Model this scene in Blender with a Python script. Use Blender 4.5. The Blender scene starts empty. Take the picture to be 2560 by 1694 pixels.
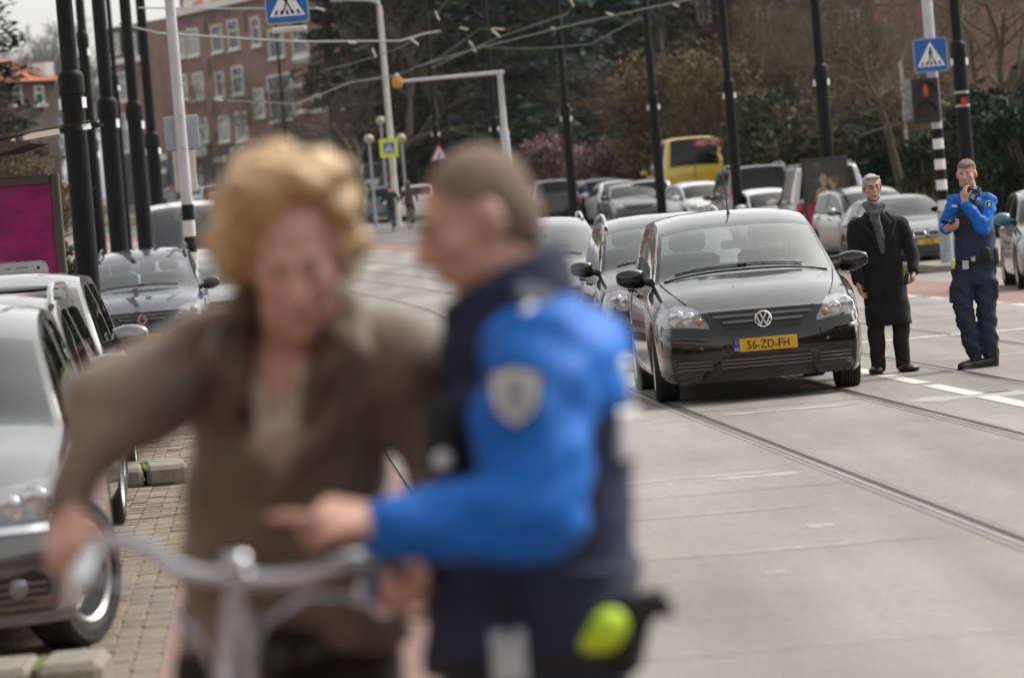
import bpy, bmesh, math, random
import numpy as np
from mathutils import Vector, Matrix, Euler, noise
from mathutils.bvhtree import BVHTree

random.seed(7); RNG = np.random.default_rng(7)
PI = math.pi
scene = bpy.context.scene
COL = scene.collection

# ------------------------------------------------------------------ camera
F = 9600.0                      # focal length in photograph pixels (2560 wide)
RO = math.radians(4.8)          # the photographer tilted the camera
HC = 1.63                       # camera height
PITCH = math.atan(290.0 / F)
cR, sR, cP, sP = math.cos(RO), math.sin(RO), math.cos(PITCH), math.sin(PITCH)
_F = Vector((0, cP, -sP)); _D = Vector((0, -sP, -cP)); _R = Vector((1, 0, 0))
ex = _R * cR + _D * sR
ey = -_R * sR + _D * cR
cam_d = bpy.data.cameras.new('camera')
cam = bpy.data.objects.new('camera', cam_d)
COL.objects.link(cam)
m = Matrix((ex, -ey, -_F)).transposed().to_4x4()
m.translation = Vector((0, 0, HC))
cam.matrix_world = m
cam_d.sensor_width = 36.0
cam_d.lens = F / 2560 * 36
cam_d.clip_start = 0.1
cam_d.clip_end = 3000
cam_d.dof.use_dof = True
cam_d.dof.focus_distance = 32.6
cam_d.dof.aperture_fstop = 3.2
cam_d.dof.aperture_blades = 0
scene.camera = cam
scene.render.resolution_x = 1024
scene.render.resolution_y = 677

# ------------------------------------------------------------------ sky, sun, exposure
SUN_EL = math.radians(46)   # high, behind the cars, a little to the right
world = bpy.data.worlds.new('World'); scene.world = world
world.use_nodes = True
wn, wl = world.node_tree.nodes, world.node_tree.links
bg = wn['Background']
sky = wn.new('ShaderNodeTexSky'); sky.sky_type = 'NISHITA'; sky.sun_disc = False
sky.sun_elevation = SUN_EL
sky.air_density = 1.0; sky.dust_density = 3.0; sky.ozone_density = 1.0
hs = wn.new('ShaderNodeHueSaturation'); hs.inputs['Saturation'].default_value = 0.12
wl.new(sky.outputs[0], hs.inputs['Color'])
mixw = wn.new('ShaderNodeMix'); mixw.data_type = 'RGBA'; mixw.blend_type = 'MULTIPLY'
mixw.inputs[0].default_value = 1.0
mixw.inputs[7].default_value = (1.0, 0.985, 0.965, 1)
wl.new(hs.outputs[0], mixw.inputs[6])
wl.new(mixw.outputs[2], bg.inputs['Color'])
bg.inputs['Strength'].default_value = 0.15
sun_d = bpy.data.lights.new('sun', 'SUN'); sun_d.energy = 1.5; sun_d.angle = math.radians(12)
sun_d.color = (1.0, 0.95, 0.87)
sun = bpy.data.objects.new('sun', sun_d); COL.objects.link(sun)
# direction towards the sun: azimuth measured from +Y (view) ; behind scene = +Y, right = +X
_az = math.radians(58)
sdir = Vector((math.sin(_az) * math.cos(SUN_EL), math.cos(_az) * math.cos(SUN_EL), math.sin(SUN_EL)))
sun.rotation_euler = sdir.to_track_quat('Z', 'Y').to_euler()
sun.location = sdir * 100
sky.sun_rotation = _az
scene.view_settings.view_transform = 'Standard'
scene.view_settings.look = 'None'
scene.view_settings.exposure = 0.70
scene.view_settings.gamma = 1.0
scene.view_settings.use_curve_mapping = False
scene.render.engine = 'CYCLES'
scene.cycles.max_bounces = 8
scene.cycles.transparent_max_bounces = 16

# ------------------------------------------------------------------ pixel / street geometry
def W(px, py, Y):
    """point seen at photograph pixel (px, py) standing at distance Y"""
    dx, dy = (px - 1280) / F, (py - 847) / F
    d = _F + ex * dx + ey * dy
    return Vector((0, 0, HC)) + d * (Y / d.y)
def GX(px, py, Y):
    return W(px, py, Y).x
def gz(Y):
    t = Y - 80
    if t < -15: return 0.0
    if t < 15: return .026 * (t + 15) ** 2 / 60
    if t < 260: return .026 * t
    return .026 * 260
def bend(Y):
    t = Y - 82
    if t < -10: return 0.0
    if t < 10: return .13 * (t + 10) ** 2 / 40
    return .13 * t + (.0009 * (t - 10) ** 2)
def SX(a, Y):
    return a - .0654 * Y - bend(Y)

# ------------------------------------------------------------------ objects
def tag(o, label=None, cat=None, group=None, kind=None):
    if label: o['label'] = label
    if cat: o['category'] = cat
    if group: o['group'] = group
    if kind: o['kind'] = kind
    return o
def obj(name, me, parent=None, loc=None, rot=None):
    o = bpy.data.objects.new(name, me)
    COL.objects.link(o)
    if parent is not None: o.parent = parent
    if loc is not None: o.location = loc
    if rot is not None: o.rotation_euler = rot
    return o
def empty(name, loc, rz=0.0, rot=None):
    o = bpy.data.objects.new(name, None); COL.objects.link(o)
    o.empty_display_size = .2
    o.location = loc; o.rotation_euler = rot if rot else (0, 0, rz)
    return o
def kids(o):
    return [c for c in COL.objects if c.parent == o]
def copy_tree(o, parent=None):
    c = o.copy(); COL.objects.link(c)
    if parent is not None: c.parent = parent
    for ch in list(o.children): copy_tree(ch, c)
    return c

class MB:
    """collects shapes and links them as one mesh"""
    def __init__(s): s.v = []; s.f = []; s.m = []; s.mi = 0
    def add(s, vs, fs, mi=None):
        b = len(s.v); s.v.extend(vs)
        for f in fs:
            s.f.append(tuple(b + i for i in f)); s.m.append(s.mi if mi is None else mi)
    def box(s, c, d, R=None, bev=0.0):
        x, y, z = d[0] / 2, d[1] / 2, d[2] / 2
        if bev:
            b = min(bev, x * .9, y * .9, z * .9)
            vs = []; 
            for sx in (-1, 1):
                for sy in (-1, 1):
                    for sz in (-1, 1):
                        vs += [(sx * x, sy * (y - b), sz * (z - b)), (sx * (x - b), sy * y, sz * (z - b)), (sx * (x - b), sy * (y - b), sz * z)]
            bm = bmesh.new()
            for q in vs: bm.verts.new(q)
            r = bmesh.ops.convex_hull(bm, input=bm.verts)
            bmesh.ops.recalc_face_normals(bm, faces=bm.faces)
            bm.verts.index_update()
            vs = [v.co.copy() for v in bm.verts]; fs = [[v.index for v in f.verts] for f in bm.faces]
            bm.free()
        else:
            vs = [Vector((sx * x, sy * y, sz * z)) for sx in (-1, 1) for sy in (-1, 1) for sz in (-1, 1)]
            fs = [(0, 1, 3, 2), (4, 6, 7, 5), (0, 4, 5, 1), (2, 3, 7, 6), (0, 2, 6, 4), (1, 5, 7, 3)]
        c = Vector(c)
        s.add([c + (R @ Vector(q) if R else Vector(q)) for q in vs], fs)
    def tube(s, pts, r, n=8, cap=True):
        pts = [Vector(p) for p in pts]
        rs = r if isinstance(r, (list, tuple)) else [r] * len(pts)
        vs = []; fs = []
        t0 = (pts[1] - pts[0]).normalized()
        up = Vector((0, 0, 1)) if abs(t0.z) < .9 else Vector((1, 0, 0))
        nrm = t0.cross(up).normalized()
        for i, p in enumerate(pts):
            if i == 0: t = t0
            elif i == len(pts) - 1: t = (pts[i] - pts[i - 1])
            else: t = (pts[i + 1] - pts[i]).normalized() + (pts[i] - pts[i - 1]).normalized()
            if t.length < 1e-9: t = t0
            t = t.normalized()
            nrm = (nrm - t * nrm.dot(t))
            if nrm.length < 1e-6: nrm = t.orthogonal()
            nrm.normalize(); bn = t.cross(nrm)
            for k in range(n):
                a = 2 * PI * k / n
                vs.append(p + (nrm * math.cos(a) + bn * math.sin(a)) * rs[i])
        for i in range(len(pts) - 1):
            for k in range(n):
                k2 = (k + 1) % n
                fs.append((i * n + k, i * n + k2, (i + 1) * n + k2, (i + 1) * n + k))
        if cap:
            fs.append(tuple(range(n - 1, -1, -1))); b = (len(pts) - 1) * n
            fs.append(tuple(b + k for k in range(n)))
        s.add(vs, fs)
    def lathe(s, prof, c=(0, 0, 0), n=20, axis='Z', R=None):
        """prof: (radius, height) pairs"""
        vs = []; fs = []
        for r, h in prof:
            for k in range(n):
                a = 2 * PI * k / n
                q = (r * math.cos(a), r * math.sin(a), h)
                if axis == 'X': q = (q[2], q[0], q[1])
                elif axis == 'Y': q = (q[1], q[2], q[0])
                q = Vector(q)
                if R: q = R @ q
                vs.append(Vector(c) + q)
        for i in range(len(prof) - 1):
            for k in range(n):
                k2 = (k + 1) % n
                fs.append((i * n + k, i * n + k2, (i + 1) * n + k2, (i + 1) * n + k))
        if prof[0][0] > 1e-6: fs.append(tuple(range(n - 1, -1, -1)))
        if prof[-1][0] > 1e-6:
            b = (len(prof) - 1) * n; fs.append(tuple(b + k for k in range(n)))
        s.add(vs, fs)
    def ell(s, c, r, R=None, n=16, k=10):
        vs = []; fs = []
        for i in range(k + 1):
            th = PI * i / k
            for j in range(n):
                a = 2 * PI * j / n
                q = Vector((r[0] * math.sin(th) * math.cos(a), r[1] * math.sin(th) * math.sin(a), r[2] * math.cos(th)))
                vs.append(Vector(c) + (R @ q if R else q))
        for i in range(k):
            for j in range(n):
                j2 = (j + 1) % n
                fs.append((i * n + j, (i + 1) * n + j, (i + 1) * n + j2, i * n + j2))
        s.add(vs, fs)
    def cap(s, p0, r0, p1, r1, n=12):
        p0 = Vector(p0); p1 = Vector(p1)
        ax = p1 - p0; L = ax.length
        if L < 1e-6: s.ell(p0, (r0, r0, r0)); return
        q = ax.to_track_quat('Z', 'Y').to_matrix()
        pr = []
        for i in range(5): a = -PI / 2 + PI / 2 * i / 4; pr.append((max(r0 * math.cos(a), 1e-5), r0 * math.sin(a)))
        for i in range(5): a = PI / 2 * i / 4; pr.append((max(r1 * math.cos(a), 1e-5), L + r1 * math.sin(a)))
        vs = []; fs = []
        for r, h in pr:
            for k in range(n):
                a = 2 * PI * k / n
                vs.append(p0 + q @ Vector((r * math.cos(a), r * math.sin(a), h)))
        for i in range(len(pr) - 1):
            for k in range(n):
                k2 = (k + 1) % n
                fs.append((i * n + k, i * n + k2, (i + 1) * n + k2, (i + 1) * n + k))
        s.add(vs, fs)
    def loft(s, rings, n=24, sq=2.0):
        """rings: (centre, rx, ry, yaw[, tilt matrix]) stacked; superellipse exponent sq"""
        vs = []; fs = []
        for rg in rings:
            c, rx, ry, yaw = rg[:4]; c = Vector(c)
            R = rg[4] if len(rg) > 4 else Matrix.Rotation(yaw, 3, 'Z')
            for k in range(n):
                a = 2 * PI * k / n
                ca, sa = math.cos(a), math.sin(a)
                q = Vector((rx * math.copysign(abs(ca) ** (2 / sq), ca), ry * math.copysign(abs(sa) ** (2 / sq), sa), 0))
                vs.append(c + R @ q)
        for i in range(len(rings) - 1):
            for k in range(n):
                k2 = (k + 1) % n
                fs.append((i * n + k, i * n + k2, (i + 1) * n + k2, (i + 1) * n + k))
        fs.append(tuple(range(n - 1, -1, -1))); b = (len(rings) - 1) * n
        fs.append(tuple(b + k for k in range(n)))
        s.add(vs, fs)
    def prism(s, poly, d, M=None):
        """poly: 2D outline (x, z) extruded along +y by d, transformed by M"""
        n = len(poly)
        vs = [Vector((p[0], 0, p[1])) for p in poly] + [Vector((p[0], d, p[1])) for p in poly]
        if M is not None: vs = [M @ q for q in vs]
        fs = [tuple(range(n)), tuple(range(2 * n - 1, n - 1, -1))]
        fs += [(i, n + i, n + (i + 1) % n, (i + 1) % n) for i in range(n)]
        s.add(vs, fs)
    def grid(s, P):
        """P[i][j] points"""
        n, mm = len(P), len(P[0])
        s.add([q for r in P for q in r], [(i * mm + j, i * mm + j + 1, (i + 1) * mm + j + 1, (i + 1) * mm + j) for i in range(n - 1) for j in range(mm - 1)])
    def mesh(s, name, mats, smooth=None, recalc=True):
        me = bpy.data.meshes.new(name)
        me.from_pydata([tuple(q) for q in s.v], [], s.f)
        mats = mats if isinstance(mats, (list, tuple)) else [mats]
        for q in mats: me.materials.append(q)
        if len(mats) > 1: me.polygons.foreach_set('material_index', s.m)
        if recalc and len(s.f) < 60000:
            bm = bmesh.new(); bm.from_mesh(me)
            bmesh.ops.recalc_face_normals(bm, faces=bm.faces)
            bm.to_mesh(me); bm.free()
        if smooth is not None:
            me.polygons.foreach_set('use_smooth', [True] * len(me.polygons))
            if smooth < 179: me.set_sharp_from_angle(angle=math.radians(smooth))
        me.update()
        return me
    def build(s, name, mats, parent=None, smooth=None, loc=None, rot=None, recalc=True):
        return obj(name, s.mesh(name, mats, smooth, recalc), parent, loc, rot)

def blob(mb, voxel, smooth=4, fac=.5, wob=0.0, wsc=9.0):
    """fuses the closed shapes in mb into one continuous skin (voxel remesh), returns a mesh"""
    me = mb.mesh('tmp', [])
    o = bpy.data.objects.new('tmp', me); COL.objects.link(o)
    r = o.modifiers.new('r', 'REMESH'); r.mode = 'VOXEL'; r.voxel_size = voxel
    if smooth:
        q = o.modifiers.new('s', 'SMOOTH'); q.iterations = smooth; q.factor = fac
    dg = bpy.context.evaluated_depsgraph_get(); dg.update()
    out = bpy.data.meshes.new_from_object(o.evaluated_get(dg))
    bpy.data.objects.remove(o); bpy.data.meshes.remove(me)
    if wob:
        n = len(out.vertices); co = np.empty(n * 3); out.vertices.foreach_get('co', co); co = co.reshape(-1, 3)
        nr = np.empty(n * 3); out.vertices.foreach_get('normal', nr); nr = nr.reshape(-1, 3)
        w = wsc
        d = (np.sin(co[:, 2] * w * 2.3 + 2.1 * np.sin(co[:, 0] * w + 1.7) + co[:, 1] * w) +
             .7 * np.sin(co[:, 0] * w * 2.1 + co[:, 2] * w * 3.1 + 1.9 * np.sin(co[:, 1] * w * 1.3)) +
             .5 * np.sin(co[:, 2] * w * 5.1 - co[:, 0] * w * 2.7 + 2 * np.sin(co[:, 2] * w * .7)))
        co += nr * (d * wob / 2.2)[:, None]
        out.vertices.foreach_set('co', co.ravel())
    out.polygons.foreach_set('use_smooth', [True] * len(out.polygons))
    out.update()
    return out
def setmat(me, mt):
    me.materials.clear(); me.materials.append(mt)
    me.polygons.foreach_set('material_index', [0] * len(me.polygons)); return me

# ------------------------------------------------------------------ materials
def M(name, base, rough=.6, metal=0.0, var=.12, scale=6.0, bump=0.0, bscale=60.0, coat=0.0, spec=.5, emit=None, estr=0.0, stretch=None, base2=None, sheen=0.0, rvar=.0, sss=0.0):
    mt = bpy.data.materials.new(name); mt.use_nodes = True
    nt = mt.node_tree; N, L = nt.nodes, nt.links
    b = N['Principled BSDF']
    b.inputs['Roughness'].default_value = rough
    b.inputs['Metallic'].default_value = metal
    b.inputs['Specular IOR Level'].default_value = spec
    b.inputs['Coat Weight'].default_value = coat
    b.inputs['Coat Roughness'].default_value = .04; b.inputs['Coat IOR'].default_value = 1.62
    if sheen: b.inputs['Sheen Weight'].default_value = sheen
    if sss:
        b.inputs['Subsurface Weight'].default_value = sss
        b.inputs['Subsurface Radius'].default_value = (.012, .005, .003)
        b.inputs['Subsurface Scale'].default_value = .5
    tc = N.new('ShaderNodeTexCoord')
    src = tc.outputs['Object']
    if stretch:
        mp = N.new('ShaderNodeMapping'); mp.inputs['Scale'].default_value = stretch
        L.new(src, mp.inputs[0]); src = mp.outputs[0]
    nz = N.new('ShaderNodeTexNoise'); nz.inputs['Scale'].default_value = scale; nz.inputs['Detail'].default_value = 6
    nz.inputs['Roughness'].default_value = .62
    L.new(src, nz.inputs['Vector'])
    cr = N.new('ShaderNodeValToRGB')
    c0 = base2 if base2 else tuple(x * (1 - var) for x in base)
    c1 = base if base2 else tuple(min(1, x * (1 + var)) for x in base)
    cr.color_ramp.elements[0].position = .32; cr.color_ramp.elements[1].position = .68
    cr.color_ramp.elements[0].color = (*c0, 1); cr.color_ramp.elements[1].color = (*c1, 1)
    L.new(nz.outputs[0], cr.inputs[0]); L.new(cr.outputs[0], b.inputs['Base Color'])
    if rvar:
        mr = N.new('ShaderNodeMapRange'); mr.inputs[3].default_value = max(0, rough - rvar); mr.inputs[4].default_value = min(1, rough + rvar)
        mr.inputs[1].default_value = .3; mr.inputs[2].default_value = .7
        L.new(nz.outputs[0], mr.inputs[0]); L.new(mr.outputs[0], b.inputs['Roughness'])
    if bump:
        n2 = N.new('ShaderNodeTexNoise'); n2.inputs['Scale'].default_value = bscale; n2.inputs['Detail'].default_value = 4
        L.new(src, n2.inputs['Vector'])
        bp = N.new('ShaderNodeBump'); bp.inputs['Strength'].default_value = bump; bp.inputs['Distance'].default_value = .02
        L.new(n2.outputs[0], bp.inputs['Height']); L.new(bp.outputs[0], b.inputs['Normal'])
    if emit:
        b.inputs['Emission Color'].default_value = (*emit, 1); b.inputs['Emission Strength'].default_value = estr
    return mt
def glass(name, tint=(.75, .8, .78), ior=1.55, boost=1.6, rough=.0):
    mt = bpy.data.materials.new(name); mt.use_nodes = True
    nt = mt.node_tree; N, L = nt.nodes, nt.links
    N.remove(N['Principled BSDF']); out = N['Material Output']
    fr = N.new('ShaderNodeFresnel'); fr.inputs['IOR'].default_value = ior
    mu = N.new('ShaderNodeMath'); mu.operation = 'MULTIPLY'; mu.inputs[1].default_value = boost; mu.use_clamp = True
    tr = N.new('ShaderNodeBsdfTransparent'); tr.inputs[0].default_value = (*tint, 1)
    gl = N.new('ShaderNodeBsdfGlossy'); gl.inputs['Roughness'].default_value = rough
    gl.inputs['Color'].default_value = (.95, .97, .96, 1)
    mx = N.new('ShaderNodeMixShader')
    L.new(fr.outputs[0], mu.inputs[0]); L.new(mu.outputs[0], mx.inputs[0])
    L.new(tr.outputs[0], mx.inputs[1]); L.new(gl.outputs[0], mx.inputs[2]); L.new(mx.outputs[0], out.inputs[0])
    return mt

_TXT = {}
def text_mesh(body, size, extrude=.002):
    """lettering as mesh in the XZ plane facing -Y, centred"""
    key = (body, round(size, 5))
    cu = bpy.data.curves.new('t', 'FONT'); cu.body = body; cu.size = size
    cu.align_x = 'CENTER'; cu.align_y = 'CENTER'; cu.extrude = extrude
    cu.resolution_u = 3
    o = bpy.data.objects.new('t', cu); COL.objects.link(o)
    dg = bpy.context.evaluated_depsgraph_get(); dg.update()
    me = bpy.data.meshes.new_from_object(o.evaluated_get(dg))
    bpy.data.objects.remove(o)
    me.transform(Matrix.Rotation(PI / 2, 4, 'X'))
    return me
def text_obj(name, body, size, mt, parent, loc, rot=(0, 0, 0), sx=1.0, bold=0.0):
    me = text_mesh(body, size); setmat(me, mt)
    o = obj(name, me, parent, loc, rot); o.scale = (sx, 1, 1)
    return o

def leaf_mesh(name, cen, size, mats, nrm=None, mi=None, aspect=1.0):
    """many small double-triangle leaves; cen (n,3) numpy, size (n,) numpy"""
    n = len(cen)
    a = RNG.normal(size=(n, 3)); a /= np.linalg.norm(a, axis=1)[:, None]
    if nrm is not None: a = a * .6 + nrm; a /= np.linalg.norm(a, axis=1)[:, None]
    t = RNG.normal(size=(n, 3)); u = np.cross(a, t); u /= np.linalg.norm(u, axis=1)[:, None] + 1e-9
    w = np.cross(a, u)
    s = size[:, None]
    v = np.empty((n, 4, 3))
    v[:, 0] = cen - u * s; v[:, 1] = cen + w * s * .5 * aspect; v[:, 2] = cen + u * s; v[:, 3] = cen - w * s * .5 * aspect
    me = bpy.data.meshes.new(name)
    me.vertices.add(n * 4); me.vertices.foreach_set('co', v.reshape(-1))
    me.loops.add(n * 4); me.loops.foreach_set('vertex_index', np.arange(n * 4, dtype=np.int32))
    me.polygons.add(n); me.polygons.foreach_set('loop_start', np.arange(0, n * 4, 4, dtype=np.int32))
    mats = mats if isinstance(mats, (list, tuple)) else [mats]
    for q in mats: me.materials.append(q)
    if len(mats) > 1:
        me.polygons.foreach_set('material_index', (mi if mi is not None else RNG.integers(0, len(mats), n)).astype(np.int32))
    me.update(calc_edges=True)
    return me
# ------------------------------------------------------------------ shared materials
m_black = M('black_paint', (.010, .010, .011), rough=.5, var=.3, scale=3, spec=.12)
m_pole_top = M('pole_black', (.011, .011, .012), rough=.5, var=.3, scale=4, spec=.12)
m_steel = M('steel', (.52, .52, .52), rough=.28, metal=1.0, var=.15, scale=14)
m_chrome = M('chrome', (.8, .8, .82), rough=.1, metal=1.0, var=.05)
m_alu = M('aluminium', (.55, .56, .6), rough=.3, metal=.9, var=.1, scale=20)
m_rust = M('rail_groove', (.060, .034, .015), rough=.7, var=.35, scale=3, stretch=(4, .6, 1))
m_white = M('white_paint', (.62, .62, .61), rough=.45, var=.12, scale=5)
m_whitepole = M('white_pole', (.5, .5, .52), rough=.45, var=.14, scale=3)
m_offwhite = M('off_white', (.55, .53, .48), rough=.6, var=.15, scale=3)
m_plas = M('black_plastic', (.016, .016, .017), rough=.55, var=.2)
m_rubber = M('rubber', (.018, .017, .017), rough=.75, var=.3, scale=30)
m_blue = M('sign_blue', (.008, .10, .38), rough=.4, var=.08, scale=5)
m_signwhite = M('sign_white', (.72, .73, .74), rough=.4, var=.05)
m_signred = M('sign_red', (.5, .02, .02), rough=.4, var=.05)
m_fluo = M('sign_fluorescent', (.72, .8, .02), rough=.5, var=.05)
m_greyplate = M('grey_plate', (.33, .36, .40), rough=.5, var=.12, scale=5)

# ------------------------------------------------------------------ ground materials
def road_mat(name, c0, c1, rough=.75, speck=.25, joints=False):
    mt = bpy.data.materials.new(name); mt.use_nodes = True
    nt = mt.node_tree; N, L = nt.nodes, nt.links; b = N['Principled BSDF']
    tc = N.new('ShaderNodeTexCoord')
    def nz(sc, det, st=None):
        n = N.new('ShaderNodeTexNoise'); n.inputs['Scale'].default_value = sc; n.inputs['Detail'].default_value = det
        if st:
            mp = N.new('ShaderNodeMapping'); mp.inputs['Scale'].default_value = st
            L.new(tc.outputs['Object'], mp.inputs[0]); L.new(mp.outputs[0], n.inputs['Vector'])
        else: L.new(tc.outputs['Object'], n.inputs['Vector'])
        return n.outputs[0]
    big = nz(.35, 5); tracks = nz(.9, 3, (1.6, .12, 1)); grit = nz(90, 3); pebble = nz(28, 4)
    mx = N.new('ShaderNodeMath'); mx.operation = 'MULTIPLY_ADD'; mx.inputs[1].default_value = .6; L.new(tracks, mx.inputs[0])
    m2 = N.new('ShaderNodeMath'); m2.operation = 'MULTIPLY'; m2.inputs[1].default_value = .4; L.new(big, m2.inputs[0]); L.new(m2.outputs[0], mx.inputs[2])
    cr = N.new('ShaderNodeValToRGB'); cr.color_ramp.elements[0].position = .36; cr.color_ramp.elements[1].position = .64
    cr.color_ramp.elements[0].color = (*c0, 1); cr.color_ramp.elements[1].color = (*c1, 1)
    L.new(mx.outputs[0], cr.inputs[0])
    g = N.new('ShaderNodeMath'); g.operation = 'ADD'; L.new(grit, g.inputs[0]); L.new(pebble, g.inputs[1])
    mr = N.new('ShaderNodeMapRange'); mr.inputs[1].default_value = .7; mr.inputs[2].default_value = 1.3
    mr.inputs[3].default_value = 1 - speck; mr.inputs[4].default_value = 1 + speck; L.new(g.outputs[0], mr.inputs[0])
    mul = N.new('ShaderNodeMix'); mul.data_type = 'RGBA'; mul.blend_type = 'MULTIPLY'; mul.inputs[0].default_value = 1
    L.new(cr.outputs[0], mul.inputs[6])
    cb = N.new('ShaderNodeCombineColor'); [L.new(mr.outputs[0], cb.inputs[i]) for i in range(3)]
    L.new(cb.outputs[0], mul.inputs[7]); L.new(mul.outputs[2], b.inputs['Base Color'])
    b.inputs['Roughness'].default_value = rough
    bp = N.new('ShaderNodeBump'); bp.inputs['Strength'].default_value = .25; bp.inputs['Distance'].default_value = .01
    L.new(g.outputs[0], bp.inputs['Height']); L.new(bp.outputs[0], b.inputs['Normal'])
    return mt
m_conc = road_mat('road_concrete', (.175, .162, .145), (.30, .28, .25), speck=.22)
m_base = M('joint_dirt', (.18, .162, .135), rough=.9, var=.3, scale=12)
m_red = road_mat('red_asphalt', (.20, .105, .085), (.27, .15, .125), speck=.3)
m_asph = road_mat('asphalt', (.10, .095, .088), (.16, .15, .14), speck=.3)
m_pave = road_mat('pavement_tiles', (.19, .175, .15), (.27, .25, .215), speck=.25)
m_brick = M('paver_brick', (.30, .235, .165), rough=.85, var=.35, scale=9, bump=.4, bscale=70, base2=(.18, .145, .105))
m_kerb = M('kerb_concrete', (.23, .21, .165), rough=.85, var=.22, scale=9, bump=.4, bscale=60)
m_moss = M('moss', (.10, .13, .02), rough=.95, var=.4, scale=40, bump=.6)
m_grass = M('grass', (.13, .14, .045), rough=.95, var=.35, scale=3)
m_earth = M('earth', (.12, .10, .075), rough=.95, var=.3, scale=2)
m_line = M('road_paint', (.62, .59, .53), rough=.7, var=.18, scale=7)

def strip(name, a0, a1, y0, y1, dz, mt, step=3.0, parent=None, kind='structure', na=1, thick=0):
    n = max(1, int((y1 - y0) / step)); mb = MB()
    P = []
    for i in range(n + 1):
        Y = y0 + (y1 - y0) * i / n
        P.append([Vector((SX(a0 + (a1 - a0) * k / na, Y), Y, gz(Y) + dz)) for k in range(na + 1)])
    mb.grid(P)
    if thick:
        for k in (0, na):
            mb.grid([[r[k], r[k] - Vector((0, 0, thick))] for r in P])
        for r in (P[0], P[-1]):
            mb.grid([[q, q - Vector((0, 0, thick))] for q in r])
    o = mb.build(name, mt, parent)
    if kind and parent is None: o['kind'] = kind
    return o

# ground: one sheet to the horizon, rising with the street
mb = MB(); P = []
ys = [-30, 5] + list(range(20, 360, 5)) + [420, 600, 1200, 2400]
for Y in ys: P.append([Vector((x, Y, gz(Y) - .05)) for x in (-1200, -300, -90, -30, 0, 30, 90, 300, 1200)])
mb.grid(P); tag(mb.build('ground', m_earth), kind='structure')

road = strip('road', .85, 10.0, 4, 330, 0, m_base, na=4)
RAILS = (3.32, 4.76, 6.03, 7.47)
lanes = [(.86, 3.235), (3.405, 4.675), (4.845, 5.945), (6.115, 7.385), (7.555, 9.98)]
slab_len = 7.8
for li, (a0, a1) in enumerate(lanes):
    y = 6 + (li % 3) * .9
    while y < 150:
        if y > 9 or li < 2:
            strip('concrete_slab', a0, a1, y, y + slab_len - .014, .014 + random.uniform(-.001, .001), m_conc, step=1.8, parent=road, thick=.02)
        y += slab_len
    strip('concrete_slab', a0, a1, y, 330, .014, m_conc, parent=road)
# patched joints: pale mortar smeared across the concrete
m_patch = M('joint_mortar', (.37, .35, .315), rough=.85, var=.25, scale=20)
pm = MB()
def smear(a0, a1, y, w, tilt=0.0):
    n = 12; P = []
    for i in range(n + 1):
        t = i / n; a = a0 + (a1 - a0) * t; Y = y + tilt * t
        ww = w * (.35 + .65 * abs(math.sin(t * 5.1 + y))) * (min(1, t * 6, (1 - t) * 6) + .05)
        P.append([Vector((SX(a, Y - ww), Y - ww, gz(Y) + .0160)), Vector((SX(a, Y + ww), Y + ww, gz(Y) + .0160))])
    pm.grid(P)
for q in ((3.45, 4.6, 29.6, .12), (1.9, 3.1, 29.2, .10), (4.9, 5.9, 29.3, .35), (5.3, 7.2, 29.6, .07), (2.0, 3.1, 23.0, .08), (2.6, 3.15, 22.7, .15),
          (1.2, 3.0, 20.2, .04), (1.7, 3.1, 17.8, .05), (6.2, 8.4, 36.0, .10), (7.7, 9.4, 39.0, .08),
          (3.6, 4.5, 40.3, .1), (1.2, 3.1, 44, .12), (1.2, 3.1, 55, .16), (3.5, 4.6, 60, .16), (7.7, 9.7, 47, .1), (2.6, 2.75, 18.9, .12), (2.1, 2.2, 16.7, .08)):
    smear(*q)
tag(pm.build('joint_mortar', m_patch, road), kind='stuff')
for a in RAILS:
    r = strip('tram_rail', a - .083, a + .083, 5, 330, .008, m_steel, step=1.5)
    strip('rail_groove', a - .012, a + .046, 5, 330, .0125, m_rust, step=1.5, parent=r)
    strip('rail_head', a - .036, a - .014, 5, 330, .021, m_steel, step=1.5, parent=r, thick=.012)
    strip('guard_lip', a + .047, a + .058, 5, 330, .019, m_steel, step=1.5, parent=r, thick=.01)
    strip('grout', a - .082, a - .038, 5, 330, .0155, m_conc, step=1.5, parent=r)
    strip('grout', a + .0595, a + .082, 5, 330, .0155, m_base, step=1.5, parent=r)
y = 20.0
while y < 76:
    strip('centre_line_dash', 5.37, 5.52, y, y + 2.0, .0185, m_line, parent=road); y += 2.36
y = 47.0
while y < 75:
    strip('edge_line_dash', 9.80, 9.95, y, y + 1.1, .0185, m_line, parent=road); y += 2.1
strip('stop_line', 6.3, 9.7, 41.5, 41.75, .0185, m_line, parent=road)

strip('cycle_lane', -.5, .85, 4, 150, .006, m_red)
strip('far_cycle_lane', 10.0, 11.7, 30, 200, .006, m_red)
# parking strip at the left, laid in bricks
pk = strip('parking_strip', -4.6, -.5, 4, 120, -.02, m_base)
strip('left_pavement', -14, -4.6, 4, 160, .10, m_pave, thick=.12)
pbx = []
for i in range(900):
    y = 13.4 + i * .108
    for k in range(6):
        a = -.61 - k * .215 + (.1 if i % 2 else 0)
        pbx.append((a, y))
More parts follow.
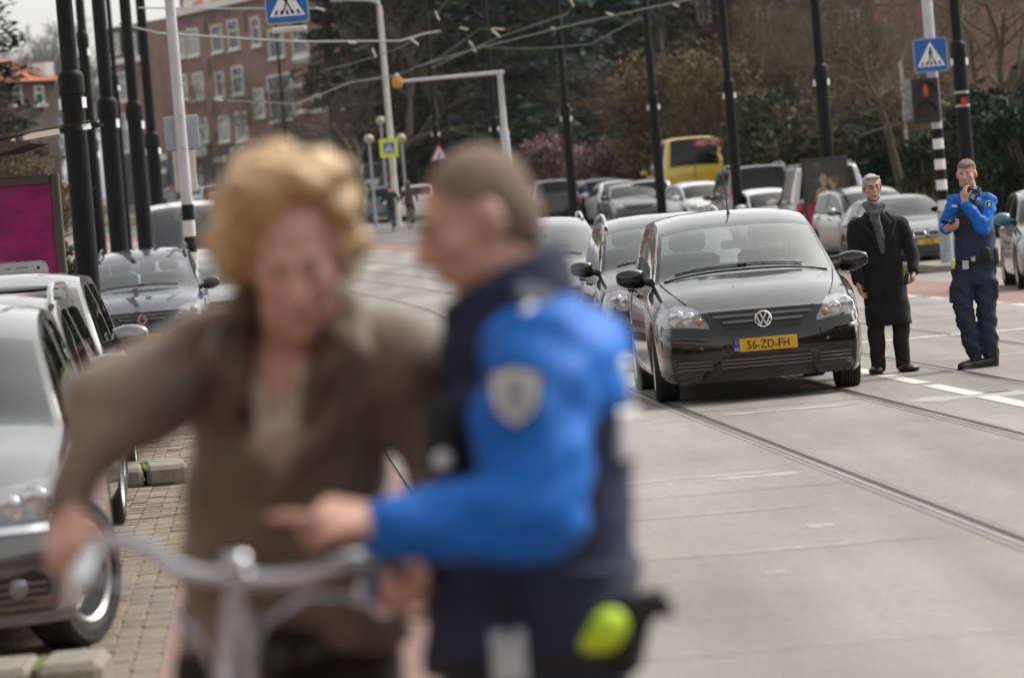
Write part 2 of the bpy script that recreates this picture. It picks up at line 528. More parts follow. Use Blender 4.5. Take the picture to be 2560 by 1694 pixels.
# one shared paver mesh, three variants; the nearest 300 in view are objects
pav = []
for k in range(3):
    q = MB(); q.box((0, 0, 0), (.203, .099, .05), bev=.006); pav.append(q.mesh('paver', m_brick))
rest = MB()
cnt = 0
for a, y in pbx:
    z = .006 + random.uniform(-.004, .004) - .025
    near = cnt < 300 and y < 20.5 and a > -1.3
    tilt = Euler((random.uniform(-.02, .02), random.uniform(-.02, .02), .0654 + random.uniform(-.03, .03)))
    if near:
        o = obj('paver', pav[cnt % 3], pk, (SX(a, y), y, z), tilt); cnt += 1
    elif y < 46:
        rest.box((SX(a, y), y, z), (.203, .099, .05), tilt.to_matrix())
tag(rest.build('pavers', m_brick, pk), kind='stuff')
strip('paver_bed', -1.95, -.5, 46, 120, .004, m_brick, parent=pk)
strip('bay_floor', -4.6, -1.95, 4, 120, .004, m_brick, parent=pk)

def kerb_island(name, cx, cy, w, d, rz, label, moss):
    t = empty(name, (cx, cy, .0), rz)
    n = 3
    for i in range(n):
        q = MB(); q.box((0, 0, .07), (w / n - .012, d, .15), bev=.03)
        obj('kerb_stone', q.mesh('kerb_stone', m_kerb), t, (-w / 2 + w / n * (i + .5), 0, random.uniform(-.006, .006)), (0, 0, random.uniform(-.03, .03)))
    q = MB()
    for i in range(n - 1): q.box((-w / 2 + w / n * (i + 1), 0, .125), (.03, d * .9, .03), bev=.01)
    if moss: q.box((0, d * .2, .135), (w * .7, .03, .024), bev=.008)
    q.build('moss', m_moss, t)
    tag(t, label, 'kerb island')
p = W(395, 1185, 27.2); kerb_island('kerb_island', SX(-1.05, 27.2), 27.2, .9, .9, .1, 'mossy grey kerb stones jutting out beside the parked silver cars, farther island', True)
kerb_island('kerb_island', -2.0, 14.35, .78, .5, .05, 'concrete kerb stones in front of the nearest grey parked car', False)

# right hand pavement with kerb, and the side street in front of it
def poly_slab(name, pts, z, mt, thick=.13, kind='structure'):
    mb = MB(); n = len(pts)
    top = [Vector((x, y, gz(y) + z)) for x, y in pts]
    mb.add(top, [tuple(range(n))]); 
    for i in range(n):
        a, b = top[i], top[(i + 1) % n]
        mb.add([a, b, b - Vector((0, 0, thick)), a - Vector((0, 0, thick))], [(0, 1, 2, 3)])
    o = mb.build(name, mt); o['kind'] = kind; return o
# straight pieces follow the slope: several slabs along the street
strip('side_street', 11.72, 40, 30, 72.2, -.002, m_pave, na=2)
strip('right_pavement', 13.0, 18.2, 72.5, 76.3, .115, m_pave, thick=.14)
strip('right_pavement', 14.4, 18.2, 76.32, 88, .113, m_pave, thick=.14)
strip('kerb', 12.82, 12.98, 72.3, 76.3, .12, m_kerb, thick=.14)
strip('kerb', 12.98, 18.2, 72.3, 72.48, .12, m_kerb, thick=.14, step=.1)
strip('parking_road', 11.72, 20, 76.4, 220, .001, m_asph, na=2)
strip('grass_verge', 20, 40, 96, 220, .05, m_grass, na=3)

# ------------------------------------------------------------------ tram poles
def tram_pole(px, py, Y, label, r0=.15, top=9.5, band=False):
    c = W(px, py, Y); g = gz(Y); hc = c.z - g
    t = empty('tram_pole', (c.x, Y, g), random.uniform(0, 3))
    q = MB(); q.lathe([(r0 * 1.5, 0), (r0 * 1.5, .03), (r0 * 1.02, .05), (r0, .2), (r0, hc - .25)], n=20); q.build('lower_tube', m_black, t, 40)
    q = MB(); q.lathe([(r0 * .99, hc - .25), (r0 * 1.14, hc - .24), (r0 * 1.14, hc - .03), (r0 * 1.05, hc + .03), (r0 * .76, hc + .07), (r0 * .74, hc + .1)], n=20); q.build('collar', m_black, t, 40)
    q = MB(); q.lathe([(r0 * .74, hc + .06), (r0 * .72, hc + 2), (r0 * .6, top)], n=16); q.build('upper_tube', m_pole_top, t, 40)
    for k in range(2):
        a = -PI / 2 + (1.12 if k else -1.2) - t.rotation_euler.z
        q = MB(); q.box((0, 0, 0), (.10, .012, .14)); 
        q.build('sticker', m_signwhite, t, loc=((r0 * 1.15) * math.cos(a), (r0 * 1.15) * math.sin(a), hc - .36), rot=(0, 0, a + PI / 2))
    if band:
        q = MB(); q.lathe([(r0 * 1.02, hc - 1.02), (r0 * 1.02, hc - .98)], n=20); q.build('clamp_band', m_steel, t, 40)
        q = MB(); q.lathe([(r0 * 1.02, hc - 1.30), (r0 * 1.02, hc - 1.26)], n=20); q.build('clamp_band', m_steel, t, 40)
    tag(t, label, 'tram pole', 'black tram poles along the street'); return t
LP = [(176, 190, 50.0, .15, 'thick black tram pole nearest on the left, beside the pink poster'),
      (267, 255, 62.5, .15, 'black tram pole second from the left foreground, right of the thickest one'),
      (334, 264, 69.0, .14, 'black tram pole third in the left row, between two others'),
      (379, 338, 84.0, .15, 'black tram pole rightmost of the left row, left of the white sign post'),
      (205, 88, 78.0, .11, 'slim black pole rising just behind the thickest left tram pole'),
      (233, 352, 96.0, .11, 'slim distant black pole between the first two left tram poles'),
      (286, 190, 110.0, .10, 'faint distant pole behind the second and third left tram poles')]
for px, py, Y, r0, lab in LP: tram_pole(px, py, Y, lab, r0)
RP = [(2394, 112, 80.5, .15, 'black tram pole behind the policeman at the right, with a red sticker', True),
      (2050, 168, 89.2, .155, 'black tram pole above the white van and the couple poster', False),
      (1820, 205, 100.0, .14, 'black tram pole between the yellow van and the dark van', False),
      (1631, 236, 107.0, .14, 'black tram pole just left of the yellow van', False),
      (1413, 268, 116.0, .145, 'black tram pole left of the pink blossom shrub', False),
      (1234, 296, 128.0, .13, 'black tram pole behind the white mast arm post', False),
      (1087, 312, 142.0, .12, 'black tram pole with the red triangle sign', False),
      (828, 296, 185.0, .12, 'distant black pole in front of the brick corner building, right of the hair', False),
      (712, 330, 190.0, .10, 'thin distant black pole above the blonde hair', False)]
rpoles = [tram_pole(px, py, Y, lab, r0, band=b) for px, py, Y, r0, lab, b in RP]
rpoles[-1].children  # the last one is short
q = MB(); q.box((0, 0, 0), (.12, .012, .16)); 
_c = W(2398, 255, 80.3)
_r = rpoles[0]; _o = q.build('red_sticker', m_signred, _r, loc=_r.matrix_basis.inverted() @ Vector((_r.location.x + .02, _r.location.y - .153, _c.z)), rot=(0, 0, -_r.rotation_euler.z)); _o['label'] = 'small red sticker on pole'

# ------------------------------------------------------------------ signs
def rounded(w, h, r, n=4):
    pts = []
    for cx, cy, a0 in ((w / 2 - r, h / 2 - r, 0), (-w / 2 + r, h / 2 - r, 90), (-w / 2 + r, -h / 2 + r, 180), (w / 2 - r, -h / 2 + r, 270)):
        for i in range(n + 1):
            a = math.radians(a0 + 90 * i / n); pts.append((cx + r * math.cos(a), cy + r * math.sin(a)))
    return pts
def crossing_sign(parent, loc, w, rz, border=None):
    """blue square with white triangle and a walking figure; children of parent"""
    R = (0, 0, rz)
    if border:
        q = MB(); q.prism(rounded(w * 1.55, w * 1.6, .04), .02); q.build('fluorescent_board', m_fluo, parent, loc=loc, rot=R)
        loc = (loc[0], loc[1] - .006, loc[2])
    q = MB(); q.prism(rounded(w, w, w * .09), .03); q.build('rim', m_greyplate if not border else m_signwhite, parent, loc=loc, rot=R)
    d = Matrix.Rotation(rz, 3, 'Z')
    def at(dy): v = d @ Vector((0, dy, 0)); return (loc[0] + v.x, loc[1] + v.y, loc[2])
    q = MB(); q.prism(rounded(w * .93, w * .93, w * .07), .004); q.build('blue_face', m_blue, parent, loc=at(-.005), rot=R)
    q = MB(); q.prism([(-.41 * w, -.33 * w), (.41 * w, -.33 * w), (0, .39 * w)], .004); q.build('white_triangle', m_signwhite, parent, loc=at(-.010), rot=R)
    q = MB()
    def seg(a, b, t):
        a = Vector((a[0], 0, a[1])) * w; b = Vector((b[0], 0, b[1])) * w; n = (b - a).normalized(); s = Vector((-n.z, 0, n.x)) * t * w / 2
        q.prism([((a - s).x, (a - s).z), ((b - s).x, (b - s).z), ((b + s).x, (b + s).z), ((a + s).x, (a + s).z)], .004)
    q.prism([(.035 * w * math.cos(i * PI / 5), .19 * w + .035 * w * math.sin(i * PI / 5)) for i in range(10)], .004)
    seg((.0, .155), (-.01, 0), .07); seg((0, .0), (.07, -.14), .035); seg((.07, -.14), (.11, -.27), .03); seg((-.01, 0), (-.05, -.14), .035); seg((-.05, -.14), (-.11, -.27), .03)
    seg((0, .14), (-.06, .04), .025); seg((0, .14), (.07, .05), .025)
    q.build('walking_figure', m_black, parent, loc=at(-.0145), rot=R)
    for k in range(5):
        q = MB(); x = -.27 + k * .135; k2 = x * .86
        q.prism([((x - .03) * w, -.29 * w), ((x + .03) * w, -.29 * w), ((k2 + .024) * w, -.19 * w), ((k2 - .024) * w, -.19 * w)], .003)
        q.build('stripe', m_black, parent, loc=at(-.0145), rot=R)

# overhead sign post at the left: white pole, banded foot, arm carrying the lit crossing sign
Y = 62.0
b = W(468, 640, Y); x0 = b.x; g = 0.0
t = empty('sign_post', (W(450, 300, Y).x, Y, 0))
q = MB(); q.lathe([(.095, 2.35), (.09, 4.0), (.08, 6.6)], n=16); q.build('pole', m_whitepole, t, 40)
for k in range(9):
    q = MB(); q.lathe([(.1, .26 * k + .02), (.1, .26 * k + .275)], n=16); q.build('band', m_black if k % 2 == 0 else m_white, t, 40)
q = MB(); q.box((0, -.01, 0), (.56, .03, .54), bev=.02); q.build('sign_back', m_greyplate, t, loc=(.0, .14, W(455, 331, Y).z))
q = MB(); q.box((0, 0, 0), (.36, .03, .66), bev=.01); q.build('plate', m_offwhite, t, loc=(.0, .14, W(462, 428, Y).z))
for zz in (292, 372):
    q = MB(); q.lathe([(.1, -.02), (.1, .02)], n=16); q.build('clamp', m_steel, t, 40, loc=(0, 0, W(455, zz, Y).z))
sg = W(716, 5, Y)
q = MB(); q.tube([(0, 0, 6.45), (.4, 0, 6.5), (sg.x - t.location.x + .3, 0, 6.5)], .05, 10); q.build('arm', m_whitepole, t, 60)
for dx in (-.25, .25):
    q = MB(); q.tube([(0, 0, 0), (0, 0, 6.5 - sg.z - .3)], .012, 6); q.build('hanger', m_steel, t, loc=(sg.x - t.location.x + dx, 0, sg.z + .3))
tag(t, 'tall white sign post with black and white banded foot and grey sign backs', 'sign post')
hs_ = empty('hanging_crossing_sign', (sg.x, Y - .01, sg.z))
crossing_sign(hs_, (0, 0, 0), .70, .03)
q = MB(); q.box((0, .06, -.44), (.56, .10, .09), bev=.02); q.build('lamp_tray', m_offwhite, hs_)
tag(hs_, 'blue pedestrian crossing sign hanging over the street with a pale lamp tray below', 'crossing sign')

# right: banded post with crossing sign and pedestrian light
Y = 74.2
b = W(2369, 649, Y)
t = empty('signal_post', (b.x, Y, .115))
zb = W(2340, 335, Y).z
q = MB(); q.lathe([(.1, zb - .1), (.1, zb + .2), (.105, zb + 2.5), (.105, 6.6)], n=16); q.build('pole', m_whitepole, t, 40)
k = 0; z = 1.05
q = MB(); q.lathe([(.13, 0), (.13, 1.05)], n=16); q.build('grey_foot', m_greyplate, t, 40)
while z < zb - .1:
    q = MB(); q.lathe([(.105, z), (.105, z + .195)], n=16); q.build('band', m_signwhite if k % 2 == 0 else m_black, t, 40); z += .198; k += 1
tag(t, 'black and white banded traffic light post behind the policeman', 'signal post')
c = W(2327, 138, Y - .2)
t = empty('crossing_sign', (c.x, Y - .16, c.z))
crossing_sign(t, (0, 0, 0), .655, -.06)
tag(t, 'blue pedestrian crossing sign above the red man light', 'crossing sign')
c = W(2317, 251, Y - .3)
t = empty('pedestrian_light', (c.x - .01, Y - .22, c.z))
q = MB(); q.box((0, 0, 0), (.53, .10, .86), bev=.02); q.build('housing', m_plas, t)
m_lens = M('dark_lens', (.02, .018, .016), rough=.2, var=.2)
m_man = M('lit_red_man', (.25, .04, .01), rough=.5, emit=(1.0, .16, .02), estr=.14)
for k, zz in enumerate((.19, -.19)):
    q = MB(); q.lathe([(.155, 0), (.15, -.02)], n=24, axis='Y'); q.build('lens', m_lens, t, 40, loc=(0, -.055, zz))
    q = MB()
    P = [];
    for i in range(15):
        a = math.radians(-10 + 200 * i / 14); P.append([Vector((.17 * math.cos(a), -.05, zz + .17 * math.sin(a))), Vector((.17 * math.cos(a), -.22, zz + .165 * math.sin(a)))])
    q.grid(P); q.build('visor', m_plas, t, 60)
q = MB()
q.ell((0, 0, .10), (.022, .006, .026), n=8, k=6); q.box((0, 0, .035), (.055, .008, .09)); q.tube([(-.02, 0, .06), (-.045, 0, 0), (-.035, 0, -.03)], .010, 5); q.tube([(.02, 0, .06), (.045, 0, 0), (.035, 0, -.03)], .010, 5)
q.tube([(-.01, 0, 0), (-.02, 0, -.06), (-.035, 0, -.12)], .013, 5); q.tube([(.01, 0, 0), (.025, 0, -.06), (.035, 0, -.12)], .013, 5)
q.build('red_man', m_man, t, loc=(0, -.085, .19))
tag(t, 'black pedestrian traffic light showing a red walking man', 'traffic light')

b = W(2557, 500, 69); t = empty('banded_post', (b.x, 69, 0))
for k in range(7):
    q = MB(); q.lathe([(.1, .2 * k + .02), (.1, .2 * k + .215)], n=14); q.build('band', m_signwhite if k % 2 == 0 else m_black, t, 40)
tag(t, 'black and white banded short post just cut by the right edge of the picture', 'post')

# far lamp post with yellow bordered crossing sign
Y = 150.0; g = gz(Y)
b = W(975, 330, Y); t = empty('street_lamp', (b.x, Y, g))
q = MB(); hz = W(950, 5, Y).z - g
q.lathe([(.16, 0), (.15, 1.2), (.12, 1.3), (.10, hz - .2)], n=14); q.build('post', m_offwhite, t, 40)
q = MB(); q.tube([(0, 0, hz - .2), (-.05, 0, hz), (-.3, 0, hz + .1), (-1.2, 0, hz + .2)], .07, 10); q.build('arm', m_whitepole, t, 60)
q = MB(); q.ell((-1.5, 0, hz + .2), (.4, .13, .09)); q.build('lantern', m_greyplate, t, 60)
tag(t, 'pale street lamp post with a bent arm behind the yellow bordered sign', 'street lamp')
c = W(972, 370, Y - .3); t = empty('crossing_sign', (c.x, Y - .25, c.z)); crossing_sign(t, (0, 0, 0), .46, 0, border=True)
tag(t, 'pedestrian crossing sign with fluorescent yellow border on the distant lamp post', 'crossing sign')
# warning triangle on its pole
Y = 141.5; c = W(1098, 384, Y); t = empty('warning_sign', (c.x, Y - .1, c.z))
q = MB(); q.prism([(-.36, -.27), (.36, -.27), (0, .38)], .02); q.build('red_rim', m_signred, t)
q = MB(); q.prism([(-.26, -.21), (.26, -.21), (0, .26)], .004); q.build('white_face', m_signwhite, t, loc=(0, -.006, 0))
q = MB(); q.ell((.0, 0, .03), (.03, .004, .03), n=8, k=6); q.box((0, 0, -.06), (.05, .005, .12)); q.tube([(-.02, 0, -.1), (-.05, 0, -.18)], .014, 5); q.tube([(.02, 0, -.1), (.05, 0, -.18)], .014, 5); q.build('figure', m_black, t, loc=(0, -.012, 0))
tag(t, 'small red rimmed triangular warning sign above the policeman\'s hair', 'warning sign')
# white mast with signal arm
Y = 97.0; b = W(1250, 195, Y); g = gz(Y); t = empty('signal_mast', (b.x, Y, g)); h = W(1254, 178, Y).z - g
q = MB(); q.lathe([(.11, 0), (.11, h - 1.55), (.08, h - 1.45), (.07, h - .1), (.10, h - .05), (.10, h)], n=16); q.build('post', m_whitepole, t, 40)
e = W(1003, 204, Y)
q = MB(); q.tube([(.12, 0, h - .03), (-.3, 0, h - .03), (e.x - b.x, 0, e.z - g)], [.055, .052, .042], 10); q.build('arm', m_whitepole, t, 60)
m_amber = M('amber_box', (.55, .27, .01), rough=.5, var=.15)
q = MB(); q.box((0, 0, 0), (.26, .2, .27), bev=.04); q.lathe([(.09, -.12), (.085, -.1)], axis='Y', n=16); q.build('signal_box', m_amber, t, loc=(e.x - b.x - .1, 0, e.z - g - .02))
q = MB(); q.ell((0, 0, .17), (.06, .06, .07)); q.build('cap', m_whitepole, t, loc=(e.x - b.x - .1, 0, e.z - g - .02))
tag(t, 'white mast with a long horizontal arm carrying an amber signal box', 'signal mast')
m_globe = M('opal_globe', (.40, .37, .30), rough=.3, var=.05)
for px, py, Y, lab in ((922, 348, 152, 'round globe street lantern left of the yellow bordered sign'), (1003, 346, 158, 'round globe street lantern right of the yellow bordered sign'), (951, 302, 165, 'highest round globe lantern above the yellow bordered sign')):
    c = W(px, py, Y); t = empty('globe_lantern', (c.x, Y, gz(Y)))
    q = MB(); q.lathe([(.07, 0), (.05, 1), (.04, c.z - gz(Y) - .15)], n=10); q.build('post', m_greyplate, t, 40)
    q = MB(); q.ell((0, 0, c.z - gz(Y)), (.19, .19, .19)); q.build('globe', m_globe, t, 60)
    tag(t, lab, 'street lantern', 'globe lanterns on the far street')

# ------------------------------------------------------------------ overhead wires with insulators
m_wire = M('wire', (.11, .12, .11), rough=.5, var=.2)
m_ins = M('insulator', (.5, .46, .39), rough=.4, var=.1)
def wire(pts, r=.014, ins=(), lab='', sag=0.0):
    """pts: (px, py, Y); one hanging wire with its insulators"""
    P = [W(*p) for p in pts]; full = []
    for a, b in zip(P[:-1], P[1:]):
        for i in range(8):
            t = i / 8; q = a.lerp(b, t); q.z -= sag * 4 * t * (1 - t); full.append(q)
    full.append(P[-1])
    o = MB(); o.tube(full, r, 5); w = o.build('overhead_wire', m_wire)
    for (px, py, Y, dx, dy) in ins:
        a = W(px - dx, py - dy, Y); b = W(px + dx, py + dy, Y)
        o = MB(); o.cap(a, .026, b, .026, 8); o.build('insulator', m_ins, w, 60)
    tag(w, lab, 'overhead wire', 'tram wires over the street')
wire([(345, 20, 70), (520, 22, 75), (800, 22, 90)], ins=[(800, 23, 90, 10, 3), (433, 83, 72, 8, 3)], lab='span wire at the top left with an insulator beside the hanging sign')
wire([(300, 60, 72), (395, 84, 75), (735, 105, 80), (1000, 103, 90), (1060, 85, 95), (1100, 78, 100)], r=.022, ins=[(752, 104, 81, 12, 1), (880, 107, 84, 8, 1)], lab='thick pale bracket tube and wire crossing at the level of the lamp post')
wire([(1000, 190, 95), (880, 205, 90), (740, 260, 85), (540, 250, 80)], r=.010, ins=[(545, 250, 80, 8, 2)], lab='thin wire sagging in front of the brick building')
wire([(800, 180, 110), (930, 145, 100), (1000, 120, 98), (1040, 95, 96)], r=.012, ins=[(935, 133, 99, 4, 9), (1036, 105, 96, 9, 7)], lab='contact wire left of the mast arm with two tilted insulators')
wire([(1095, 50, 95), (1093, 36, 95), (1118, 0, 92), (1140, -30, 90)], r=.012, ins=[(1093, 40, 95, 4, 10)], lab='wire rising past a pale insulator near the top centre')
wire([(1040, 168, 120), (1180, 125, 110), (1400, 70, 100), (1600, 25, 92), (1760, -8, 85)], r=.02, ins=[(1525, 36, 95, 8, 3), (1240, 85, 108, 9, 7), (1690, 14, 90, 5, 2)], lab='upper contact wire running from the mast to the top right')
wire([(1080, 170, 125), (1250, 92, 112), (1420, 35, 105), (1432, 5, 104), (1445, -20, 103)], r=.016, ins=[(1430, 8, 104, 4, 8)], lab='steep wire rising to the top edge beside a tram pole')
wire([(1190, 118, 118), (1300, 122, 116), (1370, 120, 114), (1480, 110, 110), (1600, 45, 100)], r=.018, ins=[(1178, 110, 118, 5, 6), (1185, 126, 118, 4, 3), (1385, 72, 110, 6, 2)], lab='lower bracket wire in front of the dark conifers')
wire([(830, 215, 150), (1000, 185, 130), (1100, 145, 120), (1200, 72, 115), (1275, 74, 114)], r=.014, ins=[(1160, 72, 115, 9, 2), (1245, 73, 114, 14, 1)], lab='faint far wire above the white mast arm')

# advertising panel with an embracing couple (plain stand-in print) in front of a pole
Y = 88.9; c = W(2066, 482, Y); t = empty('advert_panel', (c.x, Y, gz(Y)))
hb = c.z - gz(Y)
q = MB(); q.box((0, 0, hb), (1.06, .16, 1.62), bev=.02); q.build('case', m_plas, t)
m_pr1 = M('print_charcoal', (.045, .04, .036), rough=.25, var=.3, coat=.6); m_pr2 = M('print_crimson', (.42, .012, .06), rough=.25, coat=.6, var=.05); m_pr3 = M('print_skin', (.38, .26, .17), rough=.4, var=.3, scale=5); m_pr4 = M('print_hair', (.12, .07, .03), rough=.4, var=.4, scale=9)
q = MB(); q.box((0, -.085, hb + .26), (.94, .008, .98)); q.build('print_upper', m_pr1, t)
q = MB(); q.box((0, -.085, hb - .5), (.94, .008, .52)); q.build('print_lower', m_pr2, t)
def flat(poly, name, mt, y): 
    q = MB(); q.prism(poly, .003); q.build(name, mt, t, loc=(0, y, hb))
def oval(cx, cz, rx, rz, a=0): return [(cx + rx * math.cos(i * PI / 8) * math.cos(a) - rz * math.sin(i * PI / 8) * math.sin(a), cz + rx * math.cos(i * PI / 8) * math.sin(a) + rz * math.sin(i * PI / 8) * math.cos(a)) for i in range(16)]
flat(oval(-.05, .30, .09, .15), 'printed_head', m_pr3, -.094); flat(oval(.16, .24, .10, .13), 'printed_head', m_pr3, -.0945); flat(oval(.22, .30, .10, .09), 'printed_hair', m_pr4, -.098)
flat([(-.30, -.20), (-.22, .10), (-.05, .16), (.08, .02), (.16, .12), (.32, .02), (.34, -.21)], 'printed_bodies', m_pr3, -.093); flat(oval(.02, -.02, .24, .05, -.2), 'printed_arm', m_pr3, -.099)
for k in range(4): flat([(-.36, -.34 - .05 * k), (-.08, -.34 - .05 * k), (-.08, -.355 - .05 * k), (-.36, -.355 - .05 * k)], 'printed_line', m_pr1, -.093)
tag(t, 'dark advertising panel showing an embracing couple above a red band', 'advert panel')

# bus shelter at the left edge with a pink poster
Y = 43.0
m_brown = M('shelter_brown', (.05, .043, .036), rough=.45, var=.15)
m_pinkp = M('poster_magenta', (.36, .012, .15), rough=.4, var=.65, scale=.9, coat=.15, spec=.2, stretch=(2.5, 1, 5.5), base2=(.16, .006, .075))
m_pinkl = M('poster_pink', (.42, .03, .20), rough=.4, coat=.15, spec=.2, var=.15)
m_phone = M('phone_silver', (.42, .46, .5), rough=.3, var=.05); m_scr = M('phone_screen', (.03, .035, .045), rough=.2, coat=1.0); m_scrb = M('phone_blue', (.03, .12, .4), rough=.3)
g_sh = glass('shelter_glass', (.55, .62, .52), boost=1.4)
r = W(158, 570, Y); tp = W(130, 436, Y); t = empty('bus_shelter', (r.x, Y, 0))
hh = tp.z; w = 1.30
q = MB(); q.box((-.05, 0, hh / 2 + .05), (.10, .14, hh - .1), bev=.012); q.box((-w - .05, 0, hh / 2 + .05), (.10, .14, hh - .1), bev=.012); q.box((-w / 2 - .05, 0, hh - .05), (w - .1, .138, .11), bev=.012); q.box((-w / 2 - .05, 0, .35), (w - .1, .138, .3), bev=.012); q.build('poster_frame', m_brown, t)
q = MB(); q.box((-w / 2 - .05, .0, (hh + .4) / 2), (w - .1, .10, hh - .6)); q.build('poster', m_pinkp, t)
for k, (x, z, ww, h_) in enumerate(((-.22, 1.62, .22, .34), (-.30, 1.30, .34, .10), (-.62, 1.72, .3, .22), (-.75, 1.42, .4, .5), (-.18, 2.02, .12, .3))):
    q = MB(); q.box((x, -.053 - .001 * k, z), (ww, .004, h_)); q.build('lighter_print', m_pinkl if k % 2 else m_pinkp, t)
pc = W(50, 655, Y - .07); lx = pc.x - r.x
q = MB(); q.prism(rounded(.62, 1.0, .09), .012); ph = q.build('printed_phone', m_phone, t, loc=(lx, -.075, pc.z - .5))
q = MB(); q.box((0, -.002, -.12), (.55, .006, .9 - .12)); q.build('printed_screen', m_scr, ph)
q = MB(); q.box((0, -.0065, -.16), (.55, .004, .5)); q.build('printed_sea', m_scrb, ph)
q = MB(); q.box((0.02, -.002, .435), (.14, .006, .008)); q.build('printed_earpiece', m_scr, ph)
q = MB(); q.lathe([(.02, -.004), (.02, .0)], axis='Y', n=12, c=(.2, 0, .42)); q.lathe([(.009, -.004), (.009, .0)], axis='Y', n=10, c=(-.13, 0, .43)); q.lathe([(.009, -.004), (.009, .0)], axis='Y', n=10, c=(-.16, 0, .43)); q.build('printed_camera', m_scr, ph)
text_obj('lettering', 'SAMSUNG', .045, m_greyplate, ph, (-.02, -.006, .375))
a = W(236, 328, Y - .7); b_ = W(-20, 368, Y - .7)
q = MB(); q.box(((a.x + b_.x) / 2 - r.x - .9, -.1, (a.z + b_.z) / 2 + .02), (b_.x * 0 + 2.9, 1.5, .03), Matrix.Rotation(-.085, 3, 'Y'))
q.build('glass_roof', g_sh, t)
for yy in (-.86, .5):
    q = MB(); q.prism([(-2.6, -.10), (-.45, -.02), (-.12, .07), (-.45, .10), (-2.6, .06)], .05, Matrix.Translation((.0, yy, a.z - .13))); q.build('roof_beam', m_brown, t)
q = MB()
for x in (-.55, -.95): q.lathe([(.022, -.01), (.022, 0)], axis='Y', n=10, c=(x, -.862, a.z - .11))
q.build('bolt', m_steel, t)
q = MB(); q.tube([(-1.4, .55, 0), (-1.4, .55, a.z - .2)], .05, 8); q.build('post', m_brown, t)
tag(t, 'brown framed bus shelter with a magenta phone poster and a glass roof', 'bus shelter')

# hazy air over the street
q = MB(); q.box((0, 1165, 15.1), (2440, 2520, 33.2))
hz_ = q.build('haze', []); tag(hz_, kind='stuff')
mh = bpy.data.materials.new('haze_air'); mh.use_nodes = True; N_ = mh.node_tree.nodes; N_.remove(N_['Principled BSDF'])
pv = N_.new('ShaderNodeVolumePrincipled'); pv.inputs['Density'].default_value = .00007; pv.inputs['Color'].default_value = (.94, .95, 1.0, 1)
mh.node_tree.links.new(pv.outputs[0], N_['Material Output'].inputs['Volume']); hz_.data.materials.append(mh)
# ------------------------------------------------------------------ buildings
def brick_wall(name, c, c2, mortar, sc=1.0):
    mt = bpy.data.materials.new(name); mt.use_nodes = True
    nt = mt.node_tree; N, L = nt.nodes, nt.links; b = N['Principled BSDF']; b.inputs['Roughness'].default_value = .85
    tc = N.new('ShaderNodeTexCoord'); sx = N.new('ShaderNodeSeparateXYZ'); L.new(tc.outputs['Object'], sx.inputs[0])
    ad = N.new('ShaderNodeMath'); ad.operation = 'ADD'; L.new(sx.outputs[0], ad.inputs[0]); L.new(sx.outputs[1], ad.inputs[1])
    cb = N.new('ShaderNodeCombineXYZ'); L.new(ad.outputs[0], cb.inputs[0]); L.new(sx.outputs[2], cb.inputs[1])
    br = N.new('ShaderNodeTexBrick'); br.inputs['Scale'].default_value = 1.0
    br.inputs['Brick Width'].default_value = .22 * sc; br.inputs['Row Height'].default_value = .065 * sc; br.inputs['Mortar Size'].default_value = .009 * sc
    br.inputs['Color1'].default_value = (*c, 1); br.inputs['Color2'].default_value = (*c2, 1); br.inputs['Mortar'].default_value = (*mortar, 1)
    L.new(cb.outputs[0], br.inputs['Vector'])
    nz = N.new('ShaderNodeTexNoise'); nz.inputs['Scale'].default_value = .5; nz.inputs['Detail'].default_value = 6; L.new(tc.outputs['Object'], nz.inputs['Vector'])
    mr = N.new('ShaderNodeMapRange'); mr.inputs[1].default_value = .3; mr.inputs[2].default_value = .7; mr.inputs[3].default_value = .75; mr.inputs[4].default_value = 1.2; L.new(nz.outputs[0], mr.inputs[0])
    c3 = N.new('ShaderNodeCombineColor'); [L.new(mr.outputs[0], c3.inputs[i]) for i in range(3)]
    mx = N.new('ShaderNodeMix'); mx.data_type = 'RGBA'; mx.blend_type = 'MULTIPLY'; mx.inputs[0].default_value = 1
    L.new(br.outputs[0], mx.inputs[6]); L.new(c3.outputs[0], mx.inputs[7]); L.new(mx.outputs[2], b.inputs['Base Color'])
    return mt
m_brick1 = brick_wall('brick_brown', (.30, .155, .118), (.235, .12, .09), (.27, .22, .19))
m_brick2 = brick_wall('brick_dark', (.15, .095, .075), (.12, .075, .06), (.17, .15, .13))
m_brick3 = brick_wall('brick_pink', (.26, .125, .10), (.21, .10, .08), (.22, .17, .15))
m_frame = M('window_frame', (.78, .78, .73), rough=.5, var=.08)
m_pane = M('window_pane', (.05, .065, .075), rough=.06, var=.5, scale=.8, spec=.8)
m_curt = M('curtained_pane', (.34, .36, .34), rough=.12, var=.3, scale=1.2, spec=.8)
m_roof = M('roof_tiles', (.42, .13, .06), rough=.8, var=.25, scale=1.2, bump=.3, bscale=12)
m_slate = M('slate', (.10, .10, .115), rough=.6, var=.25, scale=2)
m_shop = M('shop_fascia', (.055, .06, .08), rough=.5, var=.3, scale=.6)
m_shopw = M('shop_sign', (.5, .5, .48), rough=.6, var=.15, scale=2)

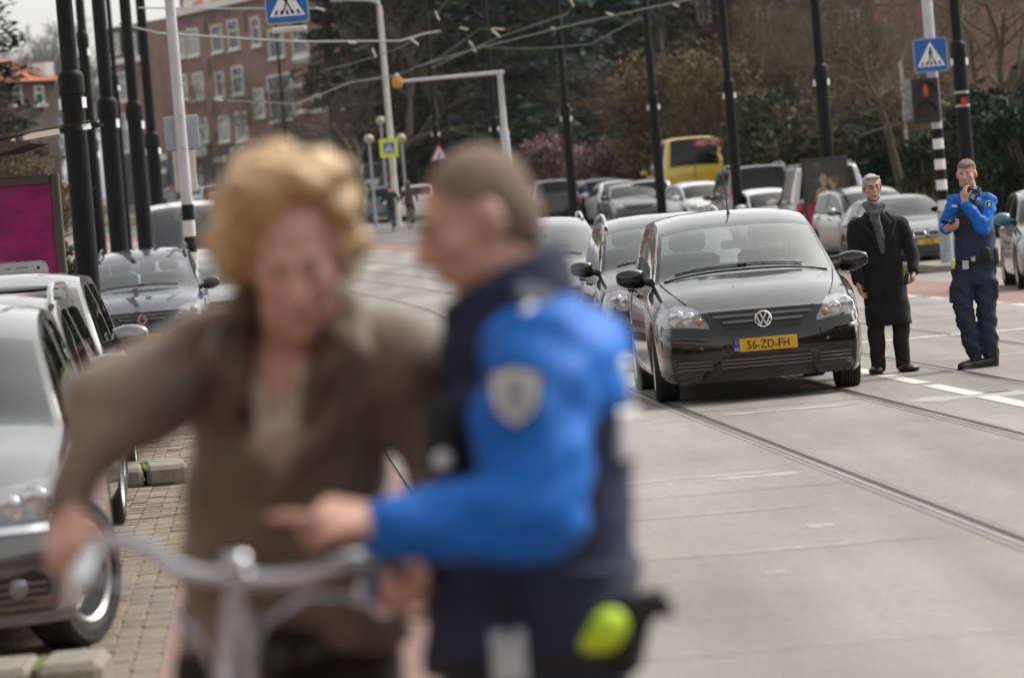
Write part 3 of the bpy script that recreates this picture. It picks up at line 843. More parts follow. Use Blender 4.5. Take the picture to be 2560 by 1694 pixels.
class Facade:
    def __init__(s, name, A, B, label, cat='building'):
        s.A = Vector((A[0], A[1], gz(A[1]))); s.B = Vector((B[0], B[1], s.A.z))
        d = s.B - s.A; s.L = d.length; s.ang = math.atan2(d.y, d.x); s.u = d.normalized()
        s.root = empty(name, s.A, s.ang); tag(s.root, label, cat)
    def hit(s, px, py):
        d = W(px, py, 100.0) - Vector((0, 0, HC)); n = Vector((-s.u.y, s.u.x, 0))
        k = (s.A - Vector((0, 0, HC))).dot(n) / d.dot(n); p = Vector((0, 0, HC)) + d * k
        return (p - s.A).dot(s.u), p.z - s.A.z
    def box(s, name, x0, x1, z0, z1, mt, y=0.0, dy=.3, bev=0.0):
        q = MB(); q.box(((x0 + x1) / 2, y + dy / 2, (z0 + z1) / 2), (x1 - x0, dy, z1 - z0), bev=bev); return q.build(name, mt, s.root)
    def window(s, x0, x1, z0, z1, nx=1, nz=2, pane=None, sill=True):
        """frame standing in front of the wall, panes behind the bars, stone sill below"""
        q = MB(); w, h = x1 - x0, z1 - z0; t = min(.11, w * .13)
        for xx in (x0 + t / 2, x1 - t / 2): q.box((xx, -.05, (z0 + z1) / 2), (t, .14, h))
        for zz in (z0 + t / 2, z1 - t / 2): q.box(((x0 + x1) / 2, -.05, zz), (w - 2 * t, .138, t))
        for i in range(1, nx): q.box((x0 + w * i / nx, -.045, (z0 + z1) / 2), (t * .75, .12, h - 2 * t))
        for i in range(1, nz):
            zz = z0 + h * (.64 if nz == 2 else i / nz)
            for j in range(nx): q.box((x0 + w * (j + .5) / nx, -.047, zz), (w / nx - t, .11, t * .75))
        o = q.build('window', m_frame, s.root)
        q = MB(); q.box(((x0 + x1) / 2, -.005, (z0 + z1) / 2), (w - 2 * t, .03, h - 2 * t)); q.build('pane', pane or m_pane, o)
        if sill:
            q = MB(); q.box(((x0 + x1) / 2, -.1, z0 - .07), (w + .2, .26, .12)); q.build('sill', m_frame, o)
        return o
    def win_px(s, x0, y0, x1, y1, **k):
        xl, za = s.hit(x0, (y0 + y1) / 2); xr, zb = s.hit(x1, (y0 + y1) / 2)
        xm = (xl + xr) / 2; sc = s.A.lerp(s.B, min(1, max(0, xm / s.L))).y / F; h = (y1 - y0) * sc; zm = (za + zb) / 2
        return s.window(xl, xr, zm - h / 2, zm + h / 2, **k)
def z4(x, y): return 380 + x * .35714, y * .35714

A = W(372, 350, 272); B = W(815, 350, 246)
fb = Facade('corner_building', (A.x, A.y), (B.x, B.y), 'long brown brick building with rows of white windows above shops')
x450, zc = fb.hit(450, 36); _, zc2 = fb.hit(659, 2)
H = (zc + zc2) / 2
fb.box('wall', 0, fb.L, -2, H, m_brick1, 0, 10)
fb.box('cornice', x450 - .6, fb.L + .3, H, H + .45, m_frame, -.5, 10.8)
q = MB(); q.add([Vector(p) for p in ((x450 - .3, -.2, H + .45), (fb.L, -.2, H + .45), (fb.L, 5, H + 4), (x450 - .3, 5, H + 4), (x450 - .3, 10, H + .45), (fb.L, 10, H + .45))], [(0, 1, 2, 3), (3, 2, 5, 4), (0, 3, 4), (1, 5, 2)]); q.build('roof', m_roof, fb.root)
for px in (470, 520, 570): 
    xx, zz = fb.hit(px, 10); fb.box('dormer', xx - .55, xx + .55, H + .5, H + 2.2, m_frame, -.1, 1.5)
R1 = [(255, 335, 200, 390, 1), (425, 500, 175, 365, 0), (540, 615, 140, 345, 0), (705, 765, 120, 320, 0), (825, 930, 205, 405, 0), (200, 235, 225, 400, 1), (990, 1100, 190, 400, 0)]
R2 = [(295, 370, 510, 695, 1), (455, 512, 505, 680, 0), (570, 645, 465, 660, 0), (720, 795, 620, 820, 1), (825, 995, 520, 840, 0), (215, 255, 520, 700, 1), (1125, 1245, 600, 770, 0)]
R3 = [(335, 398, 825, 1000, 1), (480, 550, 810, 990, 1), (597, 675, 785, 985, 1), (240, 300, 840, 1010, 1), (1180, 1330, 950, 1110, 0)]
for row in (R1, R2, R3):
    for x0, x1, y0, y1, c in row:
        a = z4(x0, y0); b = z4(x1, y1)
        fb.win_px(a[0], a[1], b[0], b[1], pane=m_curt if c else m_pane, nx=2 if x1 - x0 > 110 else 1)
for x, y0, y1 in ((370, 150, 250), (395, 415, 530), (425, 680, 790), (650, 90, 220), (700, 630, 760), (440, 930, 990), (800, 640, 760)):   # dark drain openings
    a = z4(x, y0); b = z4(x, y1); xa, za = fb.hit(*a); xb, zb_ = fb.hit(*b); fb.box('downpipe', xa - .16, xa + .16, zb_, za, m_slate, -.09, .1)
for x, y in ((240, 155), (405, 125), (515, 105), (690, 72)):
    a = z4(x, y); xa, za = fb.hit(*a); fb.box('wall_vent', xa - .75, xa + .75, za - .14, za + .14, m_slate, -.05, .1)
# balcony and painted band on the right bay
xa, za = fb.hit(*z4(1080, 600)); fb.box('balcony_slab', xa - .9, xa + 1.3, za - .1, za + .16, m_frame, -.9, .9)
xa, za = fb.hit(*z4(1090, 785)); fb.box('balcony_slab', xa - 1.0, xa + 1.2, za - .1, za + .16, m_frame, -.9, .9)
xa, za = fb.hit(*z4(1050, 400)); fb.box('stone_panel', xa - 1.1, xa + 1.1, za - .35, za + .35, m_shopw, -.06, .08)
xs, zs = fb.hit(*z4(500, 1015)); zs0 = zs
fb.box('shop_front', 0, fb.L, -1.9, zs0 - .25, m_shop, -.35, .34)
for x0, x1, y0, y1, mt in ((330, 425, 1015, 1085, m_shopw), (590, 690, 1030, 1060, m_shopw), (460, 560, 1100, 1130, m_frame), (70, 140, 1085, 1115, m_frame), (70, 140, 1185, 1210, m_frame), (350, 400, 1150, 1290, m_curt), (80, 150, 1215, 1290, m_pane), (430, 475, 1180, 1310, m_brick2), (320, 370, 1295, 1320, m_frame), (480, 560, 1150, 1300, m_pane)):
    a = z4(x0, y0); b = z4(x1, y1); xa, za = fb.hit(*a); xb, zb_ = fb.hit(*b); fb.box('shop_panel', xa, xb, zb_, za, mt, -.45, .09)
a = z4(310, 1115); b = z4(350, 1235); xa, za = fb.hit(*a); xb, zb_ = fb.hit(*b)
m_orange = M('orange_awning', (.62, .16, .02), rough=.6)
fb.box('orange_sign', xa - .05, xa + 1.5, za - .55, za, m_orange, -1.2, .7); fb.box('yellow_banner', xa, xb, zb_, za - .6, m_amber, -1.1, .5)

# lower neighbour with flat roof at the far left of it
A = W(262, 330, 287); B = W(452, 330, 279)
f2 = Facade('flat_roofed_house', (A.x, A.y), (B.x, B.y), 'lower brick house with dark mansard top, left of the long brick building')
_, zt = f2.hit(380, 62); _, zm = f2.hit(395, 147)
f2.box('wall', 0, f2.L, -2, zm, m_brick1, 0, 9)
f2.box('cornice', -.2, f2.L + .2, zm, zm + .42, m_frame, -.45, 9.6)
f2.box('mansard', 0, f2.L, zm + .42, zt, m_brick2, .25, 8)
f2.box('roof_edge', -.1, f2.L + .1, zt, zt + .3, m_slate, .1, 8.4)
xa, za = f2.hit(404, 45); f2.box('chimney', xa - .5, xa + .5, zt + .3, zt + 2.1, m_slate, 2, .9)
for r in ((385, 180, 432, 252, 2, m_pane), (300, 180, 322, 252, 1, m_curt), (300, 285, 322, 380, 1, m_curt), (393, 295, 414, 368, 1, m_curt), (340, 295, 358, 380, 1, m_curt), (278, 85, 300, 135, 1, m_curt), (325, 85, 342, 135, 1, m_pane), (362, 85, 376, 135, 1, m_curt)):
    f2.win_px(*r[:4], nx=r[4], pane=r[5])
_, zs = f2.hit(340, 385); f2.box('shop_front', 0, f2.L, -1.9, zs, m_shop, -.3, .29)
for r in ((312, 395, 330, 520, m_curt), (385, 388, 412, 400, m_frame), (385, 425, 412, 432, m_frame), (340, 420, 360, 500, m_pane)):
    xa, za = f2.hit(r[0], r[1]); xb, zb_ = f2.hit(r[2], r[3]); f2.box('shop_panel', xa, xb, zb_, za, r[4], -.4, .09)

# orange roofed house at the left edge
A = W(-60, 300, 201); B = W(145, 300, 205)
f3 = Facade('orange_roofed_house', (A.x, A.y), (B.x, B.y), 'house with bright orange tiled roof at the left edge', 'house')
_, ze = f3.hit(90, 203); _, zr = f3.hit(90, 134)
f3.box('wall', 0, f3.L, -2, ze, m_brick2, 0, 8)
q = MB(); L_ = f3.L
q.add([Vector(p) for p in ((-.3, -.4, ze), (L_ + .3, -.4, ze), (L_ + .3, 4, zr), (-.3, 4, zr), (-.3, 8.4, ze), (L_ + .3, 8.4, ze))], [(0, 1, 2, 3), (3, 2, 5, 4), (0, 3, 4), (1, 5, 2)]); q.build('roof', m_roof, f3.root)
xa, za = f3.hit(130, 190); xb, zb_ = f3.hit(120, 155); f3.box('dormer', xa - .25, xa + .35, za, zb_, m_frame, .2, 2.2)
for px in (30, 85): f3.win_px(px, 215, px + 22, 262, nx=1)

# pinkish brick villa behind the bare trees at the right, and a red house in the gap
A = W(1590, 200, 236); B = W(2200, 200, 205)
f4 = Facade('brick_villa', (A.x, A.y), (B.x, B.y), 'large pinkish brick house behind the bare trees at the top right', 'house')
f4.box('wall', 0, f4.L, -2, 16.5, m_brick3, 0, 10)
for px, py, w, h in ((2085, 85, 40, 110), (2135, 75, 34, 100), (1910, 60, 34, 80), (1760, 20, 30, 70), (1990, 230, 34, 80), (2110, 290, 36, 100)): f4.win_px(px - w / 2, py - h / 2, px + w / 2, py + h / 2, nx=2)
A = W(845, 350, 232); B = W(1010, 350, 228)
f5 = Facade('red_house', (A.x, A.y), (B.x, B.y), 'red brick house with white window frames seen behind the leaning trunks', 'house')
_, zt = f5.hit(930, 270); f5.box('wall', 0, f5.L, -3, zt, m_brick3, 0, 8); f5.box('gutter', -.2, f5.L + .2, zt, zt + .3, m_frame, -.3, 8.5)
for r in ((866, 330, 882, 380), (930, 395, 960, 440), (938, 320, 955, 372), (1052, 370, 1066, 410), (895, 350, 905, 400)): f5.win_px(*r, nx=1)

# ------------------------------------------------------------------ trees
m_bark = M('bark', (.085, .07, .05), rough=.95, var=.35, scale=3, stretch=(4, 4, .6), bump=.5, bscale=20)
m_barkg = M('mossy_bark', (.085, .075, .042), rough=.95, var=.35, scale=2.5, bump=.5, bscale=20)
m_twig = M('twig', (.16, .125, .08), rough=.95, var=.3, scale=2)
m_twigo = M('twig_olive', (.11, .088, .05), rough=.95, var=.35, scale=1)
def leafm(name, c, var=.35): 
    c = tuple(x * .78 for x in c)
    m_ = M(name, c, rough=.7, var=var, scale=.7, spec=.2)
    return m_
L_dark = [leafm('needle_dark', (.022, .038, .024)), leafm('needle_deep', (.030, .048, .026)), leafm('needle_mid', (.045, .06, .032))]
L_blue = [leafm('needle_blue', (.062, .088, .082)), leafm('needle_blue_deep', (.034, .052, .050)), leafm('needle_blue_pale', (.10, .13, .118))]
L_olive = [leafm('leaf_olive', (.065, .07, .03)), leafm('leaf_brownish', (.075, .062, .035)), leafm('leaf_green', (.05, .075, .03))]
L_ever = [leafm('leaf_evergreen', (.024, .042, .018)), leafm('leaf_glossy', (.04, .066, .028)), leafm('leaf_yellowgreen', (.10, .11, .04))]
L_ivy = [leafm('ivy_dark', (.016, .026, .014)), leafm('ivy', (.028, .044, .022)), leafm('ivy_pale', (.055, .075, .05))]
L_pink = [leafm('blossom', (.27, .15, .165)), leafm('blossom_dark', (.15, .085, .085)), leafm('blossom_pale', (.36, .23, .245))]
L_dry = [leafm('dry_leaf', (.22, .175, .09)), leafm('dry_leaf_brown', (.15, .11, .06)), leafm('dry_leaf_green', (.13, .13, .05))]

def cedar(px, Y, Ht, Rb, mats, label, n=5200, z0=1.5, dens=1.0, droop=.18, seed=0, leaf=.24, shape='cedar', name='cedar_tree'):
    rg = np.random.default_rng(100 + seed)
    b = W(px, 400, Y); g = gz(Y)
    t = empty(name, (b.x, Y, g)); tag(t, label, 'tree')
    q = MB(); q.tube([(0, 0, -.3), (rg.normal() * .1, 0, Ht * .4), (0, 0, Ht * .97)], [.42, .28, .04], 8); q.build('trunk', m_bark, t, 60)
    lay = int(Ht / (.62 if shape == 'cedar' else .45)); C = []; S = []; NN = []; Mi = []; wood = MB()
    per = max(8, int(n / (lay * 7)))
    for i in range(lay):
        z = z0 + (Ht - z0) * i / lay + rg.normal() * .15
        tt = min(.99, max(0, (z - z0) / (Ht - z0)))
        rr = Rb * ((1 - tt) ** .75 * .92 + .08) * (1 if shape == 'cone' else (.75 + .35 * rg.random()))
        for k in range(7):
            a = 2 * PI * (k / 7 + rg.random() * .14) + i * .9; ln = rr * (.62 + .5 * rg.random())
            if rg.random() < .10: continue
            dirv = np.array([math.cos(a), math.sin(a), 0.0])
            tip = dirv * ln + np.array([0, 0, z - droop * ln])
            if ln > 1.2: wood.tube([(0, 0, z), tuple(dirv * ln * .5 + np.array([0, 0, z + .05 * ln])), tuple(tip)], [.05, .03, .01], 4, cap=False)
            u = rg.random(per) ** .65; side = rg.normal(size=per) * (.16 + .30 * (1 - u) * ln * .45)
            perp = np.array([-dirv[1], dirv[0], 0])
            c = dirv[None] * (u * ln)[:, None] + perp[None] * side[:, None]
            c[:, 2] = z + .05 * ln * u - droop * ln * u ** 2 + rg.normal(size=per) * .10 - np.abs(side) * .25
            C.append(c); S.append(leaf * (.55 + .8 * rg.random(per))); NN.append(np.tile([0, 0, 1.1], (per, 1)))
            mm = rg.integers(0, 3, per); tone = rg.integers(0, 3); mm = np.where(rg.random(per) < .6, tone, mm); Mi.append(mm)
    C = np.concatenate(C); S = np.concatenate(S); NN = np.concatenate(NN); Mi = np.concatenate(Mi)
    obj('crown', leaf_mesh('crown', C, S, mats, NN, Mi, aspect=.9), t)
    wood.build('branches', m_bark, t, recalc=False)
    return t
def bush(cx, cy, rx, ry, rz, z0, mats, label, n=5000, leaf=.14, name='shrub', cat='shrub', lumps=26, seed=0, stems=True, twigs=0):
    rg = np.random.default_rng(300 + seed); g = gz(cy)
    t = empty(name, (cx, cy, g)); tag(t, label, cat)
    C = []; S = []; Mi = []
    per = n // lumps
    for i in range(lumps):
        while True:
            p = rg.uniform(-1, 1, 3)
            if .3 < np.linalg.norm(p) < 1: break
        c = p * [rx * .82, ry * .82, rz * .82]; r = (.22 + .22 * rg.random()) * min(rx, rz) * 1.15
        d = rg.normal(size=(per, 3)); d /= np.linalg.norm(d, axis=1)[:, None]
        q = c + d * (r * rg.random(per) ** .45)[:, None]; q[:, 2] += z0 + rz
        C.append(q); S.append(leaf * (.5 + rg.random(per))); tone = rg.integers(0, 3); Mi.append(np.where(rg.random(per) < .55, tone, rg.integers(0, 3, per)))
    C = np.concatenate(C); S = np.concatenate(S); Mi = np.concatenate(Mi)
    C[:, 2] = np.maximum(C[:, 2], .03)
    obj('foliage', leaf_mesh('foliage', C, S, mats, None, Mi), t)
    q = MB()
    if stems:
        for i in range(7):
            a = rg.random() * 2 * PI; q.tube([(.15 * math.cos(a), .15 * math.sin(a), -.1), (rx * .3 * math.cos(a), ry * .3 * math.sin(a), z0 + rz * .6), (rx * .65 * math.cos(a), ry * .65 * math.sin(a), z0 + rz * 1.3)], [.06, .04, .015], 5)
    for i in range(twigs):
        a = rg.random() * 2 * PI; e = rg.random() ** .5; s0 = np.array([rx * .4 * e * math.cos(a), ry * .4 * e * math.sin(a), z0 + rz * (.2 + .6 * rg.random())])
        e2 = np.array([rx * e * math.cos(a), ry * e * math.sin(a), z0 + rz * (.7 + 1.4 * rg.random() * (1.1 - e * .6))]) + rg.normal(size=3) * .2
        q.tube([tuple(s0), tuple((s0 + e2) / 2 + rg.normal(size=3) * .1), tuple(e2)], [.022, .016, .006], 3, cap=False)
    if q.v: q.build('stems', m_twig if not twigs else m_twigo, t, recalc=False)
    return t
def bare_tree(base, Ht, label, seed=0, r0=.25, lean=(0, 0), depth=6, spread=.55, mt=None, name='bare_tree', first=.3, tw=None, nsub=3, minr=.010):
    rg = random.Random(900 + seed)
    t = empty(name, base); tag(t, label, 'tree')
    tr = MB(); br = MB()
    def grow(p, d, ln, r, k, into):
        pts = [p]; rs = [r]; q = p.copy(); dd = d.copy(); n = 4
        for i in range(n):
            dd = (dd + Vector((rg.gauss(0, .17), rg.gauss(0, .17), rg.gauss(0, .12) + (.05 if k > 1 else .0)))).normalized()
            q = q + dd * (ln / n); pts.append(q.copy()); rs.append(max(minr * .6, r * (1 - .42 * (i + 1) / n)))
        into.tube(pts, rs, 7 if k == 0 else (5 if k < 3 else 3), cap=False)
        if k >= depth: return
        m_ = nsub if k > 0 else nsub + 1
        for j in range(m_ + (1 if rg.random() < .4 else 0)):
            i = rg.choice((2, 3, 4, 4)) if k > 0 else rg.choice((3, 4, 4))
            o = pts[i]; ax = dd.orthogonal().normalized(); ax.rotate(Matrix.Rotation(rg.random() * 2 * PI, 3, dd))
            nd = (dd * (1 - spread * .5) + ax * spread * (0.7 + .6 * rg.random())).normalized()
            if nd.z < -.25: nd.z *= .3
            grow(o, nd, ln * rg.uniform(.58, .82), max(minr, rs[i] * rg.uniform(.55, .75)), k + 1, br)
    grow(Vector((0, 0, -.2)), Vector((lean[0], lean[1], 1)).normalized(), Ht * first, r0, 0, tr)
    tr.build('trunk', mt or m_bark, t, 60); o = br.build('branches', tw or m_twig, t, recalc=False)
    return t

# conifers in the middle distance
cedar(850, 205, 19, 2.5, L_blue, 'narrow bluish conifer right of the brick building', n=6000, z0=6.0, seed=1, leaf=.26)
cedar(1010, 200, 20, 4.6, L_olive, 'olive brown conifer behind the lamp post', n=8000, z0=2.6, seed=2, leaf=.24)
cedar(1145, 196, 21, 4.2, L_dark, 'dark green conifer behind the amber signal arm', n=8500, z0=1.5, seed=3, leaf=.27, shape='cone')
cedar(1345, 176, 20, 5.2, L_blue, 'broad blue cedar with layered pale branches behind the shaved head', n=12500, z0=2.4, seed=4, leaf=.27)
cedar(1500, 185, 21, 4.8, L_blue, 'blue cedar behind the pole left of the yellow van', n=11000, z0=3.2, seed=5, leaf=.27)
cedar(1268, 192, 20, 4.0, L_dark, 'dark conifer between the two blue cedars and the mast', n=8000, z0=1.2, seed=6, leaf=.27)
cedar(1665, 190, 22, 5.0, L_dark, 'dark spreading conifer at the top edge above the yellow van', n=6000, z0=8.2, seed=7, leaf=.24)
cedar(935, 215, 20, 3.0, L_olive, 'loose olive conifer just right of the narrow bluish one', n=6500, z0=5.0, seed=8, leaf=.26)
cedar(-5, 118, 11.5, 2.0, L_dark, 'dark spruce cut by the left edge of the picture', n=3800, z0=3.6, seed=9, leaf=.16, shape='cone', name='spruce_tree')
# dark wood closing the view behind
n = 42000
rg = np.random.default_rng(5)
u_ = rg.random(n); Yw = 214 + 16 * rg.random(n) + 6 * np.sin(u_ * 40)
pxs = 905 + 845 * u_
C = np.empty((n, 3)); C[:, 1] = Yw; C[:, 0] = (pxs - 1280) / F * Yw + .6
top = 17 + 3.0 * np.sin(u_ * 23) + 2 * np.sin(u_ * 61)
C[:, 2] = 2.8 + (top) * rg.random(n) ** .8
tag(obj('wood', leaf_mesh('wood', C, .55 * (.5 + rg.random(n)), L_dark)), kind='stuff')
# evergreen mass along the right
n = 26000
u_ = rg.random(n); Yw = 150 - 26 * u_ + 7 * rg.random(n)
pxs = 1640 + 1150 * u_
C = np.empty((n, 3)); C[:, 1] = Yw; C[:, 0] = (pxs - 1280) / F * Yw
top = 3.4 + .7 * np.sin(u_ * 31) + .5 * np.sin(u_ * 77 + 1)
C[:, 2] = [gz(y) for y in Yw] + top * rg.random(n) ** .75
tag(obj('shrubbery', leaf_mesh('shrubbery', C, .17 * (.5 + rg.random(n)), [L_ivy[0], L_ever[0], L_dry[1]])), kind='stuff')

def PX(px, Y): return W(px, 450, Y).x
# shrubs and hedges
bush(PX(1500, 152), 152, 1.9, 1.2, 1.25, .4, L_pink, 'pink blossoming shrub behind the row of parked cars', n=3400, leaf=.085, seed=1, lumps=30, name='blossom_shrub', twigs=60)
bush(PX(1375, 158), 158, 1.3, 1.0, 1.3, .7, L_pink, 'smaller pink blossoming shrub just right of the shaved head', n=2200, leaf=.085, seed=2, lumps=22, name='blossom_shrub', twigs=40)
bush(PX(1690, 140), 140, 2.7, 1.8, 3.1, .5, L_dry, 'tall dry olive brown shrub behind the yellow van', n=8000, leaf=.085, seed=3, lumps=44, name='dry_shrub', twigs=420)
bush(PX(1815, 136), 136, 2.3, 1.6, 2.8, .4, L_dry, 'dry yellowish shrub between the yellow van and the dark van', n=5200, leaf=.085, seed=4, lumps=40, name='dry_shrub', twigs=320)
bush(PX(1955, 126), 126, 2.6, 1.6, 2.0, .1, [L_ever[0], L_ever[1], L_dry[2]], 'glossy evergreen shrub behind the dark van', n=8000, leaf=.12, seed=5, lumps=44, name='evergreen_shrub')
bush(PX(2110, 122), 122, 2.4, 1.6, 1.9, .1, [L_ever[0], L_ever[2], L_dry[1]], 'glossy evergreen shrub behind the white van', n=7500, leaf=.12, seed=6, lumps=42, name='evergreen_shrub')
bush(PX(2230, 118), 118, 1.8, 1.4, 1.75, .1, L_ivy, 'dark evergreen shrub left of the banded post', n=6000, leaf=.11, seed=7, lumps=36, name='evergreen_shrub')
bush(PX(2310, 98), 98, .75, .7, 1.15, .4, L_ever, 'small bright evergreen shrub below the pedestrian light', n=3200, leaf=.085, seed=8, lumps=24, name='evergreen_shrub')
bush(PX(2300, 93), 93, 1.0, .7, .55, .05, L_dry, 'low brown shrub beside the banded post', n=3400, leaf=.05, seed=9, lumps=26, name='dry_shrub', twigs=200)
bush(PX(2500, 92), 92, 1.5, 1.2, 1.95, .0, L_ivy, 'tall dark ivy covered hedge behind the policeman', n=11000, leaf=.09, seed=10, lumps=60, name='ivy_hedge', cat='hedge')
bush(PX(2600, 90), 90, 1.4, 1.2, 1.8, .0, L_ivy, 'dark ivy hedge cut by the right edge', n=7500, leaf=.09, seed=11, lumps=44, name='ivy_hedge', cat='hedge')
bush(PX(2420, 96), 96, .8, .8, 1.2, .0, L_ivy, 'dark ivy bush just right of the tram pole', n=3500, leaf=.09, seed=12, lumps=24, name='ivy_hedge', cat='hedge')
bush(PX(1010, 178), 178, 1.0, 1.0, 1.1, .3, L_dark, 'dark shrub behind the cyclists', n=2000, leaf=.14, seed=13, name='evergreen_shrub')
bush(PX(165, 52), 52, .30, .5, .62, .75, [L_dry[2], L_ever[1], L_dry[0]], 'yellow green ivy hedge between the poster and the nearest pole', n=3200, leaf=.035, seed=14, lumps=24, name='ivy_hedge', cat='hedge')
bush(PX(60, 76), 76, 1.1, .9, 1.1, 1.6, [M('bare_brown', (.12, .085, .06), rough=.95), L_dry[1], L_dry[0]], 'bare brown shrub above the bus shelter', n=5200, leaf=.04, seed=15, lumps=36, name='bare_shrub', twigs=520)
bush(PX(1960, 150), 150, 2.6, 1.6, 2.2, 3.2, L_dry, 'high tangle of dry twigs above the evergreen shrubs', n=2600, leaf=.06, seed=16, lumps=30, name='dry_shrub', twigs=500)
bush(PX(2130, 146), 146, 2.6, 1.6, 2.4, 3.0, L_dry, 'tangle of bare twigs in front of the pinkish house windows', n=2600, leaf=.06, seed=17, lumps=30, name='dry_shrub', twigs=500)
# bare trees
bare_tree((PX(905, 168), 168, gz(168)), 9, 'dark leaning trunk with several limbs beside the far parked cars', seed=2, r0=.42, lean=(-.35, 0), depth=5, spread=.6, first=.34, tw=m_bark)
bare_tree((PX(932, 170), 170, gz(170)), 11, 'dark upright trunk right of the leaning one', seed=3, r0=.38, lean=(.05, 0), depth=5, spread=.5, first=.38, tw=m_bark)
bare_tree((PX(2265, 112), 112, gz(112)), 9.5, 'large bare tree with spreading limbs left of the banded post', seed=5, r0=.16, lean=(-.06, 0), depth=6, nsub=3, minr=.007, spread=.75, first=.40, mt=m_barkg, tw=m_twigo)
bare_tree((PX(2080, 128), 128, gz(128)), 10.5, 'bare tree with long arching branches above the white van', seed=6, r0=.24, lean=(-.05, 0), depth=6, nsub=3, minr=.007, spread=.8, first=.38, mt=m_barkg, tw=m_twigo)
bare_tree((PX(2490, 99), 99, gz(99)), 9.0, 'bare tree with mossy trunk above the ivy hedge', seed=7, r0=.22, lean=(-.10, 0), depth=6, nsub=3, minr=.007, spread=.7, first=.42, mt=m_barkg, tw=m_twigo)
bare_tree((PX(1900, 140), 140, gz(140)), 10, 'bare tree between the dark van and the white van', seed=8, r0=.2, depth=6, nsub=3, minr=.007, spread=.8, first=.36, mt=m_barkg, tw=m_twigo)
bare_tree((PX(2640, 108), 108, gz(108)), 10.5, 'bare tree at the right edge of the picture', seed=11, r0=.24, lean=(-.15, 0), depth=6, nsub=3, minr=.007, spread=.75, first=.36, mt=m_barkg, tw=m_twigo)
bare_tree((PX(700, 215), 215, gz(215)), 8, 'thin bare street tree before the brick building', seed=9, r0=.11, depth=6, spread=.55, first=.36)
bare_tree((PX(575, 222), 222, gz(222)), 9, 'thin bare street tree in front of the shop windows', seed=12, r0=.08, depth=5, spread=.5, first=.4)
for i, (px, Y, Hh) in enumerate(((70, 310, 19), (20, 320, 17), (125, 330, 16))):
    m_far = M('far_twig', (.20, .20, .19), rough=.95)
    bare_tree((PX(px, Y), Y, gz(Y)), Hh, ('tall pale bare tree in the distance at the top left', 'distant bare tree at the left edge, behind the spruce', 'distant bare tree just left of the nearest pole')[i], seed=20 + i, r0=.3, depth=6, spread=.5, first=.3, mt=m_far, tw=m_far, minr=.03)
# grey slatted panel / board behind the banded post
c = W(2258, 250, 108); t = empty('notice_board', (c.x, 108, gz(108)))
hb = c.z - gz(108)
q = MB(); q.tube([(.0, 0, 0), (0, 0, hb + 1.1)], .045, 8); q.build('post', m_offwhite, t)
q = MB(); q.box((.14, 0, hb), (.34, .04, 1.15)); q.build('panel', m_greyplate, t)
tag(t, 'narrow grey sign panel on a thin post behind the banded post', 'sign')
# small flat roof behind the parked cars
c = W(1572, 425, 155); t = empty('garden_shelter', (c.x, 155, gz(155))); hb = c.z - gz(155)
q = MB(); q.box((0, 0, hb), (1.5, 1.2, .16), bev=.03); q.build('roof', m_white, t)
q = MB(); q.box((.05, .2, hb / 2 - .04), (1.1, .8, hb - .12)); q.build('body', m_plas, t)
tag(t, 'low dark shelter with a flat white roof on the grass verge', 'shelter')

# unseen terraces, added beside and behind the camera to cut low sky light
def terrace(name, A, B, h, mt, label):
    f = Facade(name, A, B, label, 'house'); f.box('wall', 0, f.L, -1, h, mt, 0, 9)
    q = MB(); L_ = f.L; q.add([Vector(p) for p in ((-.2, -.4, h), (L_ + .2, -.4, h), (L_ + .2, 4.5, h + 3.4), (-.2, 4.5, h + 3.4), (-.2, 9.4, h), (L_ + .2, 9.4, h))], [(0, 1, 2, 3), (3, 2, 5, 4), (0, 3, 4), (1, 5, 2)]); q.build('roof', m_roof, f.root)
    n = int(f.L / 2.6)
    for r in range(3):
        for i in range(n): f.window(i * 2.6 + .7, i * 2.6 + 2.0, 1.0 + r * 2.9, 2.7 + r * 2.9, nx=2)
    return f
terrace('blocker_terrace', (-16.5, -44), (-20.5, 30), 9.2, m_brick1, 'added brick terrace out of view on the left, blocking low sky')
terrace('blocker_terrace', (21.5, 32), (25, -44), 9.2, m_brick2, 'added dark brick terrace out of view on the right, blocking low sky')
terrace('blocker_terrace', (22, -52), (-16, -52), 10.5, m_brick1, 'added brick terrace out of view behind the camera, blocking low sky')
# ------------------------------------------------------------------ cars
def paint(name, c, rough=.3, metal=.0, coat=1.0, dirt=.12, spec=.5):
    return M(name, c, rough=rough, metal=metal, var=dirt, scale=2.2, coat=coat, rvar=.06, spec=spec)
P_black = paint('paint_black', (.009, .0088, .0094), dirt=.25, rough=.30, metal=1.0, spec=.5, coat=1.0)
P_black2 = paint('paint_black_brown', (.020, .018, .0165), dirt=.25, rough=.30, metal=1.0, spec=.5, coat=1.0)
P_silver = paint('paint_silver', (.27, .265, .255), metal=1.0, rough=.30)
P_silver2 = paint('paint_silver_warm', (.30, .29, .27), metal=1.0, rough=.32)
P_grey = paint('paint_grey', (.055, .053, .05), metal=.6, rough=.36)
P_mid = paint('paint_mid_grey', (.15, .147, .14), metal=1.0, rough=.3)
P_white = paint('paint_white', (.62, .62, .61), rough=.35)
P_dkblue = paint('paint_slate_blue', (.016, .019, .038), metal=.7, rough=.36)
P_navy = paint('paint_navy', (.016, .02, .05), rough=.3)
P_green = paint('paint_green', (.10, .16, .12), metal=.3, rough=.36)
P_teal = paint('paint_teal', (.03, .07, .075), metal=.3, rough=.36)
P_yellow = paint('paint_yellow', (.62, .42, .03), rough=.4)
P_yellow2 = paint('paint_dirty_cream', (.55, .48, .30), rough=.6, dirt=.35, coat=.2)
G_clear = glass('window_glass', (.66, .71, .69), ior=1.52, boost=2.7)
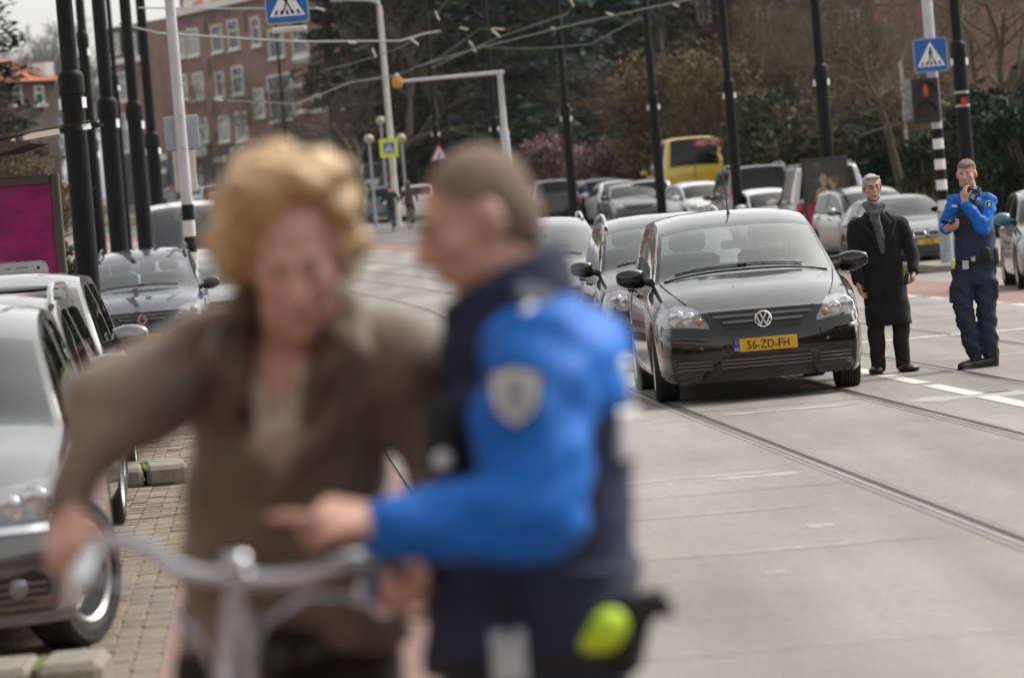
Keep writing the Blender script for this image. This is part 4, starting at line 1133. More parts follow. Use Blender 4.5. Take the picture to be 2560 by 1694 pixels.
G_mid = glass('far_glass', (.30, .34, .33), ior=1.5, boost=1.2)
G_left = glass('grey_glass', (.45, .50, .49), ior=1.5, boost=1.9)
G_dark = glass('tinted_glass', (.12, .14, .14), ior=1.5, boost=.9)
G_lilac = glass('lilac_windscreen', (.60, .62, .70), ior=1.55, boost=2.3)
m_seat = M('seat_fabric', (.030, .030, .032), rough=.9, var=.2)
m_inner = M('car_inside', (.02, .02, .021), rough=.8, var=.2)
m_under = M('underbody', (.008, .008, .008), rough=.95, var=.2)
m_plate = M('plate_yellow', (.68, .40, .012), rough=.45, var=.05)
m_plateblue = M('plate_blue', (.015, .08, .42), rough=.45, var=.05)
m_platetext = M('plate_text', (.012, .012, .012), rough=.5)
m_lamp = M('lamp_reflector', (.62, .64, .66), rough=.12, metal=.75, var=.35, scale=22, coat=1.0)
m_lampbase = M('lamp_housing', (.20, .205, .22), rough=.18, metal=.5, var=.3, scale=12, coat=1.0)
m_indic = M('indicator_orange', (.50, .15, .07), rough=.2, coat=1.0, var=.2, scale=30)
m_tail = M('tail_lamp_red', (.34, .012, .012), rough=.18, coat=1.0, var=.2, scale=8)
m_rim = M('alloy_rim', (.44, .44, .45), rough=.32, metal=.75, var=.15, scale=9)
m_grille = M('grille_black', (.010, .010, .011), rough=.4, var=.2)
m_grbar = M('grille_bar', (.11, .11, .115), rough=.3, var=.2, coat=.6)

def pchip(xs, ys):
    xs = np.array(xs, float); ys = np.array(ys, float); h = np.diff(xs); dl = np.diff(ys) / h
    m = np.zeros(len(xs)); m[0], m[-1] = dl[0], dl[-1]
    for i in range(1, len(xs) - 1):
        if dl[i - 1] * dl[i] > 0:
            w1, w2 = 2 * h[i] + h[i - 1], h[i] + 2 * h[i - 1]; m[i] = (w1 + w2) / (w1 / dl[i - 1] + w2 / dl[i])
    def f(x):
        x = min(max(x, xs[0]), xs[-1]); i = min(max(int(np.searchsorted(xs, x)) - 1, 0), len(xs) - 2)
        t = (x - xs[i]) / h[i]
        return float((2 * t ** 3 - 3 * t ** 2 + 1) * ys[i] + (t ** 3 - 2 * t ** 2 + t) * h[i] * m[i] + (-2 * t ** 3 + 3 * t ** 2) * ys[i + 1] + (t ** 3 - t ** 2) * h[i] * m[i + 1])
    return f
LOWQ = [0, .04, .1, .2, .35, .5, .62, .74, .84, .92, .97, 1]
SIDEF = [0, .07, .35, .62, .88, 1]
TOPF = [1, .985, .955, .88, .75, .6, .4, .2, 0]

HATCH = dict(L=4.2, W=1.76, top=[(0, .758), (.1, .80), (.3, .866), (.6, .94), (.95, 1.0), (1.12, 1.035), (1.48, 1.25), (1.84, 1.438), (2.0, 1.49), (2.35, 1.555), (2.8, 1.585), (3.5, 1.55), (3.85, 1.47), (4.0, 1.26), (4.12, 1.06), (4.2, .95)],
             belt=[(0, .735), (.3, .79), (.8, .895), (1.15, .965), (2, .99), (3.8, 1.05), (4.2, .9)], plan=[(0, .87), (.07, .905), (.25, .955), (.6, .985), (1.2, 1), (3.4, 1), (3.9, .95), (4.2, .84)],
             cowl=1.14, header=1.84, rhead=3.84, rbase=4.1, axf=.88, axr=3.45, rw=.315, sill=.19, bulge=.16, rbulge=.12, bf=.905, tum=.29,
             push=[(.0, .06), (.2, .03), (.42, 0), (.56, .01), (.62, .045), (.78, .10)], rpush=[(0, .03), (.4, 0), (.6, .02), (.9, .06)])
def variant(base, **k):
    s = dict(base); s.update(k); return s
def scaled(base, L, W, H, **k):
    fl, fh = L / base['L'], H / max(z for _, z in base['top'])
    s = dict(base); s['L'] = L; s['W'] = W
    for key in ('top', 'belt'): s[key] = [(d * fl, z * fh) for d, z in base[key]]
    s['plan'] = [(d * fl, f) for d, f in base['plan']]
    for key in ('cowl', 'header', 'rhead', 'rbase', 'axf', 'axr'): s[key] = base[key] * fl
    s['push'] = [(z * fh, p) for z, p in base['push']]; s['rpush'] = [(z * fh, p) for z, p in base['rpush']]
    s.update(k); return s
SEDAN = dict(L=4.6, W=1.82, top=[(0, .70), (.12, .74), (.6, .84), (1.2, .93), (1.35, .96), (1.8, 1.19), (2.2, 1.35), (2.6, 1.42), (3.0, 1.42), (3.5, 1.34), (3.9, 1.14), (4.1, 1.03), (4.5, .99), (4.6, .93)],
             belt=[(0, .66), (.4, .74), (1.0, .84), (1.4, .90), (2.5, .93), (4.0, .97), (4.6, .88)], plan=HATCH['plan'][:4] + [(.8, .99), (1.4, 1), (3.6, 1), (4.2, .95), (4.6, .84)],
             cowl=1.38, header=2.2, rhead=3.45, rbase=4.08, axf=.85, axr=3.65, rw=.32, sill=.18, bulge=.2, rbulge=.14, bf=.91, tum=.40,
             push=[(0, .06), (.2, .03), (.4, 0), (.55, .02), (.7, .10)], rpush=[(0, .03), (.4, 0), (.9, .06)])
WAGON = variant(SEDAN, L=4.5, top=[(0, .74), (.12, .78), (.6, .90), (1.1, 1.0), (1.25, 1.04), (1.65, 1.28), (2.05, 1.47), (2.5, 1.55), (3.3, 1.55), (3.9, 1.50), (4.1, 1.43), (4.3, 1.15), (4.4, 1.02), (4.5, .92)],
                belt=[(0, .70), (.4, .79), (1.0, .90), (1.3, .97), (2.5, 1.0), (4.0, 1.05), (4.5, .9)], plan=HATCH['plan'][:4] + [(.8, .99), (1.4, 1), (3.6, 1), (4.1, .97), (4.5, .87)], cowl=1.27, header=2.05, rhead=4.08, rbase=4.36, axr=3.6, tum=.34)
VAN = dict(L=4.9, W=1.95, top=[(0, .95), (.1, 1.0), (.5, 1.1), (.85, 1.18), (1.0, 1.22), (1.45, 1.62), (1.85, 1.90), (2.2, 1.97), (3.5, 1.99), (4.6, 1.96), (4.75, 1.92), (4.84, 1.5), (4.87, 1.15), (4.9, 1.05)],
           belt=[(0, .9), (.5, 1.0), (.95, 1.08), (2.2, 1.1), (4.7, 1.12), (4.9, 1.0)], plan=[(0, .86), (.08, .90), (.3, .96), (.7, .99), (1.2, 1), (4.6, 1), (4.8, .97), (4.9, .94)],
           cowl=1.02, header=1.85, rhead=4.74, rbase=4.86, axf=.9, axr=4.0, rw=.33, sill=.22, bulge=.18, rbulge=.04, bf=.94, tum=.17,
           push=[(0, .05), (.3, 0), (.6, 0), (.95, .12)], rpush=[(0, .02), (.5, 0), (1.9, .05)])

class Body:
    def __init__(s, sp, n=64):
        s.sp = sp; L = sp['L']; s.hw0 = sp['W'] / 2
        s.top = pchip(*zip(*sp['top'])); s.belt = pchip(*zip(*sp['belt'])); s.plan = pchip(*zip(*sp['plan']))
        s.low = pchip([0, .06, .2, .45, .7, .9, 1], [.93, .968, .985, 1.0, .99, .955, sp['bf']])
        s.push = pchip(*zip(*sp['push'])); s.rpush = pchip(*zip(*sp['rpush']))
        ds = set(np.linspace(0, L, n).round(4)); Ra = sp['rw'] + .055; s.Ra = Ra
        for ax in (sp['axf'], sp['axr']):
            ds = {d for d in ds if abs(d - ax) > Ra + .01}
            ds |= {round(ax + Ra * math.sin(PI / 2 * k / 8), 4) for k in range(-8, 9)}
        for d in (sp['cowl'], sp['header'], sp['rhead'], sp['rbase']):
            ds = {q for q in ds if abs(q - d) > .018} | {round(d, 4)}
        s.ds = sorted(ds | {0.0, .03, .07, L - .03, round(L, 4)})
        s.secs = [s.section(d) for d in s.ds]
    def sillz(s, d):
        sp = s.sp; z = sp['sill']
        for ax in (sp['axf'], sp['axr']):
            if abs(d - ax) <= s.Ra: z = max(z, sp['rw'] + math.sqrt(max(0, s.Ra ** 2 - (d - ax) ** 2)))
        return z
    def section(s, d):
        sp = s.sp; zb, zt = s.belt(d), s.top(d); hw = s.hw0 * s.plan(d); gh = max(.02, zt - zb)
        ze = zt - min(.058 if gh > .3 else .06, .7 * gh); yb = hw * sp['bf']
        ye = yb - (ze - zb) * sp['tum'] - .012
        zs = s.sillz(d); P = []
        for q in LOWQ: P.append((hw * s.low(q), zs + (zb - zs) * q))
        for f in SIDEF[1:]: P.append((yb + (ye - yb) * f + .02 * math.sin(PI * f) * min(1, gh), zb + (ze - zb) * f))
        for t in TOPF[1:]: P.append((ye * t, ze + (zt - ze) * (1 - t ** 3.2)))
        return P
    def warp(s, x, d, z):
        L = s.sp['L']; hw = s.hw0 * s.plan(d); u = min(1, abs(x) / max(.2, hw))
        y = d
        y -= s.sp['bulge'] * (1 - u ** 2.4) / (1 + (d / 1.3) ** 2)
        y += s.sp['rbulge'] * (1 - u ** 2.4) / (1 + ((L - d) / .9) ** 2)
        y += s.push(z) * math.exp(-(d / .4) ** 2) - s.rpush(z) * math.exp(-((L - d) / .4) ** 2)
        return Vector((x, y - L / 2, z))
    def build(s, root, pm, gm, gm_side=None, trim=m_plas, panel_from=None, bmat=None):
        """panel_from: distance along the car behind which the side has no windows (panel van)"""
        sp = s.sp; body = MB(); ws = MB(); rwn = MB(); sw = {}; tr = MB()
        nl, nsd = len(LOWQ) - 1, len(SIDEF) - 1; nh = len(s.secs[0]); 
        mid = [(sp.get('bpil', [(sp['cowl'] + sp['rhead']) / 2 + .15]))][0]
        for i in range(len(s.ds) - 1):
            d0, d1 = s.ds[i], s.ds[i + 1]; dm = (d0 + d1) / 2
            for sg in (1, -1):
                A = [s.warp(sg * x, d0, z) for x, z in s.secs[i]]; B = [s.warp(sg * x, d1, z) for x, z in s.secs[i + 1]]
                for j in range(nh - 1):
                    q = [A[j], A[j + 1], B[j + 1], B[j]]
                    if sg < 0: q = q[::-1]
                    tgt = body
                    if nl <= j < nl + nsd:
                        k = j - nl
                        if sp['cowl'] + .10 < dm < sp['rhead'] + .02 and 1 <= k <= 3:
                            if min(abs(dm - b_) for b_ in mid) < .05: tgt = tr
                            elif panel_from and dm > panel_from: tgt = body
                            elif dm > sp['rhead'] - .12 and sp.get('dpil', True): tgt = body
                            else: tgt = sw.setdefault((sg, sum(dm > b_ for b_ in mid)), MB())
                        elif k == 0 and sp['cowl'] + .10 < dm < sp['rhead'] + .02: tgt = tr
                    elif j >= nl + nsd:
                        k = j - nl - nsd
                        if sp['cowl'] < dm < sp['header']: tgt = ws if k >= 2 else body
                        elif sp['rhead'] < dm < sp['rbase']: tgt = rwn if k >= 3 else body
                    tgt.add(q, [(0, 1, 2, 3)])
        for end in (0, -1):   # front and rear faces
            sec = s.secs[end]; d = s.ds[end]; ne = nl + nsd; P = []
            ye, ze = sec[ne]; zt = sec[-1][1]
            xs = [1, .985, .955, .88, .75, .6, .4, .2, 0, -.2, -.4, -.6, -.75, -.88, -.955, -.985, -1]
            for r in range(ne + 1):
                w, z = sec[r]; qf = (z - sec[0][1]) / (ze - sec[0][1])
                P.append([s.warp(w * t, d, z + (zt - ze) * (1 - abs(t) ** 3.2) * qf ** 2) for t in xs])
            body.grid(P)
        def fin(mb, name, mt, sm=50):
            me = mb.mesh(name, mt, None)
            bm = bmesh.new(); bm.from_mesh(me); bmesh.ops.remove_doubles(bm, verts=bm.verts, dist=.0005); bmesh.ops.recalc_face_normals(bm, faces=bm.faces); bm.to_mesh(me); bm.free()
            me.polygons.foreach_set('use_smooth', [True] * len(me.polygons)); me.set_sharp_from_angle(angle=math.radians(sm))
            return obj(name, me, root)
        s.bodyo = fin(body, 'body', pm)
        full = MB()
        for q in (body, ws, rwn, tr, *sw.values()): full.add(q.v, q.f)
        s.bvh = BVHTree.FromPolygons([tuple(v) for v in full.v], full.f)
        if ws.v: fin(ws, 'windscreen', gm)
        if rwn.v: fin(rwn, 'rear_window', gm_side or gm)
        for k in sw: fin(sw[k], 'side_window', gm_side or gm)
        if tr.v: fin(tr, 'window_trim', trim)
        L = sp['L']; q = MB(); q.box((0, 0, .33), (sp['W'] * .80, L * .84, .24)); q.box((0, 0, .52), (sp['W'] * .62, L * .8, .2)); q.build('underbody', m_under, root)
    # projecting flat outlines on to the body
    def ray(s, u, z, face):
        L = s.sp['L']
        if face == 'F': h = s.bvh.ray_cast(Vector((u, -L, z)), Vector((0, 1, 0)))
        elif face == 'B': h = s.bvh.ray_cast(Vector((u, L, z)), Vector((0, -1, 0)))
        elif face == 'R': h = s.bvh.ray_cast(Vector((3, u, z)), Vector((-1, 0, 0)))
        elif face == 'Lf': h = s.bvh.ray_cast(Vector((-3, u, z)), Vector((1, 0, 0)))
        else: h = s.bvh.ray_cast(Vector((u, z, 4)), Vector((0, 0, -1)))
        return h
    def patch(s, name, poly, face, off, mt, parent, nu=9, nv=7, thick=.012):
        zs = [p[1] for p in poly]; z0, z1 = min(zs) + 1e-4, max(zs) - 1e-4; P = []
        for i in range(nv + 1):
            z = z0 + (z1 - z0) * i / nv; cr = []
            for k in range(len(poly)):
                a, b = poly[k], poly[(k + 1) % len(poly)]
                if (a[1] <= z < b[1]) or (b[1] <= z < a[1]): cr.append(a[0] + (b[0] - a[0]) * (z - a[1]) / (b[1] - a[1]))
            if len(cr) < 2: continue
            u0, u1 = min(cr), max(cr); row = []; last = None
            for j in range(nu + 1):
                u = u0 + (u1 - u0) * j / nu; h = s.ray(u, z, face)
                if h[0] is None: row.append(None); continue
                nrm = h[1]
                dv = {'F': Vector((0, -1, 0)), 'B': Vector((0, 1, 0)), 'R': Vector((1, 0, 0)), 'Lf': Vector((-1, 0, 0)), 'T': Vector((0, 0, 1))}[face]
                if nrm.dot(dv) < 0: nrm = -nrm
                nrm = (nrm + dv * .6).normalized()
                row.append(h[0] + nrm * off)
            good = [q for q in row if q is not None]
            if not good: continue
            for j in range(len(row)):
                if row[j] is None: row[j] = (row[j - 1] if j and row[j - 1] is not None else good[0]).copy()
            P.append(row)
        if len(P) < 2: return None
        mb = MB(); mb.grid(P)
        dv = {'F': Vector((0, 1, 0)), 'B': Vector((0, -1, 0)), 'R': Vector((-1, 0, 0)), 'Lf': Vector((1, 0, 0)), 'T': Vector((0, 0, -1))}[face] * thick
        ring = P[0] + [r[-1] for r in P[1:]] + P[-1][::-1][1:] + [r[0] for r in P[::-1][1:]]
        for k in range(len(ring) - 1): mb.add([ring[k], ring[k + 1], ring[k + 1] + dv, ring[k] + dv], [(0, 1, 2, 3)])
        return mb.build(name, mt, parent, 40)
    def at(s, u, z, face, off=0.0):
        h = s.ray(u, z, face)
        if h[0] is None: return Vector((u, {'F': -1, 'B': 1}.get(face, 0) * s.sp['L'] / 2, z))
        dv = {'F': Vector((0, -1, 0)), 'B': Vector((0, 1, 0)), 'R': Vector((1, 0, 0)), 'Lf': Vector((-1, 0, 0)), 'T': Vector((0, 0, 1))}[face]
        return h[0] + dv * off

_WH = {}
def wheel_meshes(rw, style):
    key = (round(rw, 3), style)
    if key in _WH: return _WH[key]
    w = .10; q = MB()
    ri = rw * .70
    q.lathe([(ri, -w * .75), (ri + .02, -w), (rw * .93, -w), (rw * .99, -w * .8), (rw, -w * .5)] + [(rw - (.008 if k % 2 else 0), -w * .5 + w * k / 8) for k in range(1, 8)] + [(rw, w * .5), (rw * .99, w * .8), (rw * .93, w), (ri + .02, w), (ri, w * .75)], n=40, axis='X')
    ty = q.mesh('tyre', m_rubber, 40)
    q = MB(); q.lathe([(ri + .005, -w * .8), (ri + .005, w * .85), (ri - .012, w * .95), (ri - .03, w * .8), (ri - .035, -w * .2)], n=40, axis='X')
    q.lathe([(.055, 0), (.06, w * .62), (.045, w * .75), (1e-4, w * .76)], n=16, axis='X')
    ns = {5: 5, 7: 7}.get(style, 5)
    for k in range(ns):
        a = 2 * PI * k / ns + .3; R = Matrix.Rotation(a, 3, 'X')
        for off in ((-.035, .035) if style == 5 else (0,)):
            q.box(R @ Vector((w * .6, off * (1.0), (ri + .04) / 2)), (.025, .032 if style == 5 else .055, ri - .06), R)
    rim = q.mesh('wheel', m_rim, 35)
    q = MB(); q.lathe([(1e-4, -.01), (ri - .04, -.01), (ri - .04, .0), (1e-4, .0)], n=24, axis='X'); disc = q.mesh('brake_disc', m_under)
    _WH[key] = (ty, rim, disc); return _WH[key]

def number_plate(root, b, face, z, text, nl='NL', u=0.0, w=.52, lean=0.0, off=.015):
    p = b.at(u, z, face, off); sg = 1 if face == 'F' else -1
    rz = 0 if face == 'F' else PI
    q = MB(); q.box((0, 0, 0), (w + .02, .014, .125), bev=.006); pl = q.build('number_plate', m_plas, root, loc=p, rot=(lean, 0, rz))
    q = MB(); q.box((.022, -.006, 0), (w - .044, .012, .108), bev=.004); q.build('yellow_face', m_plate, pl)
    q = MB(); q.box((-w / 2 + .022, -.006, 0), (.044, .012, .108), bev=.004); q.build('country_strip', m_plateblue, pl)
    if text: text_obj('plate_text', text, .098, m_platetext, pl, (.022, -.0142, -.004), sx=.86)
    if nl: 
        text_obj('country_text', nl, .034, m_signwhite, pl, (-w / 2 + .022, -.0142, -.032))
        q = MB()
        for k in range(12): q.box((-w / 2 + .022 + .013 * math.cos(k * PI / 6), -.0135, .024 + .013 * math.sin(k * PI / 6)), (.004, .002, .004))
        q.build('star_ring', m_plate, pl)
    return pl
def mirror(root, b, side, d, z, mt, size=1.0, u0=None):
    L = b.sp['L']; hw = b.hw0 * b.plan(d)
    x = side * (hw + .10); y = d - L / 2
    q = MB()
    R = Matrix.Rotation(side * .12, 3, 'Z')
    q.loft([(Vector((x + side * .11, y, z + .01)), .001, .001, 0, Matrix.Rotation(PI / 2, 3, 'Y'))] + [(Vector((x + side * (.11 - .24 * t), y + .03 * t, z + (.0 - .02 * t))), (.095 * math.sqrt(math.sin(PI * min(.98, .06 + t * .72)))) * size, .075 * math.sqrt(math.sin(PI * min(.98, .08 + t * .8))) * size, 0, Matrix.Rotation(PI / 2, 3, 'Y')) for t in (.03, .12, .3, .5, .7, .9, 1.0)], n=16, sq=2.6)
    mo = q.build('mirror', mt, root, 60)
    q = MB(); q.tube([(side * (hw * b.sp['bf'] - .02), y + .05, z - .06), (x - side * .1, y + .04, z - .035)], [.035, .03], 8); q.build('mirror_arm', m_plas, mo)
    q = MB(); q.box((x - side * .02, y + .062, z), (.17 * size, .01, .11 * size), R, bev=.004); q.build('mirror_glass', m_chrome, mo)
    return mo
def seats(root, sp, rear=True, wheel_side=1):
    L = sp['L']; H = max(z for _, z in sp['top']); y0 = sp['header'] - L / 2 + .18
    q = MB()
    q.box((0, sp['cowl'] - L / 2 + .32, sp['belt'][3][1] - .07), (sp['W'] * .76, .5, .16), bev=.05); q.build('dashboard', m_inner, root, 50)
    for row in range(2 if rear else 1):
        for sx in (-1, 1):
            x = sx * .36; y = y0 + row * .85; zz = H - 1.0
            q = MB(); R = Matrix.Rotation(-.22, 3, 'X')
            q.box((x, y + .12, zz + .33), (.48, .13, .62), R, bev=.05); q.box((x, y - .18, zz + .02), (.48, .5, .14), bev=.05)
            s_ = q.build('seat', m_seat, root, 50)
            q = MB(); q.box((x, y + .22, zz + .75), (.26, .09, .19), R, bev=.04); q.tube([(x - .06, y + .19, zz + .6), (x - .06, y + .21, zz + .68)], .008, 5); q.tube([(x + .06, y + .19, zz + .6), (x + .06, y + .21, zz + .68)], .008, 5)
            q.build('headrest', m_seat, s_, 50)
    q = MB(); R = Matrix.Rotation(1.05, 3, 'X'); c = Vector((wheel_side * .36, sp['cowl'] - L / 2 + .62, H - .60))
    q.tube([c + R @ Vector((.185 * math.cos(2 * PI * k / 24), .185 * math.sin(2 * PI * k / 24), 0)) for k in range(25)], .016, 7, cap=False)
    for a in (0, PI, -PI / 2): q.tube([c, c + R @ Vector((.18 * math.cos(a), .18 * math.sin(a), -.0))], .018, 6)
    q.ell(c, (.06, .06, .03), R); q.build('steering_wheel', m_inner, root, 60)
    q = MB(); q.box((.0, sp['header'] - L / 2 + .12, b_top(sp) - .16), (.24, .04, .075), bev=.02); q.tube([(0, sp['header'] - L / 2 + .11, b_top(sp) - .12), (0, sp['header'] - L / 2 + .07, b_top(sp) - .06)], .012, 6); q.build('inside_mirror', m_inner, root, 50)
def b_top(sp): return pchip(*zip(*sp['top']))(sp['header'])

def disc_on(name, b, u, z, r, face, mt, parent, off=.012, depth=.03, inner=None):
    p = b.at(u, z, face, off)
    q = MB(); q.lathe([(r, .0), (r * .97, -depth * .3), (r * .8, -depth * .75), (r * .4, -depth), (1e-4, -depth * 1.05)], n=20, axis='Y')
    o = q.build(name, mt, parent, 60, loc=p)
    return o
HEAD_GP = [(.44, .622), (.45, .66), (.49, .72), (.53, .78), (.57, .808), (.66, .822), (.76, .815), (.80, .75), (.81, .67), (.78, .628)]
def car(name, label, loc, yaw, sp, pm, cat='car', group=None, gm=None, gms=None, n=64, interior=True, front=None, rear=None, plate_f=None, plate_r=None, rails=None, wipers=False, antenna=False, mirrors=True, panel_from=None, steer=0.0, rimstyle=5, handles=True, mmat=None, emblem=None, railmat=None, lampmat=None, tailpoly=None, grpoly=None, lower=True, pitch=0.0):
    root = empty(name, loc, rot=(pitch, 0, yaw)); tag(root, label, cat, group)
    b = Body(sp, n); b.build(root, pm, gm or G_clear, gms, panel_from=panel_from)
    L, Wd = sp['L'], sp['W']; hs_ = sp['belt'][0][1] / .735
    ty, rim, disc = wheel_meshes(sp['rw'], rimstyle)
    for ax in ('axf', 'axr'):
        for sx in (1, -1):
            rz = (steer if ax == 'axf' else 0) + (0 if sx > 0 else PI)
            w = obj('wheel', rim, root, (sx * (Wd / 2 - .115), sp[ax] - L / 2, sp['rw']), (0, 0, rz))
            obj('tyre', ty, w); obj('brake_disc', disc, w)
    if interior: seats(root, sp)
    if front is not False:
        hp = front or [(u * Wd / 1.76, z * hs_) for u, z in HEAD_GP]
        for sx in (1, -1):
            h = b.patch('headlight', [(sx * u, z) for u, z in hp], 'F', .004, m_lampbase, root, 10, 8)
            us = [u for u, _ in hp]; zs = [z for _, z in hp]; u0, u1, z0, z1 = min(us), max(us), min(zs), max(zs)
            r = min(.072, (z1 - z0) * .40)
            if h:
                disc_on('reflector', b, sx * (u0 + (u1 - u0) * .70), (z0 + z1) / 2 + .0, r, 'F', lampmat or m_lamp, h, .008, .011)
                disc_on('reflector', b, sx * (u0 + (u1 - u0) * .44), (z0 + z1) / 2 - .01, r * .8, 'F', lampmat or m_lamp, h, .008, .011)
                disc_on('indicator', b, sx * (u0 + (u1 - u0) * .22), (z0 + z1) / 2 - .035, r * .42, 'F', m_indic, h, .010, .02)
        gp = grpoly or [(-.44, .755), (-.42, .72), (-.30, .60), (.30, .60), (.42, .72), (.44, .755)]
        gp = [(u * Wd / 1.76, z * (hs_ if not grpoly else 1)) for u, z in gp]
        g = b.patch('grille', gp, 'F', .004, m_grille, root, 16, 6)
        zs = [z for _, z in gp]; z0, z1 = min(zs), max(zs)
        for k in range(2):
            zc = z0 + (z1 - z0) * (.40 + .32 * k); hwid = max(u for u, _ in gp) * (.74 + .18 * k)
            b.patch('grille_bar', [(-hwid, zc - .011), (hwid, zc - .011), (hwid, zc + .011), (-hwid, zc + .011)], 'F', .016, m_grbar, g, 18, 1)
        if lower:
            for poly in ([(-.36, .385), (-.38, .265), (.38, .265), (.36, .385)], [(.42, .275), (.45, .395), (.67, .41), (.735, .37), (.72, .30), (.66, .275)], [(-.42, .275), (-.45, .395), (-.67, .41), (-.735, .37), (-.72, .30), (-.66, .275)]):
                pl = [(u * Wd / 1.76, z) for u, z in poly]
                g = b.patch('air_intake', pl, 'F', .003, m_grille, root, 12, 4)
                us = [u for u, _ in pl]
                for k in range(3):
                    zc = .297 + k * .03; b.patch('slat', [(min(us) * (.97 if min(us) < 0 else 1.05), zc - .006), (max(us) * (.97 if max(us) > 0 else 1.05), zc - .006), (max(us) * (.97 if max(us) > 0 else 1.05), zc + .006), (min(us) * (.97 if min(us) < 0 else 1.05), zc + .006)], 'F', .012, m_grbar, g, 10, 1)
    tp = tailpoly or [(.50, .72), (.52, .90), (.60, .95), (.70, .93), (.74, .80), (.72, .72)]
    if rear is not False:
        for sx in (1, -1):
            h = b.patch('tail_light', [(sx * u * Wd / 1.76, z * (hs_ if not tailpoly else 1)) for u, z in tp], 'B', .006, m_tail, root, 6, 8)
        b.patch('rear_bumper_strip', [(-.72 * Wd / 1.76, .42), (.72 * Wd / 1.76, .42), (.72 * Wd / 1.76, .50), (-.72 * Wd / 1.76, .50)], 'B', .012, pm, root, 12, 2)
    if plate_f: number_plate(root, b, 'F', sp.get('platez', .47), plate_f)
    if plate_r: number_plate(root, b, 'B', sp.get('platezr', .66), plate_r)
    if mirrors:
        for sx in (1, -1): mirror(root, b, sx, sp['cowl'] + .28, sp['belt'][3][1] + .105, mmat or pm, size=.92)
    if wipers:
        dw = sp['cowl']
        for u0, u1, dd in ((.02, -.60, .008), (.50, -.06, .014)):
            q = MB(); pts = [b.at(u0 + (u1 - u0) * t, dw - L / 2 + .02 + dd * t + .02, 'T', .012) for t in (0, .33, .66, 1)]; q.tube(pts, .006, 5); q.build('wiper', m_plas, root)
    if rails:
        for sx in (1, -1):
            d0, d1 = rails; xs = []
            q = MB(); m_ = 8
            for k in range(m_ + 1):
                d = d0 + (d1 - d0) * k / m_; sec = b.section(d); ye, ze = sec[len(LOWQ) + len(SIDEF) - 2]
                lift = .065 * min(1, 5 * min(k / m_, 1 - k / m_) + .05)
                xs.append(Vector((sx * (ye - .03), d - L / 2, ze + .02 + lift)))
            q.tube(xs, .019, 8); q.build('roof_rail', railmat or m_alu, root, 60)
    if antenna:
        p = b.at(0, sp['header'] - L / 2 + .45, 'T', -.005); q = MB(); q.tube([p, p + Vector((0, .05, .05)), p + Vector((0, .25, .42))], [.016, .008, .003], 6); q.build('antenna', m_plas, root)
    if handles:
        for face, sx in (('R', 1), ('Lf', -1)):
            for d in (sp['cowl'] + 1.05, sp['cowl'] + 2.0):
                zz = b.belt(d) - .10; p = b.at(d - L / 2, zz, face, .02)
                q = MB(); q.box((0, 0, 0), (.035, .17, .035), bev=.012); q.build('door_handle', pm, root, 50, loc=p)
    return root, b

def street_car(Y, a=None, X=None): return (X if X is not None else SX(a, Y), Y, gz(Y))

# --- the black car waved down in the middle of the picture
loc = W(1885, 990, 33.9); yaw = .030
vw, b = car('black_car', 'shiny black hatchback facing us on the tram rails with plate 56-ZD-FH', (2.00, 33.7, .0), yaw, HATCH, P_black, n=84, plate_f='56-ZD-FH', wipers=True, antenna=True, front=HEAD_GP, steer=-.03, gm=G_clear, gms=G_clear)
for sx in (1, -1):     # bumper rubbing strips and fog of details
    b.patch('bumper_strip', [(sx * u, z) for u, z in ((.46, .515), (.47, .575), (.80, .60), (.83, .57), (.82, .525))], 'F', .012, P_black, vw, 12, 3)
    q = MB(); pts = [b.at(sx * u, y, 'T', .003) for u, y in ((.60, -1.86), (.64, -1.7), (.69, -1.4), (.735, -1.05), (.74, -.98))]; q.tube(pts, .006, 5); q.build('bonnet_gap', m_plas, vw)
    q = MB(); q.ell((0, 0, 0), (.013, .008, .013), n=10, k=6); q.build('parking_sensor', m_grbar, vw, 60, loc=b.at(sx * .52, .47, 'F', .004))
q = MB(); pts = [b.at(u, 1.135 - 2.1 - .012, 'T', .004) for u in np.linspace(-.70, .70, 12)]; q.tube(pts, .006, 5); q.build('cowl_strip', m_plas, vw)
# round badge with the two stacked letters
p = b.at(-.0, .672, 'F', .030)
q = MB(); q.lathe([(.072, .02), (.072, -.004), (.066, -.010), (.058, -.008), (.058, .0), (1e-4, .0)], axis='Y', n=28); bd = q.build('badge', m_chrome, vw, 40, loc=p)
q = MB()
for poly in ([(-.026, .052), (0, -.004), (.026, .052)], [(-.052, .022), (-.024, -.046), (0, .004), (.024, -.046), (.052, .022)]):
    for (ax_, az_), (bx_, bz_) in zip(poly[:-1], poly[1:]):
        a_ = Vector((ax_, -.006, az_)); c_ = Vector((bx_, -.006, bz_)); n_ = (c_ - a_).normalized(); R_ = Matrix((n_, Vector((0, 1, 0)), n_.cross(Vector((0, 1, 0))))).transposed()
        q.box((a_ + c_) / 2, ((c_ - a_).length + .008, .008, .0115), R_)
q.build('letters', m_signwhite, bd)
q = MB(); q.lathe([(.0575, -.0005), (.0575, -.002), (1e-4, -.002)], axis='Y', n=28); q.build('badge_ground', m_grille, bd)
# small jelly: sun sticker / cable reflection is left to the sky

# --- second black car behind it
MPV = scaled(HATCH, 4.1, 1.74, 1.60, bf=.91, tum=.28)
c2, b2 = car('black_car', 'black car with roof rails queueing directly behind the front black car', (SX(4.42, 41.3), 41.3, 0), .045, MPV, P_black2, n=64, rails=(2.0, 3.7), wipers=True, railmat=P_silver, plate_f='', antenna=False, front=[(u, z * 1.06) for u, z in [(.49, .62), (.51, .70), (.56, .775), (.65, .80), (.75, .775), (.80, .70), (.78, .63), (.66, .59)]])
